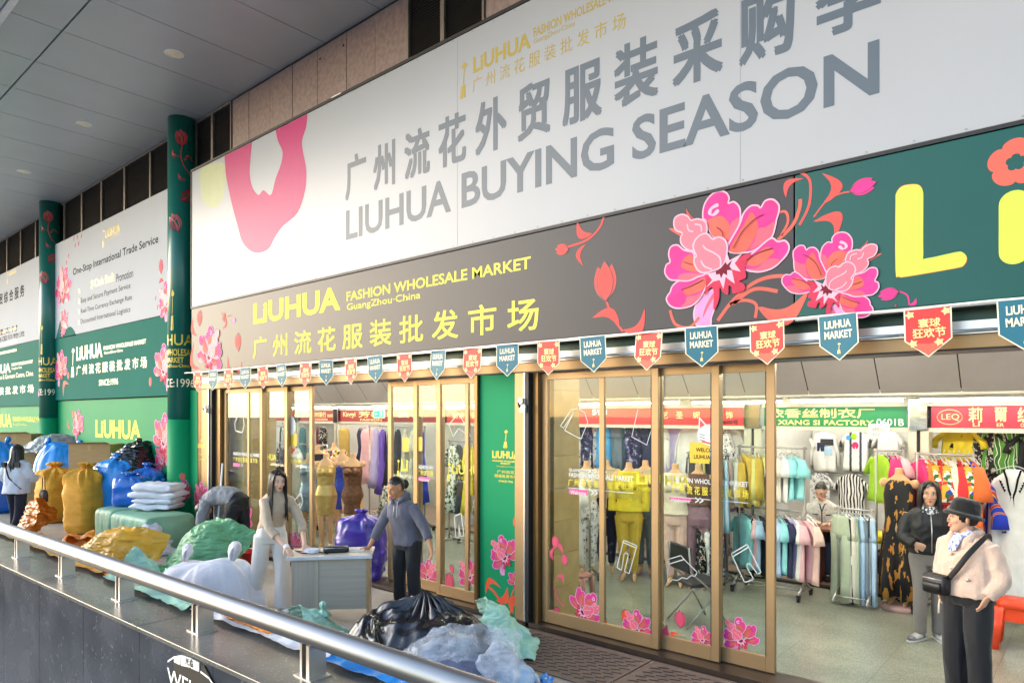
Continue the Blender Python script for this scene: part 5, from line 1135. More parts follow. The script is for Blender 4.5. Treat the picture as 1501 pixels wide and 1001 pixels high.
# --- woman in the black quilted jacket by the near shops
def woman_black_jacket():
    p = onG(1361, 938); t = person('woman with long loose black hair in a black jacket and grey trousers, hands in pockets', (p.x, p.y, 0), R(20))
    J = jt(right=(-1, 0, 0), fwd=(0, -1, 0), right_c=(-1, 0, 0), fwd_c=(0, -1, 0), crotch=(0, .02, .76), pelvis=(0, .0, .87), waist=(.0, -.0, 1.0), chest=(0, -.01, 1.16), shoulder=(0, -.01, 1.29), neck=(0, -.015, 1.345), head=(0, -.04, 1.455),
           hipl=(.085, 0, .82), hipr=(-.085, 0, .82), kneel=(.085, -.02, .45), kneer=(-.075, -.06, .45), anklel=(.09, .03, .09), ankler=(-.08, -.02, .09), toel=(.3, -1, 0), toer=(-.9, -1, 0),
           shl=(.175, 0, 1.265), shr=(-.175, 0, 1.265), ell=(.245, -.03, 1.02), elr=(-.245, -.03, 1.02), wrl=(.13, -.15, .96), wrr=(-.14, -.15, .98))
    Hc = J['head'] + V(0, 0, .015); r_, f_, u_ = frame_from((-.10, -1, -.02))
    b = MB(); std_body(b, J); head_geo(b, Hc, r_, f_, u_); hand(b, J['wrl'], (-.9, .2, -.5), (0, 1, 0), 1, .5); hand(b, J['wrr'], (.9, .2, -.5), (0, 1, 0), -1, .5)
    solid(b, 'body', skin, t, .006, 3); face(t, Hc, r_, f_, u_); hair(t, Hc, r_, f_, u_, length=.44, front=True, seed=21, spread=.25, wave=.014, part=.01)
    jm = M('black_quilted', '#0b0b0d', .55, var=.2, bump=.1, bscale=40); m = MB()
    torso(m, [(J['pelvis'] + Z * .0, J['right'], J['fwd'], .172, .135), (J['waist'] - Z * .02, J['right'], J['fwd'], .180, .142), (J['chest'], J['right'], J['fwd'], .182, .138), (J['shoulder'] - Z * .01, J['right'], J['fwd'], .182, .10), (J['neck'] - Z * .01, J['right'], J['fwd'], .085, .08)])
    sleeves(m, J, .070, .062, .056, 1.0); solid(m, 'jacket', jm, t, .009, 3, folds(.012, 9, 8, 22))
    m = MB(); m.tube([V(0, -.155, .90), V(0, -.16, 1.12), V(0, -.10, 1.31)], .005, M('zip_silver', '#c9c9cc', .3, .9), 6); m.build('zip', MATS['zip_silver'], t, local=True)
    m = MB(); nk = J['neck']; m.tube([nk + V(-.05, -.075, -.06), nk + V(-.07, -.03, 0), nk + V(0, .07, .02), nk + V(.07, -.03, 0), nk + V(.05, -.075, -.06)], .026, pattern('scarf_check', ['#22252c', '#d8d8d8', '#50545c'], 'cells', 60), 12); m.ball(nk + V(0, -.08, -.045), .06, .03, .05, MATS['scarf_check']); m.build('scarf', MATS['scarf_check'], t, local=True)
    m = MB(); torso(m, [(J['crotch'], J['right'], J['fwd'], .15, .12), (J['pelvis'], J['right'], J['fwd'], .168, .128), (J['waist'] - Z * .04, J['right'], J['fwd'], .145, .11)]); legs(m, J, .092, .066, .058, .08); solid(m, 'trousers', M('grey_trousers', '#77706a', .85, var=.08, bump=.08, bscale=120), t, .009, 3, folds(.010, 8, 3, 24))
    m2_ = M('white_grey_trainer', '#b9b6ae', .6, alt='#5a5c5e', scale=14, alt_amt=.8)
    for S in 'lr': shoe(t, J['ankle' + S], J['toe' + S], m2_, MATS['sole_white'], 1.05)
woman_black_jacket()

# --- woman in the hat, cream jacket and cross-body bag
def woman_hat():
    p0 = onG(1418, 1024); t = person('smiling woman in a black brimmed hat and cream fleece jacket with a cross-body bag', (p0.x, p0.y, 0), R(-24))
    J = jt(right=(-1, 0, 0), fwd=(0, -1, 0), right_c=(-1, .02, 0), fwd_c=(-.03, -1, 0), crotch=(0, .02, .76), pelvis=(0, .0, .86), waist=(.0, .0, .99), chest=(0, -.0, 1.14), shoulder=(0, -.01, 1.27), neck=(0, -.015, 1.325), head=(-.012, -.04, 1.425),
           hipl=(.085, 0, .82), hipr=(-.085, 0, .82), kneel=(.09, -.02, .45), kneer=(-.09, -.02, .45), anklel=(.09, .02, .09), ankler=(-.09, .02, .09), shl=(.170, 0, 1.235), shr=(-.170, 0, 1.235), ell=(.255, .03, 1.0), elr=(-.235, .05, 1.0), wrl=(.19, -.07, .86), wrr=(-.19, -.05, .84))
    Hc = J['head'] + V(0, 0, .015); r_, f_, u_ = frame_from((-.66, -.75, .02))
    b = MB(); std_body(b, J); head_geo(b, Hc, r_, f_, u_, 1.0); hand(b, J['wrl'], (-.35, -.1, -1), (-1, 0, 0), 1, .4); hand(b, J['wrr'], (.3, -.1, -1), (1, 0, 0), -1, .4)
    solid(b, 'body', skin, t, .005, 3); face(t, Hc, r_, f_, u_, 1.0, smile=True); hair(t, Hc, r_, f_, u_, 1.0, hairline=.045)
    def T(x, y, z): return Hc + r_ * -x + f_ * -y + u_ * z
    hm = M('black_felt', '#060607', .9, var=.2, scale=40, bump=.2, bscale=200, sheen=.3); m = MB(); ax = -r_; tilt = (u_ + f_ * -.22).normalized(); fy = (f_ + u_ * .22).normalized()
    hc = T(0, .012, .035)
    rings = [(hc - tilt * .020, ax * .128, fy * .146), (hc - tilt * .004, ax * .118, fy * .134), (hc + tilt * .006, ax * .092, fy * .110), (hc + tilt * .05, ax * .090, fy * .107), (hc + tilt * .09, ax * .084, fy * .098), (hc + tilt * .112, ax * .068, fy * .078), (hc + tilt * .118, ax * .03, fy * .035)]
    m.loft([(hc - tilt * .012, ax * .09, fy * .107), (hc - tilt * .03, ax * .125, fy * .142)] + rings, hm, 32, cap=True); solid(m, 'hat', hm, t, .006, 2, folds(.004, 18, 18, 3))
    cm = M('cream_fleece', '#d2b4a0', .95, var=.06, scale=50, bump=.45, bscale=160, sheen=.5); m = MB()
    torso(m, [(J['pelvis'] - Z * .02, J['right'], J['fwd'], .205, .165), (J['waist'] - Z * .0, J['right'], J['fwd'], .212, .165), (J['chest'], J['right_c'], J['fwd_c'], .20, .15), (J['shoulder'] - Z * .01, J['right_c'], J['fwd_c'], .185, .105), (J['neck'] - Z * .02, J['right_c'], J['fwd_c'], .09, .085)])
    sleeves(m, J, .076, .072, .056, .97)
    solid(m, 'jacket', cm, t, .008, 3, folds(.015, 8, 6, 31))
    m = MB(); nk = J['neck']
    for sd in (-1, 1): m.loft([(nk + V(sd * .075, .05, .0), V(.02, .03, 0), V(0, 0, .03)), (nk + V(sd * .082, -.03, -.015), V(.016, .02, 0), V(0, 0, .038)), (nk + V(sd * .07, -.095, -.065), V(.035, .012, 0), V(0, 0, .042)), (nk + V(sd * .05, -.115, -.11), V(.015, .008, 0), V(0, 0, .012))], cm, 12)
    m.loft([(nk + V(-.07, .06, .0), V(.0, .02, 0), V(0, 0, .035)), (nk + V(0, .085, .01), V(0, .02, 0), V(0, 0, .035)), (nk + V(.07, .06, .0), V(0, .02, 0), V(0, 0, .035))], cm, 10); m.build('collar', cm, t, local=True)
    sc_ = pattern('scarf_floral', ['#e8e8f2', '#8f9bc8', '#d9d4e4', '#5f6ba0'], 'cells', 70); m = MB()
    m.tube([nk + V(-.055, -.05, .0), nk + V(0, .05, .02), nk + V(.055, -.05, .0), nk + V(.02, -.095, -.03), nk + V(-.03, -.09, -.02)], .026, sc_, 12); m.loft([(nk + V(0, -.09, -.02), V(.035, 0, 0), V(0, .02, .01)), (nk + V(-.015, -.135, -.09), V(.045, 0, 0), V(0, .012, .01)), (nk + V(-.02, -.15, -.14), V(.028, 0, 0), V(0, .006, 0))], sc_, 12); solid(m, 'scarf', sc_, t, .006, 2, folds(.006, 22, 14, 4))
    m = MB()
    for z in (1.16, 1.05): m.loft([(V(-.03, -.158, z), V(.014, 0, 0), V(0, 0, .014)), (V(-.03, -.170, z), V(.012, 0, 0), V(0, 0, .012))], M('button_cream', '#d8c2ae', .4), 14)
    m.loft([(V(.10, -.152, .98), V(.012, .004, 0), V(0, 0, .012)), (V(.102, -.168, .98), V(.010, .003, 0), V(0, 0, .010))], alu, 14); m.build('button', MATS['button_cream'], t, local=True)
    m = MB(); torso(m, [(J['crotch'], J['right'], J['fwd'], .165, .13), (J['pelvis'] - Z * .02, J['right'], J['fwd'], .188, .14), (J['waist'] - Z * .06, J['right'], J['fwd'], .16, .12)]); legs(m, J, .104, .086, .080, .04); solid(m, 'trousers', M('black_trousers', '#0e0e12', .75, var=.2, bump=.06, bscale=150, sheen=.2), t, .009, 3, folds(.014, 8, 2.5, 33))
    for S in 'lr': shoe(t, J['ankle' + S], (0, -1, 0), MATS['black_shoe'], MATS['sole_black'])
    # the bag she carries
    bt = thing('cross_body_bag', 'black cross-body bag with a pale zip tag worn over the cream jacket', 'bag', (p0.x, p0.y, 0), R(-24))
    bm_ = M('black_nylon', '#0c0c0f', .5, var=.15, bump=.06, bscale=120); m = MB()
    m.loft([(V(-.115, -.20, .835), V(.085, 0, 0), V(0, .045, 0), .4), (V(-.115, -.205, .845), V(.094, 0, 0), V(0, .05, 0), .4), (V(-.115, -.205, .965), V(.094, 0, 0), V(0, .05, 0), .4), (V(-.115, -.20, .985), V(.085, 0, 0), V(0, .04, 0), .4)], bm_, 24); m.build('body', bm_, bt, local=True)
    m = MB(); m.loft([(V(-.122, -.252, .85), V(.07, 0, 0), V(0, .012, 0), .4), (V(-.122, -.256, .905), V(.073, 0, 0), V(0, .014, 0), .4), (V(-.122, -.252, .93), V(.07, 0, 0), V(0, .010, 0), .4)], bm_, 18); m.build('front_pocket', bm_, bt, local=True)
    m = MB(); st = [V(-.02, -.19, .97), V(.045, -.195, 1.06), V(.10, -.165, 1.17), V(.145, -.09, 1.275), V(.15, .0, 1.318), V(.11, .10, 1.25), V(.0, .175, 1.1), V(-.15, .16, .98), V(-.24, .03, .95), V(-.23, -.15, .96)]
    P = [Vector(a) for a in st]; PP = []
    for i in range(len(P) - 1):
        for k in range(4):
            a, b2, c, d = P[max(i - 1, 0)], P[i], P[i + 1], P[min(i + 2, len(P) - 1)]; q = k / 4
            PP.append(.5 * ((2 * b2) + (c - a) * q + (2 * a - 5 * b2 + 4 * c - d) * q * q + (3 * b2 - a - 3 * c + d) * q ** 3))
    for i, q in enumerate(PP):
        tg = (PP[min(i + 1, len(PP) - 1)] - PP[max(i - 1, 0)]).normalized(); o = Vector((q.x, q.y, 0)).normalized(); w = tg.cross(o).normalized()
        if i == 0: rings = []
        rings.append((q + o * .012, w * .021, o * .003))
    m.loft(rings, bm_, 8); m.build('strap', bm_, bt, local=True)
    m = MB(); m.tube([V(-.05, -.268, .81), V(-.052, -.272, .76), V(-.055, -.27, .70)], [.005, .006, .007], M('tag_pale', '#d8c9b4', .7), 6); m.tube([V(-.195, -.257, .955), V(-.04, -.257, .955)], .004, alu, 6); m.build('zip_tag', MATS['tag_pale'], bt, local=True)
woman_hat()

# --- seated shop keeper
def woman_seated():
    p = atD(1207, 760, 9.75); t = person('shopkeeper with glasses in a white black-trimmed knit jacket sitting behind the brown desk', (p.x, p.y, 0), R(10))
    J = jt(right=(-1, 0, 0), fwd=(0, -1, 0), right_c=(-1, 0, 0), fwd_c=(0, -1, -.25), crotch=(0, -.02, .50), pelvis=(0, .03, .58), waist=(0, .0, .72), chest=(0, -.04, .87), shoulder=(0, -.07, 1.0), neck=(0, -.08, 1.06), head=(-.02, -.125, 1.165),
           hipl=(.09, .0, .55), hipr=(-.09, .0, .55), kneel=(.11, -.40, .52), kneer=(-.10, -.40, .52), anklel=(.10, -.36, .09), ankler=(-.10, -.36, .09), shl=(.165, -.05, .985), shr=(-.165, -.05, .985), ell=(.22, -.08, .75), elr=(-.23, -.12, .77), wrl=(.10, -.28, .76), wrr=(-.08, -.31, .79))
    Hc = J['head'] + V(0, 0, .015); r_, f_, u_ = frame_from((-.15, -.93, -.42))
    b = MB(); std_body(b, J); head_geo(b, Hc, r_, f_, u_); hand(b, J['wrl'], (-.6, -.8, 0), (0, 0, -1), 1, .4); hand(b, J['wrr'], (.6, -.8, 0), (0, 0, -1), -1, .4)
    solid(b, 'body', skin_fair, t, .007, 3); face(t, Hc, r_, f_, u_, glasses=True, down=True, lip=MATS['lip_red']); hair(t, Hc, r_, f_, u_, bun=((0, .09, .06), .05, .05), hairline=.080, temple=False)
    km = pattern('knit_check', ['#d5d3ca', '#d5d3ca', '#5a5c5e', '#cfcdc4'], 'stripe', 5, sharp=True, stretch=(1, .3, 1.5)); m = MB()
    torso(m, [(J['pelvis'] - Z * .02, J['right'], J['fwd'], .19, .15), (J['waist'], J['right'], J['fwd_c'], .175, .13), (J['chest'], J['right'], J['fwd_c'], .18, .13), (J['shoulder'] - Z * .01, J['right'], J['fwd_c'], .175, .09), (J['neck'], J['right'], J['fwd_c'], .065, .06)])
    sleeves(m, J, .072, .066, .05, .9); solid(m, 'knit_jacket', M('white_knit', '#d9d7ce', .9, alt='#b9b8b2', scale=40, bump=.2, bscale=150), t, .009, 3, folds(.010, 9, 6, 41))
    m = MB(); bl = M('black_trim', '#1c1c20', .7)
    m.tube([V(.0, -.165, .56), V(0, -.16, .74), V(0, -.18, .90), V(.03, -.155, 1.0), V(.07, -.10, 1.045)], .007, bl, 6); m.tube([V(0, -.18, .90), V(-.03, -.155, 1.0), V(-.07, -.10, 1.045)], .007, bl, 6)
    for sd in (-1, 1): m.tube([V(sd * .05, -.172, .86), V(sd * .13, -.135, .86)], .008, bl, 6); m.tube([V(sd * .05, -.165, .68), V(sd * .14, -.12, .68)], .008, bl, 6)
    m.build('trim', bl, t, local=True)
    m = MB(); torso(m, [(J['crotch'], J['right'], J['fwd'], .15, .12), (J['pelvis'], J['right'], J['fwd'], .175, .14), (J['waist'], J['right'], J['fwd'], .15, .11)]); legs(m, J, .095, .075, .06, None); solid(m, 'jeans', M('blue_jeans', '#2c3a54', .85, var=.15, bump=.06, bscale=150), t, .009, 3, folds(.010, 8, 8, 43))
    for S in 'lr': shoe(t, J['ankle' + S], (0, -1, 0), MATS['black_shoe'], MATS['sole_black'])
    c = thing('folding_chair', 'folding chair under the seated shopkeeper', 'chair', (p.x, p.y, 0), R(10))
    m = MB(); m.box(-.2, .2, -.18, .2, .42, .45, M('chair_seat', '#3c3f46', .6)); m.build('seat', MATS['chair_seat'], c, local=True, bevel=.01)
    m = MB(); m.box(-.19, .19, .20, .22, .62, .84, MATS['chair_seat']); m.build('backrest', MATS['chair_seat'], c, local=True, bevel=.008)
    for sx in (-.2, .2):
        for a, b3 in ((V(sx, -.16, .43), V(sx, .2, .01)), (V(sx, .2, .84), V(sx, -.24, .01))): m = MB(); m.tube([a, b3], .011, steel, 8); m.build('leg', steel, c, local=True)
woman_seated()
# ================================================================ INTERIOR
YF = 9.40
wallm = M('shop_wall', '#c9c8c2', .7, var=.04); fas = M('ceiling_panel', '#8f8985', .6, var=.03); frame_beige = M('beige_metal', '#c4c0ac', .45, .2); mirror = M('mirror_steel', '#c9ccd0', .08, 1., bump=.05, bscale=7)
m = MB(); m.box(-26, 4, 6.0, 8.55, 2.92, 3.05, M('white_ceiling', '#c4c2bd', .7)); m.build('ceiling_slab', MATS['white_ceiling'], bld)
m = MB(); x = -26.
while x < 4:
    m.add([(x + .006, 8.57, 2.92), (x + .794, 8.57, 2.92), (x + .794, 8.90, 2.475), (x + .006, 8.90, 2.475)], [(0, 3, 2, 1)], fas)
    x += .8
m.add([(-26, 8.60, 2.93), (4, 8.60, 2.93), (4, 8.93, 2.48), (-26, 8.93, 2.48)], [(0, 3, 2, 1)], M('dark_gap', '#1c1a19', .9)); m.build('bulkhead_panel', fas, bld)
m = MB(); m.box(-26, 4, 8.88, 9.52, 2.476, 2.6, frame_beige); m.build('ceiling_slab', frame_beige, bld)
m = MB(); m.box(-26, 4, 9.53, 12.1, 2.75, 2.85, MATS['white_ceiling']); m.box(-26, 4, 9.46, 9.52, 2.36, 2.475, frame_beige); m.build('shop_ceiling', MATS['white_ceiling'], bld)
m = MB(); m.box(-26, 4, 11.75, 11.85, 0, 2.75, wallm); m.box(-26.1, -26, 5.9, 12, 0, 3, wallm); m.box(3.6, 3.7, 5.9, 12, 0, 3, wallm); m.build('back_wall', wallm, bld)
# tube lights
tube_m = emit('tube_glow', '#fff9ee', 7); tube_c = emit('unseen_tube_glow', '#fff9ec', 60)  # the stronger glow is for unseen tubes added to brighten the interior
def tube_light(x, y, z, L, label, tube_m=tube_m):
    t = thing('tube_light', label, 'tube light', (x, y, z), group='fluorescent tubes over the shop fronts')
    m = MB(); m.box(-L / 2, L / 2, -.04, .04, .01, .045, M('lamp_housing', '#dcdcd8', .4)); m.build('housing', MATS['lamp_housing'], t, local=True)
    m = MB(); m.tube([V(-L / 2 + .02, 0, -.010), V(L / 2 - .02, 0, -.010)], .015, tube_m, 10); m.build('tube', tube_m, t, local=True); return t
XL = [-1.0 - 1.42 * k for k in range(17)]
nm = ['over the magenta-red shop sign at the picture edge', 'over the green shop sign, right half', 'over the green shop sign, left half']
for k, x in enumerate([.42] + XL):
    tube_light(x, 9.0 + (.1 if k % 2 else 0), 2.43, 1.30, ('glowing fluorescent tube ' + (nm[k] if k < 3 else 'number %d along the corridor, counted away from the green shop sign' % (k - 2))))
for k in range(9): tube_light(-.3 - 2.6 * k, 10.4, 2.70, 1.3, 'added unseen tube on the ceiling inside ' + ['the shop at the right edge', 'the shop with the green sign', 'the shop behind the near glass leaves', 'the shop behind the green panel', 'the shop behind the hoodie woman', 'the shop behind the purple bag', 'the shop with dressed mannequins', 'the shop behind the cream jumper woman', 'the farthest shop'][k], tube_c)  # tubes out of sight behind the sign boards, added for light in the shops
for k in range(10): tube_light(.2 - 2.3 * k, 7.2, 2.885, 1.3, 'added unseen tube brightening the corridor inside the glass doors, ' + ['first', 'second', 'third', 'fourth', 'fifth', 'sixth', 'seventh', 'eighth', 'ninth', 'tenth'][k] + ' from the open near doorway', tube_c)  # row hidden above the door header, added to brighten corridor and bulkhead
# shop fronts
sgreen = M('shop_green', '#0d7a45', .4, var=.03); sred = M('shop_red', '#c22f2f', .4, var=.04); smar = M('shop_maroon', '#8a2420', .4, var=.04); smag = M('shop_crimson', '#b02c40', .4, var=.04); sgold = M('shop_gold_letter', '#e8cf8c', .4)
def shop_sign(label, p0, p1, mat, lines, yt=597.5, yb=624):
    a = onY(p0, yt, YF); b = onY(p1, yt, YF); zt, zb = 2.352, 2.098
    t = thing('shop_sign', label, 'shop sign', ((a.x + b.x) / 2, YF, zb), group='shop name boards along the corridor')
    m = MB(); m.box(a.x, b.x, YF, YF + .06, zb, zt, mat); m.build('board', mat, t)
    m = MB(); m.box(a.x - .03, b.x + .03, YF - .012, YF + .07, zt + .001, zt + .035); m.box(a.x - .03, b.x + .03, YF - .012, YF + .07, zb - .05, zb - .001); m.build('frame', frame_beige, t)
    m = MB()
    for s, l, r, z0, z1, mt, bo in lines:
        L, Rr = onY(l, 600, YF).x, onY(r, 600, YF).x; text(m, s, L, Rr, zb + z0, zb + z1, YF - .003, mt, bo)
    m.build('lettering', sgold, t); return t, a.x, b.x
t, xa, xb = shop_sign('green shop sign reading Yi Xiang Si Factory 0601B', 1120, 1329, sgreen, [('依香丝制衣厂', 1126, 1282, .115, .235, sgold, .03), ('YI XIANG SI FACTORY', 1124, 1281, .02, .085, sgold, .02), ('0601B', 1285, 1325, .02, .105, white_ink, .01)])
t, xa2, xb2 = shop_sign('crimson shop sign with LEQ in an oval', 1365, 1600, smag, [('莉', 1420, 1440, .07, .235, sgold, .02), ('爾', 1458, 1476, .08, .235, sgold, .02), ('纺', 1492, 1512, .07, .235, sgold, .02), ('LI', 1426, 1436, .02, .06, sgold, .02), ('ER', 1461, 1472, .02, .06, sgold, .02), ('CHUAN', 1496, 1516, .02, .06, sgold, .02), ('LEQ', 1380, 1406, .085, .165, sgold, .0)])
m = MB(); c = onY(1392, 607, YF); ov = [(c.x + .125 * math.cos(i * math.pi / 16), 2.225 + .085 * math.sin(i * math.pi / 16)) for i in range(32)]; strokes(m, ov, .010, YF - .004, sgold, True); m.build('oval', sgold, t)
shop_sign('bright red shop sign seen through the near glass leaves', 836, 1090, sred, [('艺', 971, 979, .10, .2, sgold, .02), ('圣', 991, 1001, .10, .2, sgold, .02), ('妮', 1016, 1026, .10, .2, sgold, .02), ('服', 1043, 1051, .10, .2, sgold, .02), ('饰', 1064, 1074, .10, .2, sgold, .02), ('0600号', 1057, 1082, .02, .08, black_ink, .02), ('598', 868, 890, .15, .24, white_ink, .03)])
shop_sign('red shop sign between the hoodie woman and the green panel', 655, 826, sred, [('时尚服装', 664, 700, .08, .2, sgold, .02)])
shop_sign('maroon shop sign with gold characters above the dressed mannequins', 499, 648, smar, [('芳雄时装', 526, 600, .10, .23, sgold, .03), ('Kingyi', 503, 521, .08, .22, sgold, .02), ('FASHION', 528, 560, .02, .07, sgold, .02)])
shop_sign('small maroon shop sign left of the pillar above the silver dress', 440, 490, smar, [('丽时装行', 458, 478, .10, .22, sgold, .03), ('0605', 480, 488, .1, .17, sgold, .02), ('FASHION', 462, 480, .02, .07, sgold, .02)])
shop_sign('maroon shop sign seen through the glass behind the cream jumper woman', 352, 432, smar, [('精品女装', 395, 428, .08, .22, sgold, .03)])
# pillars between the shop fronts
for p0, p1 in ((1332, 1362), (1092, 1117), (648, 654), (491, 498), (433, 439)):
    a = onY(p0, 600, YF).x; b = onY(p1, 600, YF).x
    m = MB(); mid = (a + b) / 2; m.box(a, mid - .02, YF - .03, YF + .2, 0.03, 2.06, frame_beige); m.box(mid + .02, b, YF - .03, YF + .2, 0.03, 2.06, frame_beige); m.box(mid - .02, mid + .02, YF + .0, YF + .2, 0.03, 2.06, M('facade_backing'))
    m.build('pillar', frame_beige, bld); m = MB(); m.box(a + .01, b - .01, YF - .06, YF + .2, 2.07, 2.45, mirror); m.build('mirror_box', mirror, bld, bevel=.008)
    m = MB(); m.box(mid - .05, mid + .05, YF + .22, 11.74, .0, 2.74, wallm); m.build('partition_wall', wallm, bld)
# exit sign
e = atD(556, 607, 14.2); es = thing('exit_sign', 'green lit emergency exit sign hanging in front of the maroon sign', 'exit sign', (e.x, e.y, e.z - .08))
m = MB(); m.box(-.17, .17, -.015, .015, 0, .17, M('exit_case', '#e9efe9', .5)); m.build('case', MATS['exit_case'], es, local=True)
m = MB(); gl = emit('exit_green', '#1fae62', 1.2); m.poly([[(-.15, .02), (.15, .02), (.15, .15), (-.15, .15)]], -.017, gl); m.build('face', gl, es, local=True)
m = MB(); strokes(m, [(-.11, .085), (-.03, .085)], .016, -.019, white_ink); strokes(m, [(-.085, .115), (-.115, .085), (-.085, .055)], .014, -.019, white_ink); m.poly([[(.03, .04), (.12, .04), (.12, .13), (.03, .13)]], -.019, white_ink); m.box(.06, .09, -.021, -.020, .05, .11, gl); m.build('symbol', white_ink, es, local=True)

# ---------------------------------------------------------------- garments
GM = {}
def cloth(name, col, **k): return M('cloth_' + name, col, k.pop('rough', .85), var=k.pop('var', .08), scale=k.pop('scale', 9), bump=.08, bscale=90, **k)
def garment_mesh(kind, w, h, mat, seed=0, thick=.03, mat2=None):
    key = (kind, w, h, mat.name, seed, thick)
    if key in GM: return GM[key]
    rnd = random.Random(seed); mb = MB(); ph = rnd.uniform(0, 6); hw = w / 2
    def tube_rows(rows, n=28, cx=0, amp=.75):
        st = len(mb.v); rings = []
        for t, a, b in rows: rings.append((V(cx, 0, -t * h), V(a, 0, 0), V(0, b, 0), .8))
        mb.loft(rings, mat, n)
        for i in range(st, len(mb.v)):
            v = mb.v[i]; d = min(1, max(0, -v.z / h)); u = (v.x - cx) / hw
            v.y += thick * amp * d * (math.sin(u * 7 + ph) + .6 * math.sin(u * 15 + ph * 2 + d * 2)); v.z += .012 * h * math.sin(u * 5 + ph) * d; v.x += .03 * w * d * math.sin(d * 6 + ph)
    def sl(L, r0, r1, out):
        for s in (-1, 1):
            j = rnd.uniform(-.03, .03)
            mb.tube([V(s * hw * .66, 0, -.075 * h), V(s * (hw * .9 + out * .45), j * .3, -.10 * h - L * .30), V(s * (hw + out * .8), j, -.06 * h - L * .65), V(s * (hw + out), j, -.05 * h - L)], [r0 * .8, r0, (r0 + r1) / 2, r1], mat, 12, flat=.45)
    if kind in ('tee', 'long', 'blouse', 'robe', 'jacket'):
        fl = {'tee': .98, 'long': .98, 'blouse': 1.1, 'robe': 1.25, 'jacket': 1.02}[kind]
        N = 9; rows = [(0, hw * .28, thick * .5), (.025, hw * .40, thick * .7), (.06, hw * .66, thick * .9), (.10, hw * .86, thick), (.14, hw * .93, thick)] + [(.14 + .86 * k / N, hw * (.95 + (fl - .95) * k / N), thick * (1 + .4 * k / N)) for k in range(1, N + 1)]
        tube_rows(rows)
        if kind == 'tee': sl(.22, .055, .070, .045)
        elif kind == 'robe': sl(h * .42, .07, .10, .11)
        else: sl(.52, .055, .045, .03)
    elif kind in ('dress', 'gown'):
        tube_rows([(0, hw * .42, thick * .6), (.04, hw * .60, thick), (.12, hw * .72, thick * 1.2), (.34, hw * .62, thick * 1.2), (.45, hw * .68, thick * 1.3), (.6, hw * .80, thick * 1.6), (.8, hw * .92, thick * 2), (1, hw * 1.02, thick * 2.2)], amp=.9)
        if kind == 'gown': sl(.34, .07, .06, .10)
    elif kind == 'pants':
        tube_rows([(0, hw * .62, thick * .9), (.04, hw * .66, thick), (.2, hw * .82, thick * 1.1), (.27, hw * .82, thick * 1.1)])
        for s in (-1, 1): tube_rows([(.22, hw * .40, thick), (.5, hw * .40, thick), (.8, hw * .42, thick), (1, hw * .46, thick * 1.1)], 14, s * hw * .40)
    elif kind == 'skirt':
        tube_rows([(0, hw * .6, thick), (.05, hw * .62, thick), (.5, hw * .85, thick * 1.5), (1, hw * 1.05, thick * 2)], amp=1.2)
    me = bpy.data.meshes.new('cloth'); me.from_pydata(mb.v, [], mb.f); me.materials.append(mat)
    for p in me.polygons: p.use_smooth = True
    GM[key] = me; return me
HG = {}
def hanger_mesh(w):
    k = round(w, 2)
    if k in HG: return HG[k]
    mb = MB(); mb.tube([V(-w * .42, 0, -.03), V(-.05, 0, .03), V(0, 0, .04), V(.05, 0, .03), V(w * .42, 0, -.03)], .006, alu, 6); mb.tube([V(0, 0, .04), V(0, 0, .09), V(.018, 0, .115), V(.03, 0, .10)], .003, alu, 6)
    me = bpy.data.meshes.new('hanger'); me.from_pydata(mb.v, [], mb.f); me.materials.append(alu); HG[k] = me; return me
def hang(kind, mat, pos, rz, w, h, label, cat, group, seed=0, thick=.03, hanger=True, name=None):
    t = thing(name or {'tee': 'tee_shirt', 'long': 'long_sleeved_top', 'blouse': 'blouse', 'robe': 'robe', 'jacket': 'jacket', 'dress': 'dress', 'gown': 'gown', 'pants': 'trousers', 'skirt': 'skirt'}[kind], label, cat, pos, rz, group)
    c = bpy.data.objects.new('cloth', garment_mesh(kind, w, h, mat, seed, thick)); COL.objects.link(c); c.parent = t
    if hanger: hgo = bpy.data.objects.new('hanger', hanger_mesh(w)); COL.objects.link(hgo); hgo.parent = t
    return t
pal = {n: cloth(n, c) for n, c in dict(mustard='#c9a93a', lemon='#d8cf7c', white='#dedcd6', offwhite='#cfcabd', aqua='#8fd3d3', paleblue='#a9c6de', pink='#e2b2b4', peach='#e6c0b0', lavender='#b3a8cf', black='#1c1c1f', charcoal='#3a3b40', navy='#262c4a', hotpink='#d62f6f', lime='#9cc42e', sage='#a8b59a', beige='#c9b48c', slate='#71808a', mint='#a9c4b4', sky='#4aa0d8', violet='#6a4fa8', magenta='#a83a8f', yellow='#d8c22c', red='#c22a2e', orange='#d2642c', teal='#2f6d72', brown='#6a4a3a', maroon='#5e2228', gold='#b89a50', grey='#8e8e90', green='#3f7f3f', silver='#a9adb2', royal='#1f3fae', cream='#e0d2b8').items()}
P_floral = pattern('cloth_bw_floral', ['#17171c', '#e6e4df', '#8d8aa4', '#e6e4df'], 'voronoi', 16, pos=[0, .22, .36, .46])
P_zebra = pattern('cloth_zebra', ['#14141a', '#eceae6'], 'wave', 4.5, stretch=(1.6, 1, .9), pos=[0, .42])
P_navyfl = pattern('cloth_navy_floral', ['#20203f', '#20203f', '#7470a0', '#d5d2dd'], 'noise', 16)
P_multi = pattern('cloth_multicolour', ['#c82a34', '#e2a02c', '#24602f', '#e8e2d4', '#2740a0'], 'cells', 26)
P_blackgold = pattern('cloth_black_gold', ['#131314', '#131314', '#b9802c'], 'noise', 9, stretch=(1.6, 1, .45), pos=[0, .3, .545])
P_cream_floral = pattern('cloth_cream_floral', ['#2a2a30', '#dcd8c6', '#c8c4a8'], 'voronoi', 18, pos=[0, .17, .4])
P_camo = pattern('cloth_leafy', ['#dcdccb', '#4c5a3c', '#23291f'], 'noise', 18)
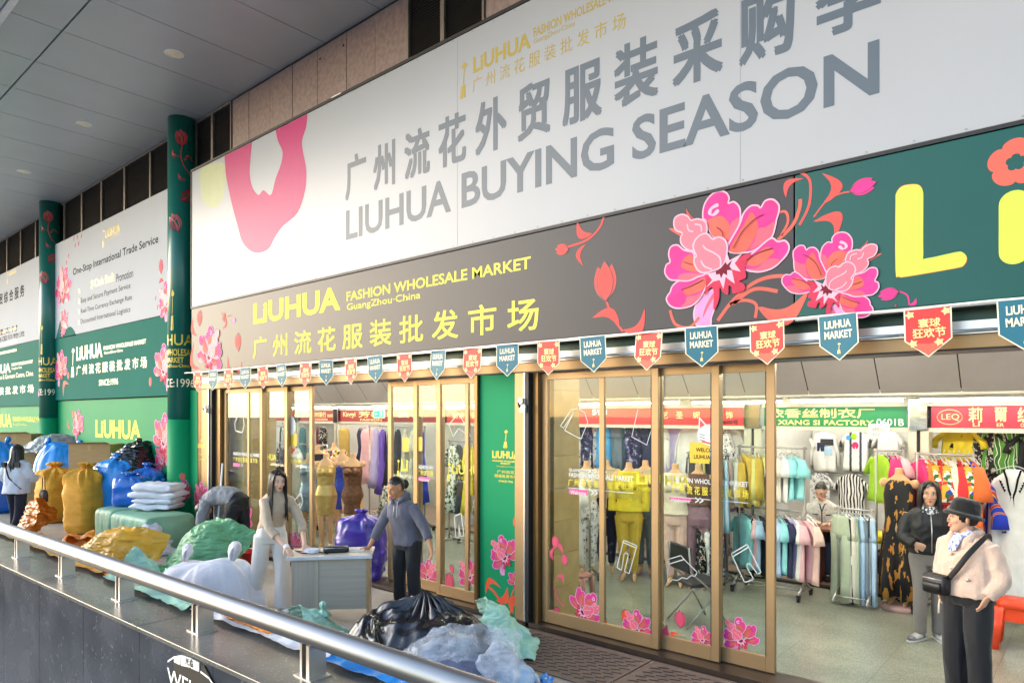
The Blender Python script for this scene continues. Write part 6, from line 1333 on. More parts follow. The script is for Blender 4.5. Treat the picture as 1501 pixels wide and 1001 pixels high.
P_scarlet = pattern('cloth_blue_yellow_red', ['#1d36b0', '#1d36b0', '#e0c12a', '#c8302c'], 'wave', 2.2, stretch=(3, 1, 1), pos=[0, .4, .72, .86])
P_greens = pattern('cloth_green_swirl', ['#4d8f2c', '#e6e6d2', '#2f5f22'], 'wave', 4, pos=[0, .62, .8])
P_stripe = pattern('cloth_bw_stripe', ['#1b1b1f', '#dfdcd4'], 'stripe', 9, pos=[0, .5])
P_blackfl = pattern('cloth_black_floral', ['#121214', '#121214', '#b8b2a0', '#8a3036'], 'noise', 20)
P_white_dot = pattern('cloth_white_print', ['#26262c', '#e8e6e2'], 'voronoi', 9, pos=[0, .07])
P_lines = pattern('cloth_white_lines', ['#e8e6e2', '#3a3a40'], 'stripe', 11, stretch=(.2, .2, 1), pos=[0, .86])
sequin = M('gold_brown_sequin', '#7c5234', .3, .6, alt='#3a2418', scale=90, alt_amt=.7, bump=.5, bscale=180); satin_gold = M('gold_satin', '#c2a25c', .3, .35, var=.1, bump=.03, bscale=12); satin_silver = M('silver_satin', '#9ba3ac', .32, .4, var=.12, scale=20); velvet_blue = M('royal_blue_stretch', '#173aa8', .5, var=.15, sheen=.4)
def rack(label, x0, x1, y, zs, castor=True, rz=0., depth=.46, grp='chrome clothes rails'):
    cx = (x0 + x1) / 2; L = (x1 - x0) / 2
    t = thing('clothes_rack', label, 'clothes rack', (cx, y, 0), rz, grp)
    m = MB(); zt = max(zs)
    for s in (-1, 1):
        m.tube([V(s * L, 0, .12), V(s * L, 0, zt + .02)], .016, steel, 10); m.tube([V(s * L, -depth / 2, .09), V(s * L, 0, .22), V(s * L, depth / 2, .09)], .013, steel, 8); m.tube([V(s * L, -depth / 2, .09), V(s * L, depth / 2, .09)], .013, steel, 8)
    m.tube([V(-L, -.1, .12), V(L, -.1, .12)], .012, steel, 8); m.tube([V(-L, .1, .12), V(L, .1, .12)], .012, steel, 8); m.build('frame', steel, t, local=True)
    for z in zs: m = MB(); m.tube([V(-L - .03, 0, z), V(L + .03, 0, z)], .013, steel, 10); m.build('rail', steel, t, local=True)
    if castor:
        for s in (-1, 1):
            for q in (-1, 1): m = MB(); m.tube([V(s * L - .012, q * depth / 2, .036), V(s * L + .012, q * depth / 2, .036)], .035, black_rub, 14); m.box(s * L - .02, s * L + .02, q * depth / 2 - .02, q * depth / 2 + .02, .05, .09, dark_metal); m.build('castor', black_rub, t, local=True)
    return t
ORD = ['first', 'second', 'third', 'fourth', 'fifth', 'sixth', 'seventh', 'eighth', 'ninth', 'tenth', 'eleventh', 'twelfth', 'thirteenth', 'fourteenth', 'fifteenth', 'sixteenth']
def rail_of(items, x0, x1, y, z, yaw, where, group, cat=None, thick=.022, seed=0, dy=0.):
    """items: (kind, material, colour words, w, h); hung along the rail, described by colour and place on it"""
    n = len(items); rnd = random.Random(seed)
    nouns = dict(tee='tee', long='long sleeved top', blouse='blouse', robe='robe', jacket='jacket', dress='dress', gown='gown', pants='trousers', skirt='skirt')
    seen = {}
    for k, (kind, mt, words, w, h) in enumerate(items): seen[(kind, words)] = seen.get((kind, words), 0) + 1
    cnt = {}
    for k, (kind, mt, words, w, h) in enumerate(items):
        f = (k + .5) / n; q = (kind, words); cnt[q] = cnt.get(q, 0) + 1
        lab = words + ' ' + nouns[kind] + ' on ' + where + ((', ' + ORD[cnt[q] - 1] + ' of that colour') if seen[q] > 1 else '')
        hang(kind, mt, (x0 + (x1 - x0) * f, y + dy * f, z - .10), R(yaw + rnd.uniform(-20, 20)), w, h, lab, cat or nouns[kind].split()[-1], group, seed=k % 3, thick=thick)
# near two-tier rack
rack('two tier chrome clothes rack on castors beside the brown desk', -3.62, -2.80, 8.72, (1.06, 1.84))
I = pal
rail_of([('long', I['mustard'], 'mustard yellow', .42, .66), ('long', I['mustard'], 'mustard yellow', .42, .62), ('long', I['lemon'], 'pale lemon', .42, .62), ('long', I['mustard'], 'mustard yellow', .42, .64), ('tee', I['lemon'], 'pale lemon', .42, .60), ('tee', I['white'], 'white', .42, .56), ('tee', I['white'], 'white', .42, .58), ('tee', I['offwhite'], 'off white', .42, .56), ('tee', I['white'], 'white', .42, .57), ('tee', I['aqua'], 'aqua', .42, .54), ('tee', I['aqua'], 'aqua', .42, .52), ('tee', I['aqua'], 'aqua', .42, .52)], -3.60, -2.86, 8.72, 1.84, -52, 'the upper rail beside the desk', 'tops on the two tier rack')
rail_of([('tee', I['aqua'], 'aqua', .44, .68), ('tee', I['black'], 'black', .44, .70), ('tee', I['pink'], 'pink', .44, .66), ('tee', I['paleblue'], 'pale blue', .44, .68), ('tee', I['black'], 'black', .44, .72), ('tee', I['lavender'], 'lavender', .44, .70), ('tee', I['white'], 'white', .44, .70), ('tee', I['paleblue'], 'pale blue', .44, .70), ('tee', I['aqua'], 'aqua', .44, .66), ('tee', I['navy'], 'navy', .44, .70), ('tee', I['lavender'], 'lavender', .44, .7), ('tee', I['white'], 'white', .44, .72), ('tee', I['pink'], 'pink', .46, .72), ('tee', I['pink'], 'pink', .46, .72), ('tee', I['peach'], 'peach', .46, .74)], -3.60, -2.72, 8.72, 1.06, -48, 'the lower rail beside the desk', 'tops on the two tier rack')
# tees on the green shop's back wall
W1 = 11.70
def walltee(px, py_t, py_b, pw, mat, label, kind='tee', pr=None, seed=0):
    a = onY(px, py_t, W1); b = onY(px, py_b, W1); w = onY(px + pw / 2, py_t, W1).x - onY(px - pw / 2, py_t, W1).x
    t = hang(kind, mat, (a.x, W1 - .05, a.z), 0, w * .82, a.z - b.z, label, 'tee', 'tees shown on the wall of the green sign shop', seed=seed, thick=.03)
    if pr:
        m = MB(); pr(m, w, a.z - b.z); m.build('print', grey_ink, t, local=True)
def pr_love(m, w, h): text(m, 'LOVE', -w * .16, w * .16, -h * .36, -h * .22, -.045, M('love_print', '#d0457c', .5), .03)
def pr_photo(m, w, h): m.poly([[(-.10, -.32), (.02, -.32), (.02, -.18), (-.10, -.18)]], -.046, I['navy']); m.poly([[(.01, -.38), (.13, -.38), (.13, -.24), (.01, -.24)]], -.048, I['paleblue']); m.poly([[(-.05, -.22), (.15, -.22), (.15, -.12), (-.05, -.12)]], -.047, I['charcoal'])
def pr_balls(m, w, h):
    for x, z, r, c in ((-.10, -.10, .035, 'sky'), (-.02, -.08, .045, 'lime'), (.0, -.22, .05, 'hotpink')): m.poly([[(x + r * math.cos(i * .5), z + r * 1.15 * math.sin(i * .5)) for i in range(13)]], -.046, I[c])
walltee(1142, 636, 684, 36, I['white'], 'plain white tee at the left end of the shop wall, top row', seed=1)
walltee(1172, 634, 683, 44, P_white_dot, 'white tee with the word LOVE on the shop wall', pr=pr_love)
walltee(1210, 632, 690, 42, P_white_dot, 'white tee with blue photo prints on the shop wall', 'long', pr_photo, 1)
walltee(1256, 632, 690, 44, P_lines, 'white tee with coloured balloons on the shop wall', pr=pr_balls)
walltee(1303, 630, 688, 40, P_white_dot, 'white printed tee behind the taped paper notice', seed=2)
walltee(1202, 692, 756, 40, P_floral, 'white tee with fine black drawing above the shopkeeper\'s head', seed=1)
walltee(1249, 694, 770, 48, P_zebra, 'white top with bold zebra stripes on the shop wall')
m = MB(); 
for z in (1.32, 2.06): m.tube([V(-4.0, W1 + .01, z), V(-2.0, W1 + .01, z)], .01, alu, 8)
m.build('wall_rail', alu, bld)
a = onY(1273, 621, YF - .03); b = onY(1304, 643, YF - .03); nt = thing('paper_notice', 'white paper notice taped under the green shop sign', 'notice', ((a.x + b.x) / 2, YF - .03, b.z))
m = MB(); m.box(a.x, b.x, YF - .032, YF - .029, b.z, a.z, M('paper', '#dbd9d0', .8)); m.build('sheet', MATS['paper'], nt); m = MB(); textpx(m, '诚聘营业员', 1278, 626, 632, 1296, YF - .034, grey_ink, .0); textpx(m, '有经验', 1279, 634, 639, 1290, YF - .034, grey_ink, 0); m.build('lettering', grey_ink, nt)
# brown desk
p = onG(1205, 855); dk = thing('counter_desk', 'brown wooden counter desk in front of the seated shopkeeper', 'desk', (p.x, p.y, 0))
wood = M('red_brown_wood', '#5c2f20', .4, var=.2, scale=3, stretch=(6, 6, .6)); m = MB(); m.box(-.30, -.02, .0, .45, .004, .70, wood); m.box(-.02, .36, .40, .44, .2, .70, wood); m.build('body', wood, dk, local=True, bevel=.005)
m = MB(); m.box(-.42, .42, -.03, .5, .702, .735, M('wood_top', '#8a5a42', .35, var=.15, scale=3, stretch=(1, 6, 1))); m.build('desk_top', MATS['wood_top'], dk, local=True, bevel=.005)
# bags under the desk area
def shoppers():
    q = onG(1265, 872); t = thing('black_sack', 'black plastic sack with a white paper label behind the trousers rail', 'sack', (q.x + .15, q.y + 1.3, 0)); m = MB(); sack_shape(m, .34, .30, .42, 5, 0.05); m.build('body', M('black_plastic', '#131316', .25, var=.2, bump=.12, bscale=9, spec=.6), t, local=True)
    m = MB(); m.poly([[(-.16, .18), (.16, .18), (.16, .32), (-.16, .32)]], -.33, MATS['paper']); m.build('paper_label', MATS['paper'], t, local=True)
    t = thing('yellow_bag', 'yellow bag lying on the black sack behind the shopkeeper', 'bag', (q.x - .0, q.y + 1.45, .43)); m = MB(); sack_shape(m, .26, .2, .18, 7, 0.06); m.build('body', I['yellow'], t, local=True)
def sack_shape(m, rx, ry, h, seed, amp, n=40, k=22, top=.35):
    off = Vector((seed * 1.3, seed * 2.1, seed * .7)); rings = []
    vs = []; fs = []
    for j in range(k + 1):
        t = j / k; z = h * t; pr_ = (1 - abs(2 * max(t, .0) - 1) ** 3.2) ** .5 if 0 < t < 1 else .0
        pr_ = max(pr_, .02) if t > .5 else max(pr_, .75 if t > 0 else .6)
        for i in range(n):
            a = 2 * math.pi * i / n; d = Vector((math.cos(a), math.sin(a), 0)); q = Vector((d.x * 2, d.y * 2, t * 3)) + off
            w = 1 + amp * 3 * (noise.noise(q) + .5 * (1 - 2 * abs(noise.noise(q * 2.6))))
            vs.append(Vector((d.x * rx * pr_ * w, d.y * ry * pr_ * w, z * (1 + amp * noise.noise(q * 1.4)))))
    for j in range(k):
        for i in range(n): fs.append((j * n + i, j * n + (i + 1) % n, (j + 1) * n + (i + 1) % n, (j + 1) * n + i))
    fs += [tuple(range(n))[::-1], tuple(k * n + i for i in range(n))]; m.add(vs, fs, None, True)
shoppers()
# pink and green tees at the pillar, light trousers, mannequin in black and gold
rack('chrome rail with bright tees by the pillar of the green sign shop', -2.14, -1.84, 9.3, (1.82,), grp='chrome clothes rails')
rail_of([('tee', I['lime'], 'lime green', .42, .58), ('tee', I['black'], 'black', .42, .58), ('tee', I['hotpink'], 'hot pink', .44, .56), ('tee', I['hotpink'], 'hot pink', .44, .56), ('tee', I['pink'], 'pale pink', .42, .52)], -2.12, -1.86, 9.3, 1.86, -58, 'the bright tees rail by the pillar', 'tees by the pillar')
rack('low chrome rail with long pale trousers beside the black and gold dress', -2.42, -2.06, 8.75, (1.14,), grp='chrome clothes rails', castor=False)
rail_of([('pants', I['sage'], 'pale sage green', .36, 1.02), ('pants', I['black'], 'black', .34, 1.02), ('pants', I['offwhite'], 'off white', .34, 1.0), ('pants', I['sage'], 'pale sage green', .34, 1.0), ('pants', I['paleblue'], 'pale blue', .34, 1.0), ('pants', I['slate'], 'slate blue', .34, 1.0), ('pants', P_stripe, 'striped', .34, 1.0), ('pants', I['paleblue'], 'pale blue', .34, 1.0)], -2.42, -2.06, 8.75, 1.16, -42, 'the low rail beside the black dress', 'trousers on the low rail')
rack('chrome rail crowded with multicoloured robes at the crimson sign shop', -1.66, -1.12, 9.1, (1.80,), grp='chrome clothes rails')
rail_of([('robe', I['hotpink'], 'hot pink', .34, .9), ('robe', P_multi, 'multicoloured', .34, .95), ('robe', I['orange'], 'orange', .34, .9), ('robe', P_multi, 'multicoloured', .34, .95), ('robe', I['red'], 'red', .34, 1.0), ('robe', P_multi, 'multicoloured', .34, .95), ('robe', I['white'], 'white', .34, 1.05), ('robe', I['cream'], 'cream', .34, 1.05), ('robe', I['red'], 'red', .34, .95), ('robe', P_multi, 'multicoloured', .34, .95), ('robe', P_scarlet, 'blue banded', .34, .9), ('robe', I['orange'], 'orange', .34, .9)], -1.66, -1.10, 9.1, 1.84, -58, 'the multicoloured robes rail', 'robes on the crowded rail')
# shop with the crimson sign
rack('chrome rail inside the crimson sign shop with dark tops', -.95, .1, 10.3, (1.5,), grp='chrome clothes rails')
rail_of([('blouse', I['black'], 'black', .42, .7), ('blouse', P_stripe, 'striped', .42, .7), ('blouse', P_blackfl, 'dark floral', .42, .7), ('blouse', I['white'], 'white', .42, .7), ('blouse', I['black'], 'black', .42, .7), ('blouse', I['orange'], 'orange', .42, .7), ('blouse', P_blackfl, 'dark floral', .42, .7), ('blouse', I['teal'], 'teal', .42, .7)], -.95, .1, 10.3, 1.54, -45, 'the inner rail of the crimson sign shop', 'tops inside the crimson sign shop')
for k, (x, mt, w) in enumerate(((-1.35, I['yellow'], 'yellow'), (-1.12, P_blackfl, 'dark floral'), (-.92, P_greens, 'green swirl patterned'), (-.6, I['black'], 'plain black'), (-.25, I['charcoal'], 'charcoal'), (.1, I['black'], 'second plain black'))):
    hang('robe', mt, (x, 9.75, 2.10), R(-8 + 5 * k), .34, .62 if k > 2 else .52, w + ' robe hung high in the crimson sign shop', 'robe', 'robes hung high in the crimson sign shop', seed=k % 3, thick=.05)
m = MB(); m.box(-1.5, 1.6, 11.70, 11.74, .0, 2.6, M('dark_shop_wall', '#2a2528', .8)); m.build('shop_wall_lining', MATS['dark_shop_wall'], bld)
m = MB(); m.tube([V(-1.5, 9.75, 2.19), V(1.5, 9.75, 2.19)], .01, alu, 8); m.build('hanging_rail', alu, bld)
q = atD(1446, 608, 7.75); hang('robe', P_scarlet, (q.x, q.y, 1.47), R(-62), .40, .98, 'royal blue robe with yellow and red bands beside the white embroidered robe', 'robe', 'robes at the right edge', seed=1, thick=.05)
hang('robe', P_multi, (q.x + .12, q.y + .1, 1.44), R(-60), .40, 1.0, 'multicoloured robe behind the blue banded robe', 'robe', 'robes at the right edge', seed=2, thick=.05)
rack('chrome rail holding the white embroidered robe at the right picture edge', -.62, .35, 9.42, (1.80,), grp='chrome clothes rails')
p = atD(1486, 690, 7.45); wt = hang('robe', I['white'], (p.x, p.y, 1.66), R(-6), .46, 1.46, 'long white robe with black embroidery at the neck, at the right edge', 'robe', 'robes at the right edge', seed=0, thick=.06)
m = MB()
for s in (-1, 1): strokes(m, [(s * .075, -.01), (s * .05, -.10), (s * .03, -.22), (0, -.32)], .02, -.072, black_ink)
for k in range(7): m.poly([[(0 + .02 * math.cos(a), -.30 - .018 * k + .013 * math.sin(a)) for a in [2 * math.pi * i / 8 for i in range(8)]]], -.074, black_ink)
for s in (-1, 1):
    for k in range(4): m.poly([[(s * (.055 + .012 * k), -.22 + .03 * k), (s * (.085 + .012 * k), -.20 + .03 * k), (s * (.07 + .012 * k), -.25 + .03 * k)]], -.073, black_ink)
m.build('embroidery', black_ink, wt, local=True)
# orange stool
p = onG(1490, 950); stl = thing('plastic_stool', 'bright orange plastic stool at the right picture edge', 'stool', (p.x + .02, p.y, 0))
om = M('orange_plastic', '#e8481f', .35, var=.04); m = MB(); m.loft([((0, 0, .40), (.17, 0, 0), (0, .15, 0), .35), ((0, 0, .46), (.165, 0, 0), (0, .145, 0), .35), ((0, 0, .48), (.14, 0, 0), (0, .12, 0), .35)], om, 28); m.build('seat', om, stl, local=True)
for sx in (-1, 1):
    for sy in (-1, 1): m = MB(); m.loft([((sx * .18, sy * .16, 0), (.035, 0, 0), (0, .022, 0), .4), ((sx * .145, sy * .125, .41), (.045, 0, 0), (0, .028, 0), .4)], om, 12); m.build('leg', om, stl, local=True)
m = MB(); m.box(-.14, .14, -.135, -.12, .28, .40, om); m.box(-.14, .14, .12, .135, .28, .40, om); m.build('apron', om, stl, local=True)

# ---------------------------------------------------------------- mannequins
man_m = M('mannequin_beige', '#d6a877', .35, var=.03, spec=.5)
def mannequin_body(mb, H=1.45, bust=True):
    k = H / 1.45
    torso(mb, [(V(0, .0, .70) * k, V(1, 0, 0), V(0, 1, 0), .10, .085), (V(0, .0, .80) * k, V(1, 0, 0), V(0, 1, 0), .158, .112), (V(0, .0, .97) * k, V(1, 0, 0), V(0, 1, 0), .105, .078), (V(0, -.01, 1.10) * k, V(1, 0, 0), V(0, 1, 0), .125, .09), (V(0, -.005, 1.22) * k, V(1, 0, 0), V(0, 1, 0), .14, .078), (V(0, .0, 1.31) * k, V(1, 0, 0), V(0, 1, 0), .11, .055), (V(0, .0, 1.36) * k, V(1, 0, 0), V(0, 1, 0), .045, .045), (V(0, .0, 1.43) * k, V(1, 0, 0), V(0, 1, 0), .042, .042)])
    for s in (-1, 1):
        if bust: mb.ball(V(s * .058, -.082, 1.155) * k, .056 * k, .05 * k, .056 * k)
        mb.ball(V(s * .145, 0, 1.27) * k, .045 * k, .04 * k, .05 * k)
        mb.ball(V(s * .06, .075, .79) * k, .08 * k, .06 * k, .085 * k)
        limb(mb, [V(s * .08, .0, .78) * k, V(s * .07, -.03, .43) * k, V(s * .06, .02, .09) * k], [.088 * k, .053 * k, .033 * k])
        mb.tube([V(s * .06, .04, .06) * k, V(s * .065, -.04, .05) * k, V(s * .08, -.15, .018) * k], [.032, .030, .014], None, 10)
def mannequin(label, px, py, D, rz, wear, H=1.45, z0=0., grp='dressed mannequins'):
    p = atD(px, 608, D); t = thing('mannequin', label, 'mannequin', (p.x, p.y, z0), R(rz), grp)
    b = MB(); mannequin_body(b, H); solid(b, 'body', man_m, t, .009, 3); k = H / 1.45
    for nm, mt, z0_, z1_, infl, leg, flare in wear:
        m = MB()
        if z1_ > .8:
            rows = [(.70, .125, .10), (.80, .158, .112), (.97, .107, .080), (1.10, .127, .093), (1.22, .135, .078), (1.30, .10, .06)]
            zz = [z0_ + (z1_ - z0_) * i / 10 for i in range(11)]
            def at(z):
                for a, b2 in zip(rows, rows[1:]):
                    if a[0] <= z <= b2[0]: f = (z - a[0]) / (b2[0] - a[0]); return a[1] + (b2[1] - a[1]) * f, a[2] + (b2[2] - a[2]) * f
                return (rows[0][1:] if z < .7 else rows[-1][1:])
            R_ = []
            for z in zz:
                a, d = at(z); fl = 1 + flare * max(0, .8 - z); R_.append((V(0, -.004, z) * k, V(1, 0, 0), V(0, 1, 0), (a + infl) * fl * k, (d + infl) * fl * k))
            torso(m, R_)
            if z1_ > 1.1:
                for s in (-1, 1): m.ball(V(s * .058, -.085, 1.155) * k, (.058 + infl * .5) * k, (.052 + infl * .5) * k, .058 * k)
            if z0_ < .82:
                for s in (-1, 1): m.ball(V(s * .06, .072, .79) * k, .085 * k, .065 * k, .09 * k)
        if leg is not None:
            for s in (-1, 1):
                e = leg; limb(m, [V(s * .08, .0, .78) * k, V(s * .07, -.03, .43) * k, V(s * .06, .018, e) * k], [.096 * k, .062 * k * (1 + flare * .3), .043 * k * (1 + flare)])
        if nm == 'top' or nm == 'jacket':
            for s in (-1, 1): limb(m, [V(s * .14, 0, 1.27) * k, V(s * .20, .01, 1.05) * k, V(s * .21, -.03, .84) * k], [.06 * k, .05 * k, .04 * k])
        solid(m, nm, mt, t, .010, 3, folds(.006, 14, 10, z0_ * 10))
    return t
mannequin('headless mannequin in a tight gold satin mini dress', 478, 800, 11.6, 42, [('dress', satin_gold, .52, 1.25, .012, None, .0)], 1.62)
mannequin('headless mannequin in a silver grey mini dress, half behind the gold frame', 453, 800, 11.9, 40, [('dress', satin_silver, .55, 1.28, .012, None, .0)], 1.60)
mannequin('headless mannequin in a royal blue strapless dress', 502, 800, 12.2, 40, [('dress', velvet_blue, .52, 1.20, .012, None, .0)], 1.66)
mannequin('headless mannequin in a brown sequin mini dress', 517, 800, 11.4, 44, [('dress', sequin, .55, 1.24, .012, None, .0)], 1.64)
mannequin('mannequin in a black dress behind the gold satin one', 466, 800, 12.9, 38, [('dress', I['black'], .5, 1.30, .015, None, .1)], 1.70)
mannequin('mannequin in a red and white patterned top behind the gold dress', 490, 800, 13.4, 42, [('top', P_multi, .75, 1.30, .02, None, .1), ('skirt', I['black'], .5, .95, .015, None, .1)], 1.74)
GR2 = 'legging mannequins behind the near glass'
mannequin('mannequin in black and white floral leggings behind the near glass', 860, 840, 9.7, 30, [('leggings', P_floral, .72, 1.0, .006, .12, .0), ('top', I['cream'], .95, 1.32, .02, None, .0)], 1.63, grp=GR2)
mannequin('mannequin in dark purple leggings beside the floral leggings', 889, 840, 9.9, 30, [('leggings', I['navy'], .72, 1.0, .006, .12, .0), ('top', I['beige'], .95, 1.32, .02, None, .0)], 1.63, grp=GR2)
mannequin('mannequin in an all yellow jacket and leggings', 922, 840, 9.4, 25, [('leggings', I['mustard'], .72, 1.0, .006, .12, .0), ('jacket', I['yellow'], .84, 1.32, .03, None, .0)], 1.63, grp=GR2)
mannequin('mannequin in grey leggings behind the thick gold stile', 946, 840, 9.8, 25, [('leggings', I['slate'], .72, 1.0, .006, .12, .0), ('jacket', I['beige'], .84, 1.32, .03, None, .0)], 1.63, grp=GR2)
mannequin('mannequin in pale pink leggings and cream knit jacket', 990, 845, 9.1, 18, [('leggings', I['peach'], .72, 1.0, .006, .12, .0), ('jacket', I['cream'], .84, 1.32, .03, None, .0)], 1.63, grp=GR2)
mannequin('mannequin in dull mauve leggings under the yellow welcome board', 1024, 845, 9.0, 15, [('leggings', cloth('mauve', '#8a6a74'), .72, 1.0, .006, .12, .0), ('top', I['brown'], .95, 1.32, .02, None, .0)], 1.63, grp=GR2)
# black and gold gown on a stand
p = onG(1318, 893); bg = thing('dress_stand', 'dress stand with pale pink foot wearing the long black and gold gown', 'mannequin', (p.x, p.y, 0))
m = MB(); m.loft([((0, 0, 0), (.19, 0, 0), (0, .17, 0)), ((0, 0, .05), (.19, 0, 0), (0, .17, 0)), ((0, 0, .07), (.16, 0, 0), (0, .14, 0))], M('pink_base', '#d8a99a', .5), 24); m.build('base', MATS['pink_base'], bg, local=True)
b = MB(); mannequin_body(b, 1.6, False); b.xf(Matrix.Translation((0, 0, .06))); solid(b, 'body', man_m, bg, .01, 3)
gw = hang('dress', P_blackgold, (p.x, p.y, 1.50), R(-5), .46, 1.32, 'long black gown with golden flower trails on the stand', 'gown', None, seed=1, thick=.115, hanger=False)
# rack seen through leaf C and more hangings behind the near glass
rack('chrome rack with pale hanging trousers behind the near glass leaf', -4.25, -3.72, 8.55, (1.74,), grp='chrome clothes rails')
rail_of([('pants', I['charcoal'], 'charcoal', .34, .95), ('pants', I['beige'], 'beige', .34, .95), ('pants', I['offwhite'], 'off white', .34, .95), ('pants', I['lemon'], 'pale lemon', .34, .95), ('pants', I['black'], 'black', .34, .95), ('pants', I['mint'], 'mint', .34, .95), ('pants', I['slate'], 'slate', .34, .95), ('pants', I['mint'], 'mint', .34, .95), ('pants', I['paleblue'], 'pale blue', .34, .95)], -4.25, -3.72, 8.55, 1.78, -50, 'the rack behind the near glass', 'trousers behind the near glass')
rail_of([('blouse', P_blackfl, 'dark floral', .40, .6), ('blouse', P_floral, 'black and white floral', .40, .6), ('blouse', P_blackfl, 'dark floral', .40, .6), ('blouse', P_navyfl, 'navy floral', .40, .6)], -4.15, -3.72, 8.40, .88, -45, 'the low rail behind the near glass', 'tops on the low rail behind the near glass')
rail_of([('blouse', I['peach'], 'peach', .42, .62), ('blouse', I['sage'], 'sage', .42, .6), ('blouse', I['offwhite'], 'off white', .42, .6), ('blouse', I['mustard'], 'mustard', .42, .6)], -3.85, -3.58, 8.72, 1.78, -50, 'the rack end next to the open doorway', 'tops next to the open doorway')
hi = [(P_floral, 'black floral'), (P_navyfl, 'navy floral'), (P_floral, 'pale floral'), (I['sky'], 'bright blue'), (I['slate'], 'slate'), (I['teal'], 'teal'), (P_navyfl, 'dark floral'), (I['navy'], 'navy'), (I['violet'], 'violet'), (I['white'], 'white'), (I['lavender'], 'lavender'), (I['paleblue'], 'pale blue'), (I['white'], 'plain white'), (I['lavender'], 'pale violet'), (I['lavender'], 'lilac'), (P_floral, 'white floral'), (I['white'], 'cream white'), (I['pink'], 'pink')]
for k, (mt, w) in enumerate(hi):
    p = onY(842 + 14.2 * k, 625, 9.62); hang('pants' if k < 10 else 'blouse', mt, (p.x, 9.62 + .05 * (k % 3), 2.06), R(-15 + (k * 37) % 25), .36 if k < 10 else .42, .72, w + (' trousers' if k < 10 else ' blouse') + ' hung high under the bright red sign', 'trousers' if k < 10 else 'blouse', 'clothes hung high under the bright red sign', seed=k % 3, thick=.04)
m = MB(); m.tube([V(-6.6, 9.66, 2.16), V(-3.6, 9.66, 2.16)], .01, alu, 8); m.build('hanging_rail', alu, bld)
for k in range(10):
    mt, w = [(I['navy'], 'navy'), (I['charcoal'], 'charcoal'), (P_navyfl, 'navy floral'), (I['violet'], 'violet'), (I['white'], 'white'), (I['grey'], 'grey'), (P_floral, 'black and white'), (I['lavender'], 'lavender'), (I['maroon'], 'maroon'), (I['paleblue'], 'pale blue')][k]
    hang('long', mt, (-6.5 + .28 * k, 10.7 + .1 * (k % 2), 1.5), R(-30 + 7 * k), .42, .8, w + ' long sleeved top on the back rail of the bright red sign shop', 'top', 'tops on the back rail of the bright red sign shop', seed=k % 3, thick=.05)
rail_of([('pants', P_navyfl, 'navy floral', .36, 1.0), ('pants', I['violet'], 'violet', .36, 1.0), ('pants', P_floral, 'black and white floral', .36, 1.0), ('pants', I['teal'], 'teal', .36, 1.0), ('pants', I['navy'], 'navy', .36, 1.0), ('pants', I['charcoal'], 'charcoal', .36, 1.0), ('pants', I['magenta'], 'magenta', .36, 1.0), ('pants', I['slate'], 'slate', .36, 1.0), ('pants', I['peach'], 'peach', .36, 1.0), ('pants', I['maroon'], 'maroon', .36, 1.0)], -6.2, -4.5, 10.2, 1.30, -25, 'the rail behind the legging mannequins', 'trousers behind the legging mannequins', thick=.05)
rack('chrome rail behind the legging mannequins', -6.2, -4.4, 10.2, (1.28,), grp='chrome clothes rails')
rail_of([('dress', P_multi, 'multicoloured', .44, 1.1), ('dress', I['black'], 'black', .44, 1.1), ('dress', I['red'], 'red', .44, 1.1), ('dress', P_blackfl, 'dark floral', .44, 1.1), ('dress', I['white'], 'white', .44, 1.1), ('dress', I['teal'], 'teal', .44, 1.1), ('dress', I['black'], 'black', .44, 1.1), ('dress', P_camo, 'leafy', .44, 1.1), ('dress', I['yellow'], 'yellow', .44, 1.1), ('dress', I['magenta'], 'magenta', .44, 1.1)], -9.6, -7.0, 10.4, 1.9, -35, 'the back rail beyond the hoodie woman', 'dresses on the back rail beyond the hoodie woman', thick=.06)
rack('chrome back rail beyond the hoodie woman', -9.6, -7.0, 10.4, (1.88,), grp='chrome clothes rails')
rail_of([('gown', P_blackfl, 'dark floral', .44, 1.2), ('gown', I['black'], 'black', .44, 1.2), ('gown', I['maroon'], 'maroon', .44, 1.2), ('gown', P_multi, 'multicoloured', .44, 1.2), ('gown', I['black'], 'black', .44, 1.2), ('gown', P_blackfl, 'dark floral', .44, 1.2), ('gown', I['charcoal'], 'charcoal', .44, 1.2), ('gown', P_greens, 'green swirl', .44, 1.2), ('gown', I['black'], 'black', .44, 1.2)], -1.2, .3, 11.0, 2.2, -20, 'the crimson shop high rail', 'gowns at the back of the crimson sign shop', thick=.06)
# folding chair behind the glass
def folding_chair():
    p = onG(1024, 912); t = thing('folding_chair', 'black padded folding chair with chrome legs behind the glass leaves', 'chair', (p.x, p.y, 0), R(146))
    bl = M('black_vinyl', '#1b1b1e', .35, var=.1); m = MB(); m.box(-.21, .21, -.2, .2, .43, .475, bl); m.build('seat', bl, t, local=True, bevel=.015)
    m = MB(); m.box(-.21, .21, .20, .235, .58, .86, bl); m.build('backrest', bl, t, local=True, bevel=.015)
    for sx in (-.225, .225): m = MB(); m.tube([V(sx, .245, .86), V(sx, .22, .60), V(sx, .02, .43), V(sx, -.22, .01)], .011, steel, 8); m.build('leg', steel, t, local=True); m = MB(); m.tube([V(sx * .9, -.18, .43), V(sx * .9, .26, .01)], .011, steel, 8); m.build('leg', steel, t, local=True)
folding_chair()
p = atD(848, 608, 8.6); t = thing('low_stool', 'small pinkish plastic stool behind the near glass', 'stool', (p.x, p.y, 0)); pm = M('dusty_pink_plastic', '#b0786c', .45); m = MB(); m.loft([((0, 0, .24), (.15, 0, 0), (0, .12, 0), .4), ((0, 0, .28), (.15, 0, 0), (0, .12, 0), .4)], pm, 20); m.build('seat', pm, t, local=True)
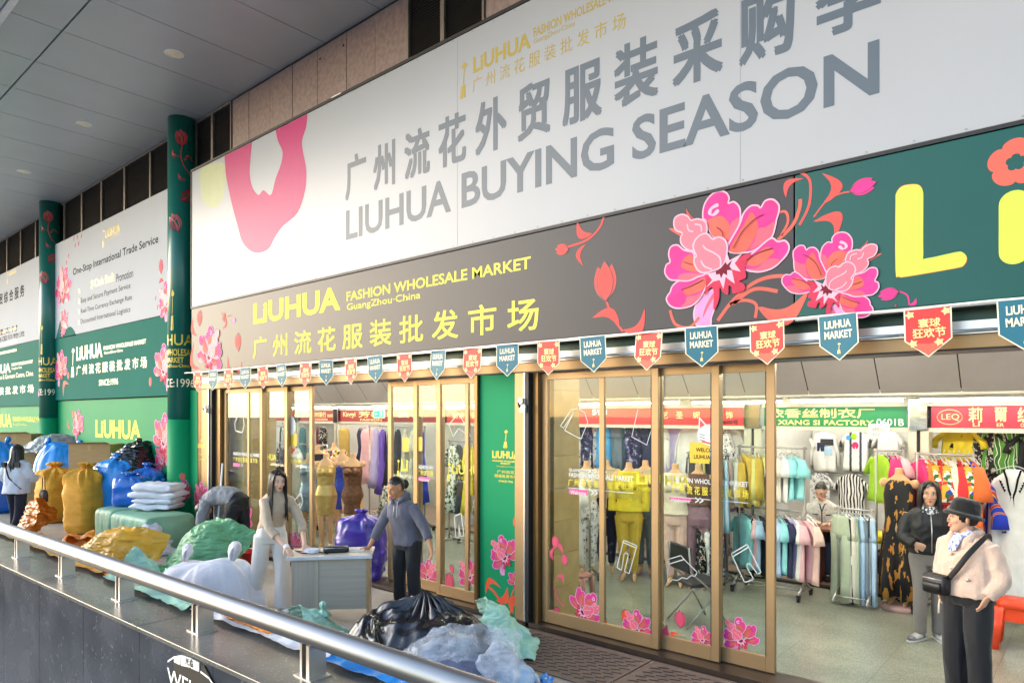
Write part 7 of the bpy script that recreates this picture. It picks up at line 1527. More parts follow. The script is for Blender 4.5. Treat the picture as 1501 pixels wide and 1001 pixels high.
for sx in (-1, 1):
    for sy in (-1, 1): m = MB(); m.loft([((sx * .14, sy * .11, 0), (.03, 0, 0), (0, .02, 0), .5), ((sx * .125, sy * .095, .245), (.035, 0, 0), (0, .025, 0), .5)], pm, 10); m.build('leg', pm, t, local=True)
# clothes behind the far doors
rack('chrome rail of bright clothes behind the hoodie woman', -8.6, -6.4, 8.3, (1.80,), grp='chrome clothes rails')
L_ = [('gown', P_camo, 'leafy'), ('dress', I['charcoal'], 'charcoal'), ('gown', I['yellow'], 'yellow'), ('blouse', I['yellow'], 'yellow'), ('gown', P_camo, 'leafy'), ('dress', I['navy'], 'navy'), ('blouse', I['teal'], 'teal'), ('blouse', I['slate'], 'slate'), ('gown', P_cream_floral, 'cream floral'), ('blouse', I['magenta'], 'magenta'), ('blouse', I['magenta'], 'magenta'), ('dress', I['brown'], 'brown'), ('gown', P_cream_floral, 'cream floral'), ('blouse', I['violet'], 'violet')]
rail_of([(k, mt, w, .44, 1.15 if k in ('gown', 'dress') else .8) for k, mt, w in L_], -8.6, -6.35, 8.3, 1.84, -38, 'the rail behind the hoodie woman', 'clothes behind the hoodie woman', thick=.035)
rack('chrome rail with white dresses left of the green flowered panel', -6.4, -5.2, 7.6, (1.50,), grp='chrome clothes rails')
rail_of([('gown', P_camo, 'leafy print', .46, 1.2), ('gown', P_camo, 'leafy print', .46, 1.2), ('dress', I['brown'], 'brown', .44, 1.0), ('gown', I['white'], 'pleated white', .46, 1.15), ('gown', I['white'], 'pleated white', .46, 1.15)], -6.3, -5.35, 7.6, 1.54, -35, 'the rail left of the green panel', 'dresses left of the green panel', thick=.04)
rack('chrome rail with long floral dresses behind the purple bag', -11.6, -9.9, 8.9, (2.02,), grp='chrome clothes rails')
rail_of([('dress', I['lavender'], 'lavender', .46, 1.2), ('dress', I['violet'], 'violet', .46, 1.3), ('dress', I['black'], 'black', .46, 1.15), ('dress', I['black'], 'black', .46, 1.1), ('gown', P_cream_floral, 'cream floral', .48, 1.35), ('gown', P_cream_floral, 'cream floral', .48, 1.35), ('dress', I['royal'], 'royal blue', .46, 1.4)], -11.5, -9.9, 8.9, 2.06, -40, 'the tall rail behind the purple bag', 'dresses behind the purple bag', thick=.05)
rail_of([('skirt', P_camo, 'leafy', .44, .6), ('skirt', P_cream_floral, 'cream floral', .44, .6), ('skirt', P_camo, 'leafy', .44, .6)], -11.0, -10.2, 8.75, .95, -35, 'the low rail behind the purple bag', 'skirts behind the purple bag', thick=.05)
for k in range(11):
    mt, w = [(I['red'], 'red'), (I['black'], 'black'), (I['silver'], 'silver'), (P_multi, 'multicoloured'), (I['teal'], 'teal'), (I['maroon'], 'maroon'), (P_blackfl, 'dark floral'), (I['white'], 'white'), (I['gold'], 'gold'), (I['navy'], 'navy'), (I['pink'], 'pink')][k]
    hang('dress', mt, (-16.4 + .42 * k, 9.3 + .2 * (k % 2), 1.95), R(-40 + 6 * k), .46, 1.2, w + ' dress on the far rail beyond the dressed mannequins', 'dress', 'dresses on the far rail', seed=k % 3, thick=.05)
rack('chrome rail far beyond the dressed mannequins', -16.6, -11.9, 9.4, (2.05,), grp='chrome clothes rails')
for k in range(8):
    mt, w = [(I['red'], 'red'), (P_blackfl, 'dark floral'), (I['charcoal'], 'charcoal'), (I['red'], 'scarlet'), (I['white'], 'white'), (I['teal'], 'teal'), (P_multi, 'multicoloured'), (I['black'], 'black')][k]
    hang('long', mt, (-13.9 + .3 * k, 7.9 + .1 * (k % 2), 1.55), R(-38 + 6 * k), .46, 1.0, w + ' top on the rail seen through the glass behind the cream jumper woman', 'top', 'tops behind the cream jumper woman', seed=k % 3, thick=.05)
rack('chrome rail seen through the glass behind the cream jumper woman', -14.1, -11.7, 7.95, (1.65,), grp='chrome clothes rails')
for x0, x1, k in ((-5.9, -3.8, 0), (-12.6, -9.2, 1)):
    pass
# ================================================================ SACKS, BUNDLES AND THE DESK
def plastic(name, col, rough=.28, bump=.35, bscale=10, var=.15, spec=.6, **k): return M(name, col, rough, var=var, scale=5, bump=bump, bscale=bscale, spec=spec, **k)
woven_y = M('yellow_woven', '#dca031', .6, var=.14, scale=4, bump=.5, bscale=26, spec=.3, stretch=(1, 1, 2.5)); woven_o = M('orange_woven', '#e58a1e', .45, var=.12, scale=4, bump=.3, bscale=14)
tarp_y = plastic('yellow_tarp', '#e0a52c', .35); blue_p = plastic('blue_plastic', '#1f86d6', .25); blue_d = plastic('deep_blue_plastic', '#1763bd', .25); black_p = plastic('black_bag_plastic', '#141318', .22, .5, 7, .25, .7)
white_w = M('white_woven', '#dcdbdf', .6, var=.05, scale=5, bump=.25, bscale=40); mint = M('mint_cloth', '#9cc9b6', .6, var=.12, scale=6, bump=.2, bscale=60); green_t = M('green_tarp', '#5f9a6c', .5, var=.15, scale=5, bump=.3, bscale=16); teal_t = plastic('teal_sheet', '#3fae94', .35); white_c = M('white_cloth', '#d9d9e0', .8, var=.05, bump=.2, bscale=30); mint_wrap = M('mint_woven_wrap', '#7dab8d', .5, var=.12, scale=3, bump=.55, bscale=9, stretch=(1, 1, .35))
def ridged(q, o=3):
    s = 0; a = 1.; f = 1.
    for _ in range(o): s += a * (1 - 2 * abs(noise.noise(q * f))); a *= .5; f *= 2.1
    return s
def tied_sack(name, label, cat, base, rx, ry, h, mat, seed, group=None, rz=0., wrinkle=.05, pleat=.12, neck=.10, knot=True, tie='tie_cord', square=.7, bulge=1.0, slump=(0, 0)):
    t = thing(name, label, cat, base, rz, group); m = MB(); n = 56; off = Vector((seed * 3.7, seed * 1.9, seed * .7))
    prof = [(0, .70), (.015, .86), (.06, .96), (.15, 1.0), (.3, 1.0 * bulge), (.45, 1.0 * bulge), (.6, 1.0), (.76, .98), (.85, .92), (.895, .76), (.92, .50), (.94, .26), (.953, neck), (.965, neck * .9), (.98, neck * 1.35), (1.0, neck * 1.9), (1.02, neck * 1.7)] if knot else [(0, .72), (.02, .88), (.08, .98), (.2, 1.0), (.4, 1.0 * bulge), (.6, .98), (.75, .92), (.86, .78), (.94, .52), (.985, .22), (1.0, .04)]
    P = []
    for a, b in zip(prof, prof[1:]):
        for k in range(3): P.append((a[0] + (b[0] - a[0]) * k / 3, a[1] + (b[1] - a[1]) * k / 3))
    P.append(prof[-1]); vs = []
    for j, (tt, r) in enumerate(P):
        for i in range(n):
            th = 2 * math.pi * i / n; ca, sa = math.cos(th), math.sin(th); pw = square + (1 - square) * max(0, (tt - .6) / .4)
            ca = math.copysign(abs(ca) ** pw, ca); sa = math.copysign(abs(sa) ** pw, sa)
            q = Vector((ca * 1.4, sa * 1.4, tt * h * 3.2)) + off
            w = 1 + wrinkle * (ridged(q, 3) * .7 + noise.noise(q * .6) * 1.2)
            w += wrinkle * .9 * (.5 - abs(noise.noise(Vector((th * .5, tt * h * 7.5, seed)))) * 2)
            if tt > .70: w *= 1 + pleat * min(1, (tt - .70) / .2) * (math.cos(th * 11 + 2 * noise.noise(q)) * .6 + math.cos(th * 17) * .4)
            vs.append(Vector((ca * rx * r * w + slump[0] * tt * tt, sa * ry * r * w + slump[1] * tt * tt, tt * h * (1 + .03 * noise.noise(q)))))
    fs = [(j * n + i, j * n + (i + 1) % n, (j + 1) * n + (i + 1) % n, (j + 1) * n + i) for j in range(len(P) - 1) for i in range(n)] + [tuple(range(n))[::-1], tuple((len(P) - 1) * n + i for i in range(n))]
    m.add(vs, fs, mat, True); m.build('bag_body', mat, t, local=True)
    if knot and tie:
        z = .957 * h; m = MB(); m.tube([V(rx * neck * 1.25 * math.cos(a) + slump[0] * .91, ry * neck * 1.25 * math.sin(a) + slump[1] * .91, z) for a in [2 * math.pi * i / 14 for i in range(15)]], .008, M(tie, '#c9522c' if tie == 'tie_cord' else '#b03a6a', .6), 6); m.build('tie', MATS[tie], t, local=True)
    return t
def rg(v): return 1.2 - 2.4 * math.sqrt(v * v + .008)
def heap(name, label, cat, base, rx, ry, h, mat, seed, group=None, rz=0., fold=.22, freq=2.4, n=120, k=60, knots=(), edge=.10, pleats=0, pc=(0, 0), noknot=None, flat=3.2, dirn=None):
    """a slumped bundle: creased skin over a low mound, resting on what is below it"""
    t = thing(name, label, cat, base, rz, group); m = MB(); off = Vector((seed * 2.3, seed * 4.1, seed)); vs = []
    a0 = dirn if dirn is not None else seed * 1.1; cd, sd = math.cos(a0), math.sin(a0)
    for j in range(k + 1):
        u = j / k
        for i in range(n):
            th = 2 * math.pi * i / n; c4 = Vector((math.cos(th), math.sin(th), 0))
            rad = u * (1 + .20 * noise.noise(c4 * 1.2 + off) + .10 * ridged(c4 * 2.2 + off, 2) * u)
            x, y = rad * c4.x, rad * c4.y
            p = Vector((x * cd + y * sd, -x * sd + y * cd, 0)); w = Vector((noise.noise(p * 1.6 + off), noise.noise(p * 1.6 + off + Vector((7, 3, 1))), 0)) * .5
            q = Vector(((p.x + w.x) * freq * .55, (p.y + w.y) * freq * 1.5, seed)); f1 = rg(noise.noise(q)); f2 = rg(noise.noise(q * 2.3 + off)); f3 = rg(noise.noise(Vector((p.y * 3.4 + w.x, p.x * 2.2, seed * 2)) * freq * .5))
            big = noise.noise(Vector((x * 1.1, y * 1.1, seed * 3.))) * .30
            dome = max(0, 1 - u ** flat) ** .62
            z = h * .88 * (dome * (1 + big + min(.24, fold * .75) * (.75 * (f1 - .45) + .35 * (f2 - .45) + .5 * (f3 - .45))) + edge * max(0, f1) * (1 - u) )
            if pleats:
                dx, dy = x - pc[0], y - pc[1]; d = math.hypot(dx, dy); a = math.atan2(dy, dx)
                z += h * .11 * math.exp(-(d / .5) ** 2) * (abs(math.sin(a * pleats / 2 + 1.2 * noise.noise(Vector((d * 2, 0, seed))))) - .5) * min(1, d * 5) + h * .14 * math.exp(-(d / .2) ** 2)
            vs.append(Vector((x * rx, y * ry, max(.004, z))))
    fs = [(j * n + i, (j + 1) * n + i, (j + 1) * n + (i + 1) % n, j * n + (i + 1) % n) for j in range(k) for i in range(n)]
    m.add(vs, fs, mat, True); m.build('skin', mat, t, local=True)
    for (kx, ky, kz, kr, kh) in knots:
        m = MB(); st = []; nn = 18
        for (a, r) in ((-.25, 1.9), (0, 1.0), (.12, .55), (.2, .40), (.3, .55), (.55, .8), (.8, .85), (.95, .65), (1.0, .2)): st.append((V(kx + .02 * a, ky, kz + a * kh), V(kr * r, 0, 0), V(0, kr * r * .75, 0)))
        m.loft(st, mat, nn)
        for i, v in enumerate(m.v):
            a = 2 * math.pi * (i % nn) / nn; f = min(1, max(0, (v.z - kz) / kh)); v.x = kx + (v.x - kx) * (1 + .34 * math.cos(a * 8 + kz * 9 + 2 * f)) + .06 * f * f; v.y = ky + (v.y - ky) * (1 + .3 * math.sin(a * 6 + f)) - .03 * f; v.z += .03 * f * math.cos(a * 3 + kx * 9)
        m.build('tied_ear', mat, t, local=True)
        m = MB(); m.tube([V(kx + kr * .5 * math.cos(a), ky + kr * .4 * math.sin(a), kz + kh * .2) for a in [2 * math.pi * i / 12 for i in range(13)]], .005, M('tie_pink', '#b03a6a', .6), 6); m.build('tie', MATS['tie_pink'], t, local=True)
    return t
CLOTH = {
    'drape': [0,3,7,10,15,19,23,27,31,35,38,41,45,49,52,54,59,62,66,70,70,73,76,80,84,85,2,5,8,11,16,21,24,28,32,35,39,43,46,50,53,56,59,63,67,68,72,74,77,81,84,87,3,7,9,12,18,22,26,29,32,36,40,43,47,51,55,57,60,64,68,70,73,75,79,83,87,87,5,8,10,14,18,23,26,30,34,37,40,44,47,51,54,58,61,64,67,71,74,76,80,84,87,91,6,9,12,15,20,24,27,30,34,38,41,44,48,51,54,58,61,64,68,70,73,78,82,86,90,92,8,10,13,16,21,25,28,32,35,40,42,45,49,52,55,58,61,64,68,71,74,79,83,87,90,94,9,12,14,17,21,26,29,33,37,40,43,46,50,53,56,58,62,65,69,72,75,80,83,88,91,94,9,12,15,17,22,27,31,34,38,42,45,48,50,52,55,59,63,66,70,73,76,80,83,88,90,95,10,13,16,19,22,27,31,35,39,42,46,49,52,54,56,60,64,67,71,74,77,82,85,88,91,95,12,15,17,20,24,28,32,36,40,43,48,51,52,54,57,61,65,68,71,74,77,82,87,89,91,96,14,17,19,22,25,29,32,36,39,43,48,52,53,55,58,61,66,69,72,75,78,82,86,89,92,96,16,19,22,24,29,32,32,36,39,44,47,51,53,55,58,62,66,69,72,76,79,82,86,89,92,95,16,20,23,26,29,32,34,37,40,44,49,51,54,56,59,62,67,70,73,77,80,83,87,89,92,94,17,21,24,27,31,33,35,38,42,46,49,52,55,58,61,63,67,71,75,78,81,85,87,90,92,96,17,20,24,27,31,34,37,39,43,47,51,53,56,59,62,65,68,72,76,80,82,85,88,91,93,96,17,21,24,28,32,35,39,42,45,49,52,55,57,60,64,66,70,73,77,80,83,86,89,92,94,98,17,22,25,28,32,37,41,45,47,50,53,55,59,61,65,67,71,74,77,80,83,86,89,92,95,98,20,23,26,29,33,39,43,45,47,51,55,57,61,65,64,69,71,74,77,80,83,87,89,92,96,97,22,25,27,30,34,39,43,46,48,52,56,59,63,66,67,70,73,75,76,78,81,85,89,93,96,98,22,26,29,32,35,40,44,48,51,52,57,61,66,67,66,70,74,75,73,76,80,83,88,93,96,99,29,27,25,26,24,24,22,23,20,19,17,18,17,15,13,13,12,12,11,11,7,6,4,2,0,5,30,31,29,30,28,27,26,24,24,23,22,21,19,18,17,16,15,16,15,12,10,8,8,6,4,5,36,34,33,33,32,31,29,29,28,28,26,24,23,21,20,20,19,19,17,15,13,12,11,9,8,7,41,39,37,37,36,34,33,33,32,31,29,28,26,26,25,23,23,22,19,18,17,16,14,13,12,11,44,43,42,41,39,38,38,37,36,35,33,32,31,29,28,28,26,25,24,23,22,19,17,16,16,15,49,47,47,45,43,43,42,40,40,39,37,36,35,33,32,31,30,30,28,27,26,23,21,20,19,20,53,52,52,50,49,47,46,45,44,42,41,41,39,38,36,35,34,32,32,30,30,28,26,25,24,25,59,58,57,56,54,52,50,49,48,47,46,45,44,42,40,39,38,36,35,35,33,33,31,29,29,29,63,63,62,60,58,55,53,53,52,51,50,48,47,46,45,43,42,41,40,39,38,37,36,34,34,32,68,67,65,64,62,58,57,57,56,56,53,52,51,50,49,47,46,45,43,42,41,41,40,38,39,37,71,69,68,66,63,62,62,62,60,60,58,57,55,54,53,51,50,48,47,46,45,44,42,43,43,42,74,72,71,69,67,65,67,67,66,65,62,60,59,58,57,55,55,52,51,50,49,47,47,46,46,45,74,73,73,72,71,70,71,71,70,68,66,64,63,61,60,58,58,56,55,54,52,51,51,51,50,49,78,77,77,76,75,75,75,75,73,71,70,68,67,65,64,62,61,60,58,56,57,56,55,55,54,53,82,82,82,81,79,78,78,78,76,74,73,72,71,69,68,66,64,63,63,61,61,60,59,58,58,57,85,86,86,85,84,82,81,81,79,79,77,75,74,72,71,70,68,67,66,65,65,64,64,63,62,61,89,89,89,89,88,86,85,83,83,82,81,80,78,77,75,74,72,71,70,70,69,69,69,68,67,64,91,92,92,91,90,89,89,88,87,87,86,85,82,80,80,78,77,76,75,74,73,73,72,71,70,68,96,95,96,94,94,93,92,91,91,91,90,89,86,84,83,82,82,81,79,78,78,79,77,76,74,74,99,99,98,97,98,97,96,94,91,95,94,91,89,88,86,86,85,84,81,81,81,81,82,80,79,79,1,9,8,9,7,7,1,1,7,8,5,17,22,24,32,43,41,48,44,35,25,28,26,25,26,21,13,5,1,13,8,5,5,12,6,3,4,6,11,17,24,32,36,44,41,25,20,14,19,26,38,36,9,10,2,12,17,12,14,12,5,1,7,10,9,11,16,30,33,34,30,22,16,13,16,27,36,49,5,9,14,11,24,20,23,16,11,8,13,17,12,10,21,25,26,26,19,13,8,11,19,31,36,45,7,10,14,9,14,19,20,17,11,12,8,10,9,16,22,25,25,20,14,2,8,4,14,25,31,31,1,6,11,8,6,20,24,24,14,15,7,4,7,19,27,29,27,17,15,6,0,6,16,30,34,26,12,5,6,7,2,9,23,25,20,10,7,9,10,22,30,34,29,26,15,13,8,4,17,25,31,32,12,6,1,3,4,9,20,28,20,13,12,11,17,26,34,39,33,26,16,12,14,8,19,25,30,28,13,9,1,5,4,11,20,29,18,12,15,18,18,26,35,35,35,27,22,17,14,6,15,15,20,18,20,14,11,9,14,18,21,20,17,11,12,19,26,31,35,40,41,31,16,12,11,6,9,13,20,24,29,23,23,20,29,24,25,14,5,1,10,20,32,32,40,46,41,31,18,8,2,14,20,18,21,27,35,34,30,30,25,32,19,9,0,1,14,24,34,42,48,48,34,29,19,10,8,20,24,28,30,38,53,49,42,40,32,31,20,8,6,8,13,27,34,40,46,45,36,26,14,17,18,21,25,30,34,45,45,46,50,45,42,35,29,19,17,16,17,23,32,34,37,43,36,28,26,29,20,19,29,33,38,41,54,51,42,49,46,46,38,27,28,27,22,26,31,42,49,45,37,33,22,21,21,21,29,34,30,38,66,60,55,54,51,47,45,36,21,27,24,20,27,35,43,49,45,38,33,29,27,27,34,31,30,28,75,71,62,59,55,56,46,41,25,18,17,15,29,35,40,56,49,39,34,31,30,28,30,27,23,13,87,78,71,71,64,62,49,39,25,13,13,19,22,28,48,53,50,38,31,25,18,22,16,18,19,4,87,88,79,77,68,59,52,42,25,11,13,18,24,33,47,52,49,36,24,17,12,14,7,12,8,2,99,94,91,84,71,65,60,51,32,18,19,28,29,41,53,59,53,33,16,6,5,1,4,13,4,7],
    'pile': [38,43,48,54,59,63,64,65,66,67,66,63,60,56,64,66,67,68,73,76,81,81,82,93,99,99,39,39,40,45,51,56,56,57,57,59,60,62,58,54,55,59,62,63,70,73,77,78,81,90,96,94,40,40,34,38,43,48,48,50,52,52,53,55,57,56,53,55,59,62,68,70,74,76,79,87,94,96,40,39,34,34,38,43,43,47,50,46,49,51,53,58,56,57,59,65,68,73,72,75,78,84,90,96,36,33,30,32,37,39,43,47,46,48,48,51,53,58,58,61,61,65,72,71,75,77,81,87,92,95,29,27,24,30,37,41,41,43,47,45,47,49,53,58,61,64,68,65,72,75,78,82,87,92,89,92,20,21,19,29,36,39,40,40,45,48,49,52,56,62,64,69,70,71,74,82,83,87,91,89,86,84,14,15,19,28,34,35,37,40,44,48,50,51,57,64,66,67,70,73,77,86,88,92,89,85,82,79,13,11,16,24,31,34,36,37,43,47,50,48,56,64,69,68,67,72,78,84,90,90,87,83,79,78,10,6,11,18,24,29,30,33,38,43,44,46,51,58,63,69,70,72,75,80,84,87,83,79,76,75,10,5,5,10,16,20,22,27,32,34,36,39,44,51,56,60,63,65,66,74,80,84,81,75,71,69,12,6,0,4,9,14,16,20,26,31,31,31,36,44,48,52,55,57,63,73,80,83,81,75,68,64,13,7,0,5,9,11,15,19,23,27,27,29,33,40,48,51,54,56,65,76,79,81,80,73,67,62,12,8,3,6,10,15,19,23,26,24,28,28,34,40,48,53,56,58,70,77,78,81,77,71,65,59,13,10,10,14,15,18,24,27,26,30,29,31,36,42,49,54,57,62,71,74,76,77,73,69,63,58,17,15,17,21,24,24,27,28,31,32,37,37,41,47,54,55,59,61,69,72,72,72,68,65,58,55,18,17,16,21,25,28,29,31,32,39,40,43,43,45,53,58,61,63,65,68,71,72,68,61,55,53,21,23,17,20,25,25,27,26,33,42,45,46,46,45,50,56,59,60,62,66,68,69,68,60,54,51,22,20,16,17,24,28,25,24,35,43,47,49,49,48,50,51,54,55,59,61,63,63,65,59,53,51,15,17,18,18,23,27,30,26,36,43,46,46,50,52,50,48,49,51,55,55,55,58,60,59,52,52,1,0,2,8,14,14,18,22,30,37,38,35,32,28,30,25,22,26,30,27,26,25,25,24,22,16,7,5,3,10,13,13,16,21,30,37,40,42,38,34,32,28,29,30,34,34,32,32,33,31,25,21,14,11,6,9,11,13,16,23,32,36,37,41,44,41,38,35,34,37,39,39,39,39,39,36,32,28,18,15,10,10,14,15,19,26,35,38,40,40,45,47,43,40,40,41,43,44,44,44,43,40,35,33,17,17,14,14,17,19,21,28,37,42,43,44,46,50,46,44,44,44,46,48,49,49,47,43,38,35,21,21,18,19,21,22,26,32,40,45,47,47,51,52,49,47,46,49,50,53,54,54,54,47,41,36,22,26,23,25,27,28,31,37,45,50,53,53,55,55,50,52,52,53,56,57,60,59,58,52,44,37,23,28,27,30,32,33,36,42,51,56,58,57,58,56,54,55,56,58,59,61,63,62,59,53,45,39,26,28,30,33,35,37,39,45,54,60,62,62,61,59,58,58,59,62,62,63,67,66,61,54,46,41,31,29,31,35,38,37,40,47,56,63,66,66,64,62,61,61,62,65,65,67,70,70,65,58,50,45,39,36,35,38,39,37,40,45,54,62,65,68,65,66,64,63,64,66,66,71,74,74,72,65,57,51,44,43,39,41,38,39,42,47,54,60,64,67,66,69,67,66,66,68,70,69,74,77,77,71,63,57,48,47,44,42,43,43,46,51,57,62,64,68,69,70,72,70,69,72,73,73,77,79,79,76,67,60,52,50,48,46,48,49,52,57,62,65,68,71,72,72,74,73,75,77,75,78,82,83,82,77,70,66,57,56,51,47,53,55,57,62,67,69,72,75,75,76,77,79,80,80,80,83,86,86,85,81,76,74,61,59,54,51,55,58,60,65,70,75,74,78,79,80,82,85,85,83,86,89,90,90,89,85,80,76,63,64,57,56,59,61,62,66,73,75,79,81,83,85,87,88,89,87,89,90,94,96,93,89,83,76,68,66,62,59,60,63,65,68,75,78,79,80,83,87,90,89,89,91,92,92,95,98,98,92,85,79,71,70,67,65,64,63,65,72,74,72,74,75,79,86,91,93,92,95,94,92,90,94,98,99,91,86,72,73,74,73,70,68,68,74,69,65,66,70,76,84,91,94,95,97,95,90,87,89,91,98,99,93,33,25,9,4,2,7,10,22,35,42,29,34,25,8,5,1,8,14,14,24,23,10,3,12,41,49,34,28,12,5,14,21,11,22,34,38,37,37,26,17,3,9,15,20,7,28,38,27,14,24,43,54,37,27,22,13,23,23,18,25,22,32,39,43,35,20,8,10,4,14,21,33,38,41,31,37,46,54,36,26,24,8,19,13,23,21,20,34,48,33,35,24,11,4,10,12,30,31,41,44,38,47,56,54,36,25,29,11,13,17,10,10,19,33,38,34,21,21,9,6,15,23,25,41,42,43,49,44,54,60,42,32,22,11,11,4,14,12,10,25,29,20,15,14,7,13,17,31,34,45,57,65,58,62,68,73,34,35,13,4,9,10,2,14,13,14,18,10,4,11,22,21,30,38,50,54,75,80,81,76,73,72,30,35,17,6,11,2,10,6,16,11,9,2,6,16,26,37,41,41,57,63,83,90,94,82,76,76,20,34,18,9,6,10,0,10,14,14,16,4,8,18,26,37,49,46,62,78,85,98,94,82,75,83,9,19,17,7,8,15,6,9,20,26,22,14,5,15,31,27,36,40,60,71,81,89,91,83,69,74,4,11,24,14,20,26,21,27,26,24,19,18,5,10,29,23,23,31,57,63,63,67,82,82,68,69,8,12,30,25,29,36,26,27,11,5,8,17,7,7,29,22,19,27,49,43,42,48,65,74,70,70,8,16,33,36,21,31,29,18,9,11,3,3,3,14,21,18,19,32,47,45,30,39,55,73,77,77,11,21,40,41,31,34,29,24,15,8,11,8,6,17,26,27,20,40,36,43,37,40,54,64,76,79,19,30,49,47,42,36,35,27,24,19,21,18,16,18,34,32,33,29,21,38,41,53,60,78,71,81,35,43,53,58,47,46,44,41,34,32,30,31,22,9,21,32,31,15,20,39,55,65,69,71,71,65,42,53,62,70,59,57,52,54,41,41,45,42,25,6,13,20,21,7,21,45,59,70,81,81,65,53,38,50,64,77,65,60,63,52,49,57,59,51,32,11,4,6,6,12,23,44,65,67,80,82,70,56,22,36,57,85,81,78,75,68,66,60,69,59,42,28,17,12,15,18,32,47,61,63,73,77,68,55,11,25,55,88,99,96,89,90,82,63,64,54,43,43,41,32,32,37,50,55,61,69,74,61,61,51],
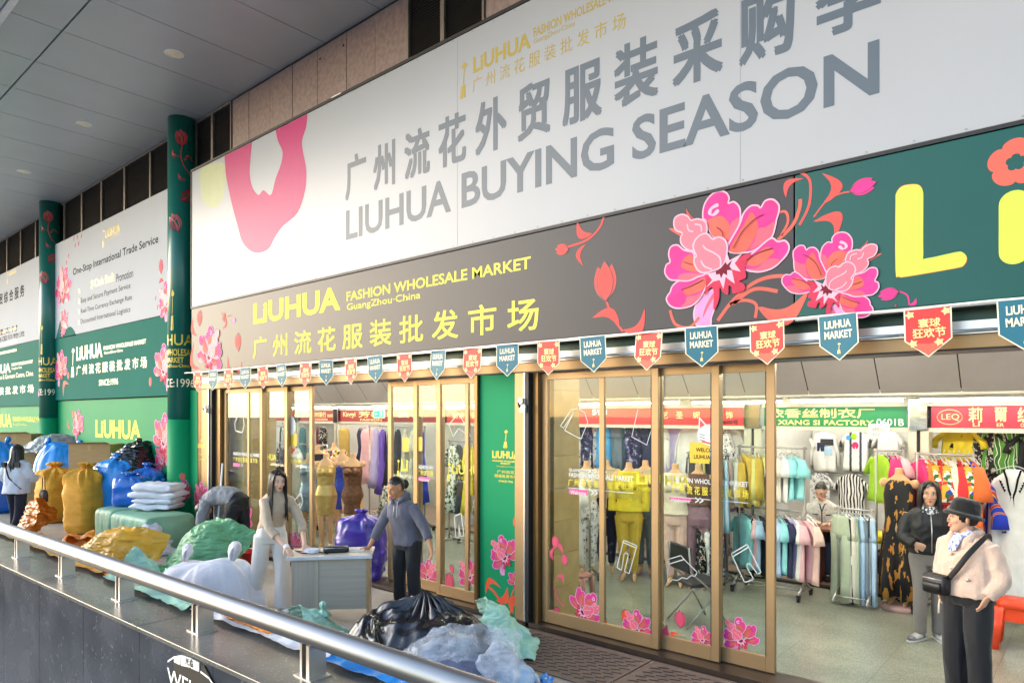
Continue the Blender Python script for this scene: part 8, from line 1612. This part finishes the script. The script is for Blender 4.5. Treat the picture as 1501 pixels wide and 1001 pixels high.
    'cover': [0,3,8,12,15,18,21,26,29,34,38,44,50,53,59,62,67,68,74,77,80,82,86,89,94,98,0,4,8,12,16,18,21,25,30,36,40,43,46,51,57,60,64,67,72,76,80,83,86,89,93,97,0,4,9,13,16,19,22,27,32,36,40,43,46,50,55,59,63,66,70,76,80,84,87,89,92,96,2,7,9,13,17,21,24,27,32,37,40,44,46,51,55,59,62,66,70,74,78,83,86,89,89,93,4,6,9,14,18,21,24,28,32,37,41,44,46,51,56,60,63,66,69,73,77,82,87,90,92,89,3,7,10,13,17,20,25,29,33,37,41,45,46,51,56,60,63,68,71,73,76,81,87,94,94,89,5,7,10,14,16,20,24,27,33,37,41,44,48,51,57,61,64,67,70,73,75,80,87,91,94,91,2,6,10,12,16,20,23,27,31,36,40,43,48,52,56,60,64,66,70,73,74,79,84,88,92,92,2,6,10,13,15,19,23,26,31,36,40,44,48,52,55,59,63,66,70,73,75,78,81,88,91,94,1,6,10,14,16,18,22,26,31,36,40,44,49,52,55,59,63,67,71,75,77,79,82,88,92,97,3,7,11,13,17,20,22,26,30,36,40,45,50,53,56,60,63,68,72,76,79,81,85,90,93,97,3,8,11,12,16,18,24,28,30,35,40,45,51,54,58,60,64,69,73,76,79,82,87,91,94,98,6,8,10,12,15,19,23,28,31,35,39,44,51,55,58,61,65,69,73,76,79,82,87,91,95,97,6,8,11,14,17,20,25,27,31,37,39,44,50,56,59,62,65,70,75,76,80,83,86,92,97,95,7,11,15,18,20,22,25,27,32,37,41,45,51,56,60,63,67,71,75,78,78,80,86,92,96,96,11,13,15,19,21,23,26,29,34,38,43,46,51,56,60,63,67,71,75,79,81,82,84,89,94,97,13,15,16,20,22,25,27,31,35,40,45,48,51,54,59,63,67,71,75,78,80,84,87,91,93,97,17,16,17,22,26,27,30,33,36,41,46,49,52,54,57,63,68,71,76,79,82,84,87,90,93,97,17,20,20,22,26,29,31,34,37,42,47,50,53,56,58,63,68,73,77,80,84,86,88,91,94,99,16,21,23,26,28,31,34,36,37,41,47,50,53,55,60,63,68,74,79,81,83,86,89,91,94,99,18,16,16,15,14,12,15,18,12,9,5,6,8,4,0,1,4,7,10,12,13,13,12,14,15,17,20,21,20,18,16,16,16,15,12,12,10,7,6,3,4,7,9,12,13,16,19,18,17,19,20,23,27,26,24,21,19,19,19,19,16,15,13,11,10,8,9,11,13,17,18,19,22,24,23,24,25,28,31,30,28,25,22,21,21,20,19,19,17,16,14,12,14,14,16,19,23,24,25,28,28,29,31,34,36,35,33,31,27,26,26,25,25,24,22,20,18,15,15,15,17,22,25,28,29,32,32,34,35,38,42,39,38,35,33,33,32,31,29,29,27,26,21,17,18,19,22,24,27,30,33,35,36,39,40,42,46,43,42,41,38,38,36,33,32,31,30,30,26,22,23,21,24,28,32,34,37,40,41,43,45,48,47,46,46,43,42,41,39,38,33,33,33,33,31,28,26,29,29,33,35,38,42,43,46,48,48,52,48,51,49,46,44,42,42,40,37,35,36,35,34,33,33,33,33,36,40,43,45,47,50,51,48,49,55,54,53,50,47,46,45,42,39,37,38,39,38,36,34,36,38,40,43,44,46,48,53,52,49,48,59,60,57,55,54,51,48,45,43,42,41,42,40,40,37,39,41,44,44,47,49,51,53,56,53,51,64,63,62,60,58,53,52,49,45,43,44,43,43,43,43,43,45,47,49,51,53,53,56,59,58,57,69,67,65,64,62,58,54,52,50,47,47,45,45,46,46,47,49,51,53,55,57,58,60,62,62,64,75,72,70,68,65,61,59,56,54,52,50,51,46,47,49,49,51,54,55,59,61,61,65,66,66,69,80,77,74,71,68,65,63,60,58,56,56,54,54,51,52,54,54,57,59,62,65,67,70,71,71,74,84,82,79,75,72,69,67,64,63,60,58,58,58,57,57,59,60,62,64,65,68,70,75,76,78,80,89,87,82,78,75,72,71,69,65,65,63,63,63,63,63,64,65,67,68,70,73,73,74,77,82,84,93,92,88,83,81,79,76,72,70,68,70,70,68,68,68,68,68,72,73,73,76,78,79,81,84,87,95,95,93,89,87,84,81,78,73,73,74,74,74,73,72,72,73,74,76,76,79,80,81,82,86,88,96,99,96,93,92,89,84,81,77,79,77,78,78,76,76,77,75,77,77,80,83,85,86,87,89,91,0,6,4,4,4,2,1,0,2,0,4,1,2,1,3,7,9,1,0,0,3,3,4,7,7,1,9,6,9,11,11,9,8,9,6,5,4,8,9,8,7,6,6,3,5,4,1,4,5,5,2,4,10,11,14,17,18,16,15,12,8,8,10,12,14,16,12,10,11,7,8,9,7,6,10,6,3,1,4,8,16,22,25,23,19,15,12,15,14,13,18,19,16,16,16,13,9,7,13,11,11,8,2,3,2,9,18,23,22,22,20,19,15,15,15,19,23,25,24,23,22,19,14,12,12,13,15,11,5,1,7,11,14,16,16,18,18,21,20,20,20,21,29,32,31,30,26,25,21,18,15,17,14,12,6,7,11,15,18,19,23,22,24,26,27,27,27,27,32,39,35,37,32,30,27,23,18,18,14,12,9,6,20,21,22,25,27,29,31,32,34,35,36,35,37,42,43,40,38,35,32,28,23,21,18,14,15,13,29,25,28,31,35,36,38,39,42,41,42,43,43,44,45,44,45,40,36,34,31,27,25,23,22,22,32,32,32,34,37,43,45,46,47,50,51,50,49,50,52,50,49,46,42,41,37,34,31,29,28,27,36,34,36,39,40,43,50,53,55,56,58,58,58,57,59,56,55,51,51,46,43,40,37,32,32,31,41,40,41,44,46,51,54,58,63,64,65,65,65,66,65,63,60,58,55,51,48,47,43,38,37,32,39,44,46,49,51,55,60,64,68,71,72,73,72,71,71,69,68,64,60,56,54,50,47,44,42,35,44,48,51,55,57,61,62,69,74,78,80,78,81,78,78,76,74,70,67,61,59,57,51,50,47,41,49,49,53,57,61,65,68,74,79,82,81,88,83,86,85,82,80,75,72,68,64,59,57,51,51,45,46,51,58,63,66,70,73,79,80,87,89,86,89,90,92,89,84,79,75,73,69,65,61,55,50,50,47,53,62,66,71,70,74,81,86,86,87,91,88,92,93,91,87,82,80,76,72,71,68,64,59,56,49,56,66,68,70,74,76,80,88,92,90,90,90,92,91,91,91,85,84,81,78,74,72,71,68,64,57,58,67,74,75,75,77,82,89,90,95,95,91,93,92,91,94,93,91,87,84,81,79,78,75,72,65,63,68,71,76,74,77,85,89,92,92,99,98,99,97,95,99,99,97,92,88,89,85,82,81,79]}
CM = {}
def crumple(name, label, cat, base, rx, ry, h, mat, which, rz=0., group=None, knots=(), mirror=1):
    """a slumped cloth or plastic skin, its creases taken from a settled sheet"""
    if which not in CM:
        NY, NX = 20, 26; D_ = CLOTH[which]; n_ = NY * NX
        CM[which] = ([(D_[i] / 49.5 - 1, D_[n_ + i] / 49.5 - 1, D_[2 * n_ + i] / 99) for i in range(n_)], [(j * NX + i, j * NX + i + 1, (j + 1) * NX + i + 1, (j + 1) * NX + i) for j in range(NY - 1) for i in range(NX - 1)])
    P, F_ = CM[which]; t = thing(name, label, cat, base, rz, group)
    me = bpy.data.meshes.new('tmp'); me.from_pydata([(x * rx * mirror, y * ry, z * h + .010) for x, y, z in P], [], F_)
    q = bpy.data.objects.new('tmp', me); COL.objects.link(q); e = q.modifiers.new('smooth', 'SUBSURF'); e.levels = 3
    dg = bpy.context.evaluated_depsgraph_get(); m2 = bpy.data.meshes.new_from_object(q.evaluated_get(dg)); bpy.data.objects.remove(q); bpy.data.meshes.remove(me)
    nr = [v.normal.copy() for v in m2.vertices]; off = Vector((base[0], base[1], rz)); amp = .011 + .012 * h
    for v, nn in zip(m2.vertices, nr):      # finer creases, long in one direction
        p = Vector((v.co.x * 5, v.co.y * 5, v.co.z * 11)) + off; w = noise.noise(p * .5); p2 = p + Vector((w, w * .7, 0)) * 1.2
        v.co += nn * amp * (rg(noise.noise(p2)) * .8 + .5 * rg(noise.noise(p2 * 2.2)) - .4); v.co.z = max(v.co.z, .004)
    m2.name = 'skin'; m2.materials.clear(); m2.materials.append(mat)
    for p in m2.polygons: p.use_smooth = True
    o = bpy.data.objects.new('skin', m2); COL.objects.link(o); o.parent = t
    q = o.modifiers.new('thick', 'SOLIDIFY'); q.thickness = .004
    for (kx, ky, kz, kr, kh) in knots:
        m = MB(); m.loft([(V(kx, ky, kz + a * kh), V(kr * r, 0, 0), V(0, kr * r * .7, 0)) for a, r in ((-.3, 2.2), (0, 1.1), (.15, .6), (.25, .5), (.45, .85), (.75, 1.0), (.95, .6), (1., .2))], mat, 18)
        for i, v in enumerate(m.v): a = 2 * math.pi * (i % 18) / 18; v.x = kx + (v.x - kx) * (1 + .22 * math.cos(a * 6 + kz * 9)); v.y = ky + (v.y - ky) * (1 + .2 * math.sin(a * 5))
        m.build('tied_ear', mat, t, local=True)
    return t
def g2(px, py, z=0.0): p = onG(px, py); return (p.x, p.y, z)
def dd(px, D, z): p = atD(px, 608, D); return (p.x, p.y, z)
GS = 'goods sacks heaped by the hoarding'
tied_sack('woven_sack', 'tall yellow woven sack, nearer and taller of the two standing yellow ones', 'sack', g2(127, 780),   .32, .30, 1.30, woven_y, 1, GS, .4, .05, .34, .22, square=.46)
tied_sack('woven_sack', 'tall yellow woven sack standing next to the walking woman', 'sack', g2(80, 764), .31, .29, 1.22, woven_y, 2, GS, .2, .05, .34, .22, square=.46)
tied_sack('plastic_sack', 'upright blue plastic sack behind the taller yellow sack', 'sack', dd(171, 13.5, 0), .40, .33, 1.47, blue_p, 3, GS, .3, .04, .14, .13, tie=None, square=.75)
tied_sack('plastic_sack', 'blue plastic sack under the black one, beside the column', 'sack', dd(216, 13.3, 0), .34, .28, 1.30, blue_d, 4, GS, .1, .05, .14, .14, tie=None)
tied_sack('plastic_sack', 'small deep blue sack standing on the green wrapped bale', 'sack', dd(192, 12.55, .60), .27, .25, .60, blue_d, 5, GS, .8, .06, .14, .3, tie=None)
tied_sack('plastic_sack', 'blue sack mostly hidden behind the two yellow sacks', 'sack', dd(100, 15.2, 0), .45, .36, 1.02, blue_p, 6, GS, .0, .05, .10, .12, tie=None)
def lying(name, label, base, rx, ry, h, mat, seed, ears, **k): return heap(name, label, 'sack', base, rx, ry, h, mat, seed, GS, k.pop('rz', YAW), .05, 1.6, knots=ears, **k)
lying('plastic_sack', 'big bright blue sack lying on top of the heap with two tied ears', dd(90, 15.0, 1.02), .50, .36, .66, blue_p, 7, [(-.33, .0, .50, .06, .22), (.36, .0, .50, .07, .16)], rz=YAW)
lying('plastic_sack', 'bright blue sack at the left picture edge behind the walking woman', dd(2, 15.8, .95), .40, .34, .72, blue_p, 8, [(.12, 0, .60, .06, .18)])
tied_sack('plastic_sack', 'blue sack low at the left picture edge under another', 'sack', dd(-2, 16.0, 0), .42, .36, .98, blue_d, 9, GS, tie=None)
crumple('black_sack', 'shiny black crumpled sack on top of the blue ones', 'sack', dd(195, 13.6, 1.10), .50, .38, .62, black_p, 'cover', YAW + .4, GS, [(.1, 0, .56, .06, .14)])
tied_sack('plastic_sack', 'sliver of a blue sack between the heap and the column', 'sack', dd(240, 13.1, 0), .20, .18, 1.02, blue_d, 11, GS, tie=None)
crumple('grey_sack', 'grey translucent sack lying behind the blue one on the boxes', 'sack', dd(66, 16.6, 1.34), .62, .4, .44, plastic('grey_plastic', '#8f9490', .3), 'cover', YAW, GS)
card = M('cardboard', '#a98a5c', .8, var=.1, scale=5, stretch=(1, 1, 8), bump=.05, bscale=40)
def carton(label, base, w, d, h, rz):
    t = thing('cardboard_box', label, 'cardboard box', base, rz, 'cardboard boxes in the heap')
    m = MB(); m.box(-w / 2, w / 2, -d / 2, d / 2, 0, h, card); m.build('box_body', card, t, local=True, bevel=.008)
    m = MB(); m.box(-w / 2 - .001, w / 2 + .001, -.03, .03, h, h + .002, M('parcel_tape', '#b8945a', .25)); m.box(-.03, .03, -d / 2 - .002, -d / 2, h - .14, h, MATS['parcel_tape']); m.build('tape', MATS['parcel_tape'], t, local=True)
    m = MB(); m.add([(-w / 2, -d / 2, h), (w / 2, -d / 2, h), (w / 2 - .03, -d / 2 - .12, h + .05), (-w / 2 + .02, -d / 2 - .10, h + .04)], [(0, 1, 2, 3)], card); m.build('flap', card, t, local=True)
carton('brown cardboard box in front of the green hoarding lettering', dd(143, 14.6, .82), .85, .6, .82, .75)
carton('brown cardboard box carrying the other one, hidden behind blue sacks', dd(143, 14.7, 0), .9, .65, .81, .7)
carton('pale cardboard box high at the far left of the heap', dd(35, 17.4, 1.36), .8, .6, .42, .7)
carton('large carton under the grey sack at the far left', dd(45, 17.2, 0), 1.5, .8, 1.35, .7)
# green wrapped bale with folded white cloth
p = onG(141, 792); bt = thing('wrapped_bale', 'long low bale in wrinkled pale green woven wrap', 'bale', (p.x + 1.02, p.y + .42, 0), R(4))
def bale(x0, x1, y0, y1, h, name, seed):
    m = MB(); N = 30; rings = []; off = Vector((seed, 1, 2))
    vs = []; n = 48
    for j in range(N + 1):
        u = j / N; x = x0 + (x1 - x0) * u; e = 1 - .06 * (abs(2 * u - 1) ** 12)
        for i in range(n):
            th = 2 * math.pi * i / n; ca, sa = math.cos(th), math.sin(th); ca = math.copysign(abs(ca) ** .28, ca); sa = math.copysign(abs(sa) ** .28, sa)
            q = Vector((x * 3.2, ca * 1.5, sa * 1.2)) + off; w = 1 + .022 * ridged(Vector((x * 7, ca, sa * .8)) + off, 3) + .02 * noise.noise(q)
            vs.append(V(x, (y0 + y1) / 2 + (y1 - y0) / 2 * ca * e * w, h / 2 + h / 2 * sa * e * w))
    fs = [(j * n + i, (j + 1) * n + i, (j + 1) * n + (i + 1) % n, j * n + (i + 1) % n) for j in range(N) for i in range(n)] + [tuple(range(n)), tuple(N * n + i for i in range(n))[::-1]]
    m.add(vs, fs, mint_wrap, True); m.build(name, mint_wrap, bt, local=True)
bale(-1.0, -.36, -.40, .42, .60, 'wrap_half', 1); bale(-.35, .95, -.42, .42, .58, 'wrap_half', 5)
def folded(label, base, w, d, n_, th, seed, rz, nm='folded_cloth', mat=None):
    t = thing(nm, label, 'cloth', base, rz, 'white cloth lying about the bale'); rnd = random.Random(seed); z = 0.
    for k in range(n_):
        m = MB(); rings = []; N = 18; vs = []; n = 30; ww, ddp = w * rnd.uniform(.85, 1.05), d * rnd.uniform(.85, 1.05); ox, oy = rnd.uniform(-.05, .05), rnd.uniform(-.04, .04); h = th * rnd.uniform(.8, 1.25)
        for j in range(N + 1):
            u = j / N
            for i in range(n):
                a = 2 * math.pi * i / n; ca, sa = math.cos(a), math.sin(a); ca = math.copysign(abs(ca) ** .55, ca); sa = math.copysign(abs(sa) ** .6, sa); q = Vector((u * 3 + seed, ca * 1.5, sa + k * 5)); e = 1 - .5 * abs(2 * u - 1) ** 8
                vs.append(V(ox + ww * (u - .5) + .02 * noise.noise(q), oy + ddp / 2 * ca * (1 + .12 * noise.noise(q * 1.3)), z + h / 2 + h / 2 * sa * e * (1 + .4 * noise.noise(q * 1.7)) + .03 * noise.noise(q * .7)))
        m.add(vs, [(j * n + i, (j + 1) * n + i, (j + 1) * n + (i + 1) % n, j * n + (i + 1) % n) for j in range(N) for i in range(n)] + [tuple(range(n)), tuple(N * n + i for i in range(n))[::-1]], None, True)
        m.build('fold', mat or white_c, t, local=True); z += h * .82
    return t
folded('stack of crumpled white cloth on the green bale', dd(231, 12.1, .585), .80, .55, 4, .13, 3, .65)
crumple('white_bundle', 'white cloth bundle leaning on the green bale', 'bundle', g2(228, 812), .34, .30, .52, white_c, 'cover', 1.9)
crumple('green_tarp', 'big crumpled sage green tarpaulin heap by the far jamb', 'tarpaulin', g2(288, 848), .66, .55, .80, green_t, 'cover', .2)
crumple('mint_bundle', 'pale mint sheet bundle behind the handrail, left of the white sack', 'bundle', g2(218, 876), .62, .5, .56, mint, 'drape', .9)
crumple('teal_sheet', 'crumpled teal plastic sheet between the mint bundle and the white sack', 'sheet', g2(252, 890), .55, .42, .40, teal_t, 'pile', .3)
crumple('yellow_tarp', 'long crumpled yellow tarpaulin behind the handrail', 'tarpaulin', g2(160, 842), .72, .40, .64, tarp_y, 'cover', YAW - .1)
crumple('orange_sheet', 'crumpled orange plastic sheet between the orange bundle and the yellow tarpaulin', 'sheet', g2(92, 824), .55, .45, .46, woven_o, 'pile', 1.4)
crumple('orange_bundle', 'pointed orange plastic bundle nearest the walking woman', 'bundle', g2(42, 806), .42, .36, .88, plastic('orange_plastic_bag', '#e58019', .3), 'cover', -.6)
heap('white_sack', 'long white woven sack lying down with two tied ears', 'sack', g2(308, 893), .60, .34, .58, white_w, 29, None, YAW - .15, .07, 1.5, knots=[(-.36, .06, .50, .058, .22), (.30, -.05, .54, .07, .25)], flat=6)
crumple('mint_sack', 'pale mint sack slumped behind the handrail before the desk, with a small knot', 'sack', g2(474, 946), .40, .36, .36, mint, 'cover', YAW + 2, None, [(.02, .0, .33, .05, .10)])
heap('black_bag', 'large shiny black plastic bag gathered at a knot', 'bag', g2(618, 985), .64, .46, .60, black_p, 33, None, YAW, .16, 1.6, n=170, k=90, pleats=18, pc=(.05, .10), flat=4.5)
clear = bpy.data.materials.new('clear_plastic'); clear.use_nodes = True; MATS['clear_plastic'] = clear
def mk_clear():
    n = clear.node_tree.nodes; l = clear.node_tree.links; b = n['Principled BSDF']; b.inputs['Base Color'].default_value = C('#dfe6ee'); b.inputs['Roughness'].default_value = .18
    tr = n.new('ShaderNodeBsdfTransparent'); mx = n.new('ShaderNodeMixShader'); nz = n.new('ShaderNodeTexNoise'); nz.inputs['Scale'].default_value = 5; nz.inputs['Detail'].default_value = 5; mr = n.new('ShaderNodeMapRange'); mr.inputs[1].default_value = .35; mr.inputs[2].default_value = .65; mr.inputs[3].default_value = .10; mr.inputs[4].default_value = .5
    tc = n.new('ShaderNodeTexCoord'); l.new(tc.outputs['Object'], nz.inputs['Vector']); l.new(nz.outputs['Fac'], mr.inputs[0]); l.new(mr.outputs[0], mx.inputs[0]); l.new(tr.outputs[0], mx.inputs[1]); l.new(b.outputs[0], mx.inputs[2]); l.new(mx.outputs[0], n['Material Output'].inputs[0])
    bp = n.new('ShaderNodeBump'); bp.inputs['Strength'].default_value = .5; bp.inputs['Distance'].default_value = .02; l.new(nz.outputs['Fac'], bp.inputs['Height']); l.new(bp.outputs[0], b.inputs['Normal'])
mk_clear()
cb = crumple('clear_bag', 'translucent plastic bag of grey clothes in front of the black bag', 'bag', g2(655, 1024), .60, .42, .52, clear, 'cover', YAW)
m = MB(); sack_shape(m, .36, .23, .33, 9, .10); o = m.build('contents', M('grey_clothes', '#5f6885', .8, var=.35, scale=9, bump=.4, bscale=14), cb, local=True)
cb = crumple('clear_bag', 'smaller translucent plastic bag with blue inside, nearest the mats', 'bag', g2(752, 1018), .32, .29, .46, clear, 'cover', 2.2)
m = MB(); sack_shape(m, .19, .16, .24, 12, .09); m.build('contents', M('blue_contents', '#8fb4d8', .6, alt='#cfd8e4', scale=9), cb, local=True)
def drape(name, label, p0, p1, wd, mat, seed, th=.05):
    a = onG(p0[0], p0[1], .9); b = onG(p1[0], p1[1], .9); t = thing(name, label, 'sheet', ((a.x + b.x) / 2, (a.y + b.y) / 2, .9), math.atan2(b.y - a.y, b.x - a.x)); L = (b - a).length; m = MB(); N, K = 90, 18; vs = []
    for j in range(K + 1):
        v = j / K
        for i in range(N + 1):
            u = i / N; q = Vector((u * L * 4.5, v * 2.2, seed)); f = 1 - abs(noise.noise(q)) * 2.2; g_ = 1 - abs(noise.noise(q * 2.4)) * 2.2
            fr = -wd * .35 * (1 + .7 * noise.noise(Vector((u * L * 3, seed, 0)))); y = fr + (wd - fr) * v; on = max(0, 1 - max(0, y - .06) / (wd * .9))
            z = .006 + th * (.5 + .45 * f + .25 * g_) * math.sin(math.pi * min(.97, max(.06, v))) ** .5 - max(0, y - .05) * 1.1
            vs.append(V((u - .5) * L, y, z))
    m.add(vs, [(j * (N + 1) + i, j * (N + 1) + i + 1, (j + 1) * (N + 1) + i + 1, (j + 1) * (N + 1) + i) for j in range(K) for i in range(N)], mat, True); m.build('skin', mat, t, local=True)
drape('orange_sheet', 'orange sheet lapping over the back edge of the coping at the far left', (-25, 770), (160, 842), .22, tarp_y, 61)
drape('orange_sheet', 'orange yellow sheet lapping over the coping beside the mint one', (60, 800), (215, 864), .20, woven_o, 62)
drape('mint_sheet', 'pale mint sheet lapping over the back edge of the coping', (165, 846), (285, 895), .22, mint, 63)
drape('white_sheet', 'white sheet lapping over the coping below the white sack', (292, 894), (490, 967), .20, plastic('white_sheet_plastic', '#d5d8e0', .4), 64)
drape('orange_rag', 'orange woven strip on the coping edge on top of the white sheet', (332, 907), (402, 936), .12, woven_o, 65, .075)
drape('blue_sheet', 'bright blue plastic sheet lapping over the coping near the black bag', (482, 964), (636, 1022), .22, blue_p, 66)
crumple('blue_sheet', 'scrap of blue plastic beside the smaller translucent bag', 'sheet', g2(786, 1020), .16, .22, .14, blue_p, 'pile', .5)
crumple('mint_bundle', 'mint cloth bundle lying at the foot of the green flowered panel', 'bundle', g2(742, 950), .42, .34, .44, mint, 'cover', 2.4)
tied_sack('purple_bag', 'tall deep purple plastic bag standing behind the desk', 'bag', g2(530, 850), .29, .25, .94, plastic('purple_plastic', '#3b2a8c', .25, .4, 9, .25), 39, None, .5, .10, .22, .14, tie=None, bulge=1.05)
# mop, bucket, sticks
q = g2(316, 822); mp_ = thing('mop', 'mop with white pole and blue head beside the far jamb', 'mop', q); m = MB(); m.tube([V(0, 0, .12), V(.02, .1, 1.5)], .014, M('mop_pole', '#d6d8dc', .35), 8); m.build('pole', MATS['mop_pole'], mp_, local=True); m = MB(); sack_shape(m, .12, .10, .20, 4, .12); m.build('mop_head', blue_p, mp_, local=True); m = MB(); m.tube([V(0, 0, .16), V(.004, .02, .34)], [.03, .018], alu, 10); m.build('clamp', alu, mp_, local=True)
q = g2(288, 800); st_ = thing('white_stick', 'thin white stick leaning by the narrow green panel', 'stick', q); m = MB(); m.tube([V(0, 0, 0.01), V(-.10, .25, .75)], .012, MATS['mop_pole'], 8); m.build('shaft', MATS['mop_pole'], st_, local=True)
q = g2(366, 836); bk = thing('red_bucket', 'red plastic bucket between the bending man and the cream jumper woman', 'bucket', q); rm = plastic('red_plastic', '#c9211f', .35, .1); m = MB(); m.loft([((0, 0, .005), (.11, 0, 0), (0, .11, 0)), ((0, 0, .27), (.145, 0, 0), (0, .145, 0)), ((0, 0, .28), (.155, 0, 0), (0, .155, 0)), ((0, 0, .275), (.135, 0, 0), (0, .135, 0)), ((0, 0, .06), (.10, 0, 0), (0, .10, 0))], rm, 28); m.build('body', rm, bk, local=True); m = MB(); m.tube([V(.15 * math.cos(a), .03, .27 + .05 * math.sin(a)) for a in [math.pi * i / 10 for i in range(11)]], .006, alu, 6); m.build('handle', alu, bk, local=True)

# ---------------------------------------------------------------- desk in the doorway
A = onG(424, 920); dk = thing('desk', 'pale grey wood desk being moved by two women', 'desk', (A.x, A.y, 0), math.atan2(.61, .54))
wv = M('grey_wood_upright', '#b3a696', .45, var=.10, scale=2.2, stretch=(14, 14, .7)); wh = M('grey_wood_level', '#b3a696', .45, var=.10, scale=2.2, stretch=(.7, 14, 14)); wt_ = M('grey_wood_top', '#c2b6a4', .4, var=.12, scale=2.2, stretch=(.8, 10, 10)); wood_e = M('wood_edge', '#b08a5c', .5)
m = MB(); m.box(.02, .30, .01, .44, .01, .715, wv); m.build('drawer_pedestal', wv, dk, local=True, bevel=.003)
m = MB(); m.box(.302, .80, .02, .038, .17, .715, wh); m.build('front_panel', wh, dk, local=True, bevel=.002)
m = MB(); m.box(.802, .825, .01, .44, .01, .715, wv); m.box(.800, .827, .004, .009, .01, .715, wood_e); m.build('side_panel', wv, dk, local=True, bevel=.002)
m = MB(); m.box(-.03, .86, -.03, .47, .718, .752, wt_); m.build('desk_top', wt_, dk, local=True, bevel=.004)
m = MB(); m.box(-.032, .862, -.034, -.031, .718, .750, M('edge_band', '#cfd0d4', .35)); m.build('edge_band', MATS['edge_band'], dk, local=True)
def on_desk(x, y, z=.754): c, s = math.cos(dk.rotation_euler.z), math.sin(dk.rotation_euler.z); return (A.x + x * c - y * s, A.y + x * s + y * c, z)
t = thing('black_pouch', 'flat black pouch lying on the desk', 'pouch', on_desk(.46, .20), dk.rotation_euler.z + .1); m = MB(); m.loft([(V(0, 0, .0), V(.13, 0, 0), V(0, .07, 0), .4), (V(0, 0, .02), V(.14, 0, 0), V(0, .075, 0), .4), (V(0, 0, .06), V(.13, 0, 0), V(0, .06, 0), .4)], M('black_nylon'), 20); m.build('body', MATS['black_nylon'], t, local=True); m = MB(); m.tube([V(-.12, -.06, .05), V(.12, -.06, .05)], .004, alu, 6); m.build('zip', alu, t, local=True)
t = thing('paper_roll', 'crumpled white papers and black cable on the desk', 'papers', on_desk(.20, .18), .3); m = MB(); sack_shape(m, .09, .06, .05, 14, .12); m.build('paper', white_c, t, local=True); m = MB(); m.tube([V(-.1 + .09 * math.cos(a), -.03 + .05 * math.sin(a), .012 + .01 * math.sin(2 * a)) for a in [2 * math.pi * i / 20 for i in range(21)]] + [V(.1, .02, .01), V(.22, .0, .008)], .006, black_rub, 6); m.build('cable', black_rub, t, local=True)
t = thing('paper_sheet', 'white sheet of paper at the near end of the desk', 'paper', on_desk(.70, .25, .754), dk.rotation_euler.z + .2); m = MB(); m.box(-.11, .11, -.08, .08, 0, .006, M('paper')); m.build('sheet', MATS['paper'], t, local=True)
